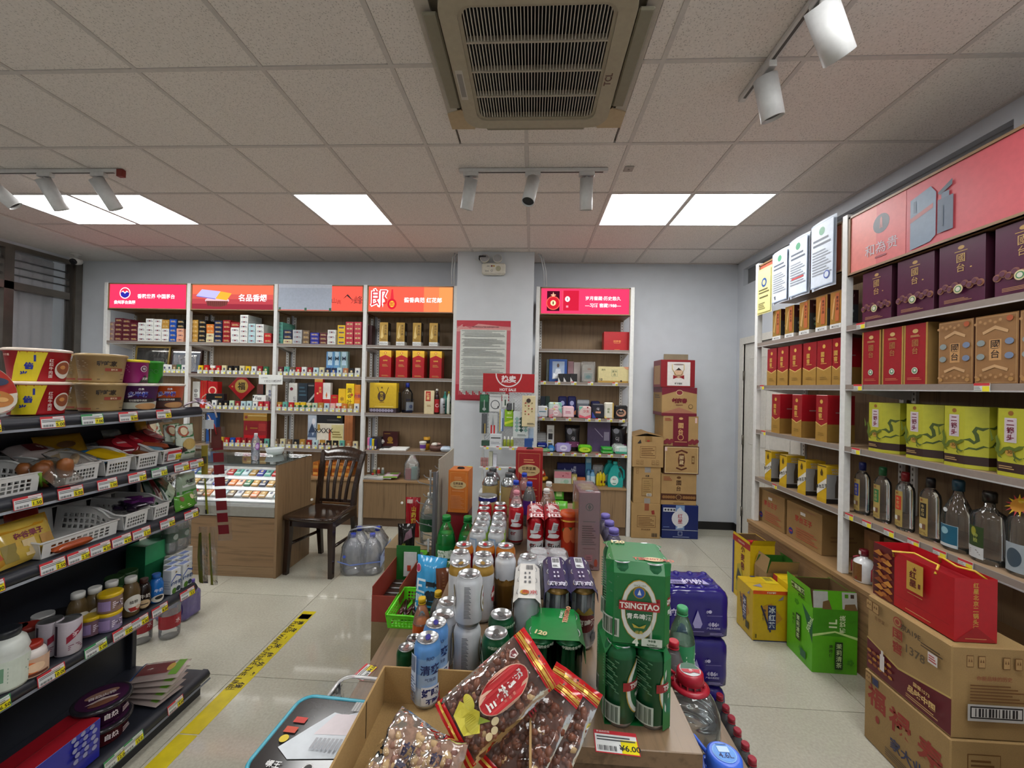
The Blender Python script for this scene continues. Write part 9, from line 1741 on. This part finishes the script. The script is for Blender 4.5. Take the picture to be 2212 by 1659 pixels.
for i,(a,b_) in enumerate(((1864,1922),(1944,2012),(2022,2108),(2136,2240))):
 ya,yb=P(a,900,x=FX).y,P(b_,900,x=FX).y;hexbox(f'yellow-green liquor box with a dragon and white plaque, {ORD[i]} from the shelf post',(ya+yb)/2,RZ[2],max(.185,min(ya-yb,.2)),.17,.268)
# clear spirit bottles
def spirit(label,px,h,r,capc,labc,emb,x=RX+.085,sq=1.0,style=0,inner=None):
 y=P(px,1100,x=x).y;gl_=film('#dfe8e6',.035,.03,.04,12)
 if style == 1:pr=[(r*.9,0),(r,.012),(r,h*.45),(r*.93,h*.55),(r*.6,h*.68),(r*.34,h*.78),(r*.3,h*.88)]
 elif style == 2:pr=[(r*.92,0),(r,.01),(r,h*.62),(r*.9,h*.68),(r*.45,h*.74),(r*.3,h*.78),(r*.3,h*.86)]
 else:pr=[(r*.9,0),(r,.012),(r,h*.66),(r*.9,h*.74),(r*.62,h*.8),(r*.32,h*.84),(r*.3,h*.9)]
 o=tag(obj('liquor_bottle',B().lathe(pr,gl_,n=26,sx=1,sy=sq),None,(x,y,RZ[3]-.847+ZLB+.001),RL),label,'bottle','clear spirit bottles')
 obj('cap',B().lathe([(r*.36,h*.845,m(capc,.3)),(r*.37,h*.97),(r*.3,h)],n=18),o)
 obj('label',B().print(labc,r*1.5,h*.62,lambda u,v,l:Vector((u-r*.75,-math.sqrt(max(1e-6,(r*1.006)**2-(u-r*.75)**2))*sq-.0006-l,h*.05+v)) if abs(u-r*.75) < r else Vector((0,0,0)),sub=14),o,fix=False)
 return o
ZLB=.847
# the bottles stand on the fourth shelf board of the near bay
def lb_(col,t='牛栏山'):return [('r',.1,.02,.75,1.0,'#a08a4c'),('r',.18,.48,.66,.86,col),('v',t,.42,.67,.09,'#b9a468',.02),('c',.3,.25,.06,'#c9c9c4'),('r',.42,.18,.62,.32,'#6a4a34'),('s',.15,.05,.7,.12,2,'#7a6434'),('e',.35,.94,.08,.03,'#8a4a24')]
B4=RZ[3]
for i,(px,cc,col) in enumerate(((1862,'#141c5a','#1c2f8a'),(1906,'#1c5a34','#2a6a3a'),(1955,'#7a141c','#b5341c'),(2010,'#17171a','#1c1a18'))):
 spirit(f'clear spirit bottle with a gold label and {["blue", "green", "red", "black"][i]} panel',px,.30,.048,cc,lb_(col),None,sq=.62)
spirit('clear long-necked spirit bottle with a teal label',2070,.32,.058,'#173a4a',[('r',.08,0,.95,.5,'#9ab0b8'),('r',.1,.01,.93,.49,'#17566e'),('r',.1,.01,.93,.07,'#b5babc'),('e',.4,.36,.2,.08,'#7fa8b4'),('c',.45,.84,.05,'#c3c6c6')],None,style=1,sq=.85)
spirit('clear square-shouldered spirit bottle with a dark green label',2138,.30,.062,'#1c1a16',[('r',.05,0,.75,.26,'#b5b8b8'),('r',.05,.26,.75,.72,'#2a3f1c'),('e',.35,.6,.12,.1,'#8a8a2a'),('s',.15,.08,.65,.2,3,'#8a8480'),('v','种粮',.45,.46,.1,'#8f9a4a')],None,style=2,sq=.8)
o=spirit('clear bottle topped with a yellow sunflower disc, cut by the picture edge',2216,.30,.055,'#c9a414',[('r',.1,0,.9,.6,'#8f9aa0'),('e',.5,.3,.3,.2,'#3a4a55')],None,sq=.8)
b=B(Matrix.Translation((0,-.02,.275)) @ Matrix.Rotation(1.1,4,'X'))
b.lathe([(.012,0,m('#c98a14')),(.03,.004)],n=14)
for i in range(16):a=2*pi*i/16;b.add([(.028*math.cos(a-.15),.028*math.sin(a-.15),.004),(.05*math.cos(a),.05*math.sin(a),.002),(.028*math.cos(a+.15),.028*math.sin(a+.15),.004)],[(0,1,2)],m('#d8b81c' if i % 2 else '#b5303a',.4))
obj('flower_disc',b,o,fix=False)
# white ceramic flasks on the plinth and brown boxes behind
for i,px in enumerate((1866,1912,1956)):
 x=RX+.05;y=P(px,1240,x=x).y;cer=m('#d0d2d4',.12)
 o=tag(obj('ceramic_flask',B().lathe([(.046,0,cer),(.05,.006),(.05,.095),(.046,.115),(.03,.128),(.018,.134),(.018,.15)],n=26),None,(x,y,.481),RL),f'white ceramic liquor flask with a red cord, {ORD[i]} from the shelf post on the plinth','flask','white ceramic flasks')
 obj('cap',B().lathe([(.021,.146,m('#6a1420',.3)),(.021,.178),(.018,.181)],n=16),o);obj('cap_seal',B().box(-.01,.006,-.0225,-.0215,.152,.172,m('#c9c6c0')),o)
 obj('label',B().print([('r',.28,.02,.72,.9,m('#6d4a28',.3)),('s',.33,.15,.67,.8,6,'#8a6438'),('c',.55,.15,.06,'#7a2a24')],pi*.05,.11,lambda u,v,l:wrap(.0508,-pi/2+.05,.008)(u-pi*.025,v,l),sub=16),o,fix=False)
 obj('red_cord',B().tube([(-.018,-.012,.138),(-.035,-.03,.125),(-.042,-.034,.10),(-.044,-.034,.04)],.0045,'#8f1c30',6),o)
for i,px in enumerate((1900,1946,1990)):
 y=P(px,1200,x=RX+.2).y;carton('liquor_box',f'dull orange-brown liquor box behind the ceramic flasks, {ORD[i]} from the shelf post','liquor box',.11,.1,.25,m('#6a4526',.4),(RX+.22,y+.02,.481),RL,F=[('r',.3,.3,.7,.8,'#7d5530')],group='brown boxes behind the flasks')
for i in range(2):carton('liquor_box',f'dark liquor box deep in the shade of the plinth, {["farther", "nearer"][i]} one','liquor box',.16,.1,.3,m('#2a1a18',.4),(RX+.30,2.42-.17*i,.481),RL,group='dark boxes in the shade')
# price cards on the liquor shelf edges
def rcard(px,z,i,row):
 y=P(px,900,x=RX-.006).y;o=obj('shelf_price_card',B().box(-.03,.03,-.0015,0,-.032,.004,m('#d2d4cf',.4)),None,(RX-.005,y,z),RL)
 tag(o,f'price card with a yellow patch on the {row} liquor shelf edge, {ORD[i]} from door','price card','price cards on the liquor shelves')
 obj('print',B().print([('r',0,.72,1,1,m('#c2363c')),('r',.55,.05,.98,.66,m('#dfd22c')),('s',.05,.1,.5,.66,3,m('#8a8c8a'))],.06,.036,plane((-.03,-.0016,-.032),(1,0,0),(0,0,1))),o,fix=False)
for row,z,xs in (('top',RZ[0],[1856]),('second',RZ[1],[1645,1852,2120]),('third',RZ[2],[1650,1850]),('fourth',RZ[3],[1676,1838,1876,1924,1977,2034,2090])):
 for i,px in enumerate(xs):rcard(px,z,i,row)
# ================================================================== BOXES ON THE FLOOR, RIGHT AISLE
tea_l=lambda t1,t2,y=.42,s=.13:[('p',[(.22,y+.2),(.5,y+.28),(.8,y-.02),(.45,y-.28)],'#a87a2a'),('p',[(.2,y+.22),(.23,y+.24),(.5,y-.28),(.46,y-.3)],'#2a2a4a'),('r',.40,y-.24,.62,y+.24,'#2c2f5e'),('v',t1,.51,y,s,'#c9cbd4',.02),('v',t2,.30,y+.05,.07,'#3a2f4a',.01),('p',[(.66,y+.34),(.82,y+.44),(.8,y+.36)],'#7a6f8a')]
o=carton('tea_carton','closed yellow iced-tea carton on the floor beside the green carton','carton',.222,.20,.312,m('#b99a12',.4),(1.513,2.715,.001),.0,F=[('r',0,.93,1,1,'#c9481c'),('t','畅爽柠檬味',.5,.965,.035,'#d8c8b8',.03),('r',.02,0,1,.02,'#22254a'),('r',.06,.06,.11,.14,'#6a5a10')]+tea_l('冰红茶','康师傅',.48),L=tea_l('冰红茶','康师傅',.5,.12)+[('r',.6,.14,.8,.28,'#3a3a1c')],T=[('r',0,.49,1,.505,'#8a7a1c'),('r',.62,.5,.98,.95,'#c9b41c'),('b',.68,.68,.9,.92,'#3a3a34'),('p',[(.12,.3),(.4,.45),(.35,.2)],'#7f7a8a'),('r',.35,.92,.5,1,'#1c2a5a')],c=.004)
def opencarton(name,label,x,y,z,w_,d_,h_,outm,rot,F=(),L=(),flaps=(),wall=.004,inm=None):
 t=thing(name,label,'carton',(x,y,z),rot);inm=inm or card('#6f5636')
 om=outm if not isinstance(outm,str) else m(outm,.4)
 for nm,q in (('front',(-w_/2,w_/2,-d_/2,-d_/2+wall)),('back',(-w_/2,w_/2,d_/2-wall,d_/2)),('side',(-w_/2,-w_/2+wall,-d_/2+wall,d_/2-wall)),('side',(w_/2-wall,w_/2,-d_/2+wall,d_/2-wall))):
  p_=obj(nm,B().box(q[0],q[1],q[2],q[3],0,h_,om),t)
  k=.0008
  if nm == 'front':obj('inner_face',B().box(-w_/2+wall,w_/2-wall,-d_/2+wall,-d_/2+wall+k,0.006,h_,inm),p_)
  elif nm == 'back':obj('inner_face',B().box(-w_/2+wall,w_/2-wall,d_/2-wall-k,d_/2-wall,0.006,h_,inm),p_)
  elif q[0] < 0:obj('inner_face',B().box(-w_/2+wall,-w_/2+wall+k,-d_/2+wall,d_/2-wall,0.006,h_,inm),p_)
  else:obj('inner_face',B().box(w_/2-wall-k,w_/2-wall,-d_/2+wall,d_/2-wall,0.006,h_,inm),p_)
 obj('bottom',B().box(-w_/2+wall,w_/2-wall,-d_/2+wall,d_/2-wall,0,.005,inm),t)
 if F:obj('front_print',B().print(F,w_,h_,plane((-w_/2,-d_/2,0),(1,0,0),(0,0,1))),t,fix=False)
 if L:obj('side_print',B().print(L,d_,h_,plane((-w_/2,d_/2,0),(0,-1,0),(0,0,1))),t,fix=False)
 for side,ln,an,ops in flaps:
  L_=w_ if side in 'FB' else d_;M={'F':Matrix.Translation((0,-d_/2,h_)),'B':Matrix.Translation((0,d_/2,h_)) @ Matrix.Rotation(pi,4,'Z'),'L':Matrix.Translation((-w_/2,0,h_)) @ Matrix.Rotation(-pi/2,4,'Z'),'R':Matrix.Translation((w_/2,0,h_)) @ Matrix.Rotation(pi/2,4,'Z')}[side] @ Matrix.Rotation(an,4,'X')
  e=L_/2-.003;f=obj('flap',B(M).add([(-e,0,0),(e,0,0),(e-.006,0,ln),(-e+.006,0,ln),(-e,.003,0),(e,.003,0),(e-.006,.003,ln),(-e+.006,.003,ln)],[(0,1,2,3)],om).add([(-e,.003,0),(e,.003,0),(e-.006,.003,ln),(-e+.006,.003,ln)],[(3,2,1,0)],inm),t)
  if ops:obj('flap_print',B(M).print(ops,2*e,ln,plane((-e,-.0002,0),(1,0,0),(0,0,1))),f,fix=False)
 return t
grn='#56a81c';dg_='#1c3a1c'
logo=lambda x,y,s:[('r',x-s*1.0,y-s*2.5,x+s*1.0,y+s*2.5,dg_),('v','茉莉清茶',x,y,s,'#c3dca4',.01),('v','康师傅',x-s*2.1,y+s*.8,s*.7,'#1c2a14',.01)]
leaf=lambda x,y,k:[('e',x+.05*math.cos(a+k),y+.03*math.sin(a+k),.035,.02,'#3f8a1c') for a in (0,1.2,2.4,3.6,5)]
opencarton('tea_carton','open green jasmine-tea carton with raised flaps on the aisle floor',1.705,2.465,.001,.235,.235,.352,m(grn,.4),-.03,
F=[('r',0,.58,1,1,'#3f8a1c'),('p',[(0,.56),(.5,.64),(1,.54),(1,.58),(.5,.665),(0,.60)],'#b9d88a'),('t','1L',.45,.78,.12,'#c9dcb0',.03,1.57),('t','畅饮装',.66,.78,.09,'#c9dcb0',.02,1.57)]+leaf(.2,.8,0)+leaf(.85,.88,1)+leaf(.6,.14,2)+leaf(.82,.2,0)+logo(.56,.30,.085),
L=[('p',[(.6,.95),(1,.8),(1,.45),(.85,.62)],'#1c5a3a'),('t','500mL',.9,.72,.08,'#b9d4a4',.02,1.2)]+leaf(.4,.9,0)+leaf(.6,.2,1)+[('r',.6,.1,.8,.22,'#1f5a3f')]+logo(.5,.52,.085),
flaps=[('F',.10,-.08,[('r',.0,.05,.34,.95,'#a9aca8'),('r',.66,.05,1,.95,'#a9aca8'),('p',[(.2,0),(.22,.4),(.36,.5),(.42,.0)],'#6a5334'),('p',[(.7,0),(.72,.3),(.95,.35),(1,.0)],'#6a5334'),('r',.72,.65,.8,.85,'#4a8a1c'),('r',.85,.65,.93,.85,'#3a2c24')]),('L',.105,.10,[('r',.2,.3,.72,.7,dg_),('t','茉莉清茶',.46,.5,.3,'#b9d49a',.03),('t','康师傅',.6,.15,.2,'#1c2a14',.02)]),('B',.085,-.3,None),('R',.085,-.1,None)])
opencarton('snack_carton','tall yellow and blue display carton with red packs inside, farthest along the plinth',1.665,3.12,.001,.17,.25,.45,m('#cfae16',.4),0,
L=[('r',0,.90,1,1,'#9a1c20'),('t','中国驰名商标',.5,.95,.035,'#d0b0a8'),('r',0,0,.1,.9,'#1f2f7a'),('v','小麦皂',.6,.72,.12,'#6a1420',.03),('p',[(.2,.1),(.3,.55),(.5,.6),(.8,.1)],'#a8982a'),('p',[(.25,.3),(.35,.5),(.75,.3),(.65,.12)],'#3a3a34'),('t','好麦',.5,.32,.07,'#c9b42a',.03,-.6),('t','62',.4,.05,.07,'#a8202a',.03)],
flaps=[('F',.05,.5,None),('L',.02,.0,None)])
for i in range(4):tag(obj('noodle_pack',B().box(-.07,.07,-.02,.02,0,.38+.012*i,m('#a81a22',.25),.006),None,(1.665,3.03+.048*i,.007)),f'red snack pack upright in the yellow display carton, {ORD[i]} from the near end','snack pack','red packs in the display carton')
opencarton('snack_carton','open plain carton printed with green leaves and lined in green',1.70,2.90,.001,.20,.15,.33,card('#8a6f48'),0,L=[('e',.3+.3*(i % 2),.2+.13*i,.14,.05,'#4f8a34') for i in range(5)]+[('t','山',.3,.8,.1,'#5a4a34')],flaps=[('F',.10,.35,None),('L',.10,-.25,None),('R',.1,-.3,None),('B',.09,-.4,None)],inm=m('#3f7a2c',.5))
carton('tea_carton','yellow carton with a white ingredient panel behind the closed yellow one','carton',.12,.19,.345,m('#c9aa14',.4),(1.688,2.705,.001),.0,F=[('r',0,.8,.3,1,'#a32428'),('s',.35,.1,.9,.7,6,'#cfc9a8')],L=[('r',.0,.82,.25,1,'#a32428')],T=[('p',[(.5,.3),(.8,.5),(.75,.25)],'#7f7a8a'),('r',0,.48,1,.5,'#8a7a1c')])
carton('flat_carton','white-topped carton edge showing behind the open green carton','carton',.07,.10,.36,m('#b9bab6',.5),(1.79,2.66,.001),0,T=[('r',0,.8,1,1,'#c9b81c')])
# big cartons in the right corner
xb=1.54
za=P(2061,1395,x=xb);zc=P(1877,1285,x=xb);zl=P(1871,1440,x=xb);zl2=P(2050,1592,x=xb)
z1=(zl.z+zl2.z)/2;z2=(za.z+zc.z)/2;yfar=(zc.y+zl.y)/2;ynear=(za.y+zl2.y)/2
Lc=yfar-ynear;Dc=.275
sg=arrows
kf=[('p',[(0,.42),(.42,.30),(1,.42),(1,.02),(0,.02)],'#5a1420'),('p',[(0,.42),(.42,.30),(1,.42),(1,.44),(.42,.325),(0,.44)],'#b59a5a')]+[('e',.05+.07*(i % 5),.12+.08*(i//5),.03,.02,['#a8742a','#8a4a20'][i % 2]) for i in range(15)]+[('r',.21,.14,.27,.34,'#c9c3c0'),('r',.225,.34,.255,.4,'#c9c3c0'),('t','国窖1573',.72,.29,.05,'#c9a86a',.02),('t','品味中国',.72,.2,.085,'#c9a86a',.03),('s',.55,.08,.9,.13,2,'#b58a5a'),('v','国窖',.44,.66,.14,'#8a2f24',.03),('c',.44,.90,.06,'#8f3a2c'),('c',.44,.90,.045,card()),('c',.44,.90,.03,'#8f3a2c'),('t','京A19E',.60,.88,.08,'#4a3a2a',.02),('t','1378',.66,.66,.10,'#5a4a34',.02),('s',.72,.8,.95,.86,2,'#4a3a2a'),('r',.80,.68,.9,.8,'#c9c3c0'),('s',.81,.7,.89,.78,3,'#a33'),('t','吉恭宝',.22,.78,.05,MK)]+arrows(.03,.84)+arrows(.13,.84)
kr=arrows(.18,.78)+arrows(.32,.78)+arrows(.62,.78)+arrows(.76,.78)+[('t','你能品味的历史',.5,.68,.05,'#8a4a34'),('s',.2,.42,.9,.62,6,MK),('r',.17,.22,.9,.4,'#b5b4b0'),('r',.2,.25,.85,.38,INK),('r',.215,.265,.835,.365,'#c3c2be'),('b',.26,.27,.8,.36,INK)]
carton('liquor_carton','large brown liquor carton with red dragon band, upper of the corner stack','carton',Lc,Dc,z2-z1-.002,card('#9a7d50'),(xb+Dc/2,(yfar+ynear)/2,z1),RL,F=kf,R_=kr,c=.004)
fl_=[('t','福',.17,.70,.30,'#8f2a20',.03),('t','禄',.47,.64,.32,'#8f2a20',.03),('t','寿',.80,.60,.32,'#8f2a20',.03),('e',.19,.42,.025,.05,'#8f2a20'),('t','家大业大',.62,.30,.16,'#2a2f55',.02),('s',.3,.06,.85,.18,4,'#5a4a3a'),('r',.12,.87,.2,.97,'#2a2f55')]+arrows(.02,.85)
carton('liquor_carton','large brown carton with three red fortune characters, lower of the corner stack','carton',Lc+.01,Dc+.01,z1-.003,card('#9a7d50'),(xb+Dc/2,(yfar+ynear)/2,.001),RL,F=fl_,R_=[('r',.2,.6,.6,.85,MK),('r',.21,.61,.59,.84,card('#9a7d50')),('s',.24,.64,.56,.8,3,MK),('t','福禄寿',.45,.48,.12,'#8f2a20',.03)],c=.004)
# red gift bag on the carton
def giftbag(label,x,y,z,w_,d_,h_,F,R_,L=(),handles=True,rot=RL):
 t=thing('gift_bag',label,'gift bag',(x,y,z),rot);rdm=m('#a8141e',.35);k=.0015
 for nm,q in (('front_panel',(-w_/2,w_/2,-d_/2,-d_/2+k)),('back_panel',(-w_/2,w_/2,d_/2-k,d_/2)),('side_panel',(-w_/2,-w_/2+k,-d_/2+k,d_/2-k)),('side_panel',(w_/2-k,w_/2,-d_/2+k,d_/2-k))):obj(nm,B().box(q[0],q[1],q[2],q[3],0,h_,rdm),t)
 obj('bottom',B().box(-w_/2,w_/2,-d_/2,d_/2,0,.002,rdm),t)
 obj('inner_box',B().box(-w_/2+.03,w_/2-.03,-d_/2+.01,d_/2-.01,.003,h_*.86,m('#8a131c',.4)),t)
 if F:obj('front_print',B().print(F,w_,h_,plane((-w_/2,-d_/2,0),(1,0,0),(0,0,1))),t,fix=False)
 if R_:obj('side_print',B().print(R_,d_,h_,plane((w_/2,-d_/2,0),(0,1,0),(0,0,1))),t,fix=False)
 if handles:
  rope=m('#c9a02c',.5)
  for yy in (-d_/2-.004,d_/2-.004):
   a0=-w_*.2 if yy < 0 else -w_*.08
   pts=[Vector((a0,yy,h_*.90)),Vector((a0+.005,yy-.01,h_+.0)),Vector((a0+.05,(yy*.5),h_+.012)),Vector((a0+.11,yy*.4,h_+.004)),Vector((a0+.16,yy*.6,h_+.01)),Vector((a0+.18,yy,h_*.93))]
   obj('rope_handle',B().tube(pts,.0042,rope,7),t)
 return t
dec=[('r',0,0,.30,1,'#5a161a')]+[('p',[(.02+.13*(i % 2),.05+.13*(i//2)),(.10+.13*(i % 2),.13+.13*(i//2)),(.16+.13*(i % 2),.06+.13*(i//2)),(.12+.13*(i % 2),.02+.13*(i//2))],['#b5742c','#8f4a24','#c98a3c'][i % 3]) for i in range(14)]+[('e',.07+.12*(i % 2),.12+.16*(i//2),.04,.03,['#3a1014','#a8642c'][i % 2]) for i in range(10)]
bagF=dec+[('r',.50,.46,.70,.96,'#b8923e'),('t','★',.60,.86,.09,'#6a1c1c'),('v','红星',.58,.68,.13,'#5a1a18',.03),('r',.645,.56,.67,.64,'#5a1a18'),('s',.52,.40,.70,.43,1,'#b5744a'),('r',.32,.25,1,.255,'#7d0f17'),('s',.5,.1,.8,.13,1,'#c98a5a')]
bagR=[('v','红星北京二锅头酒',.5,.56,.085,'#b8923e',.02),('p',[(0,0),(.5,.25),(1,0)],'#8f1119'),('s',.25,.04,.75,.07,1,'#b5744a')]
q0=P(1944,1303,x=xb+.03);q1=P(2098,1392,x=xb+.03)
yb0=ynear+.005+.0;Wb=.355
giftbag('red paper gift bag with a gold plaque and yellow rope handles on the corner cartons',xb+.03+.075,ynear+.025+Wb/2,z2+.001,Wb,.15,.232,bagF,bagR)
giftbag('second red patterned gift bag cut by the picture edge',1.60,1.165,.392,.27,.11,.265,dec+[('r',.32,0,1,1,'#5a161a')]+[('p',[(.32+.13*(i % 5),.05+.2*(i//5)),(.42+.13*(i % 5),.18+.2*(i//5)),(.48+.13*(i % 5),.08+.2*(i//5))],['#b5742c','#c98a3c'][i % 2]) for i in range(25)],[('p',[(.05+.3*(i % 3),.05+.12*(i//3)),(.25+.3*(i % 3),.15+.12*(i//3)),(.3+.3*(i % 3),.06+.12*(i//3))],['#b5742c','#8f4a24'][i % 2]) for i in range(21)],handles=False)
carton('white_carton','white-topped carton under the second red gift bag','carton',.30,.30,.39,card('#a8a08a'),(1.672,1.19,.001),RL,T=[('r',0,0,1,1,m('#c9c9cc',.5))],F=[('b',.3,.6,.5,.75,INK)])
# red end cap of the left track
tkc=[o for o in S.objects if o.name.startswith('track_light') and 'red end' in o.get('label','')][0]
obj('end_cap',B().box(1.39,1.43,-.014,.014,-.05,-.002,m('#7a2a22',.4)),tkc)
# tidy: helper curve used only to shape lettering
bpy.data.objects.remove(_to);bpy.data.curves.remove(_tc)
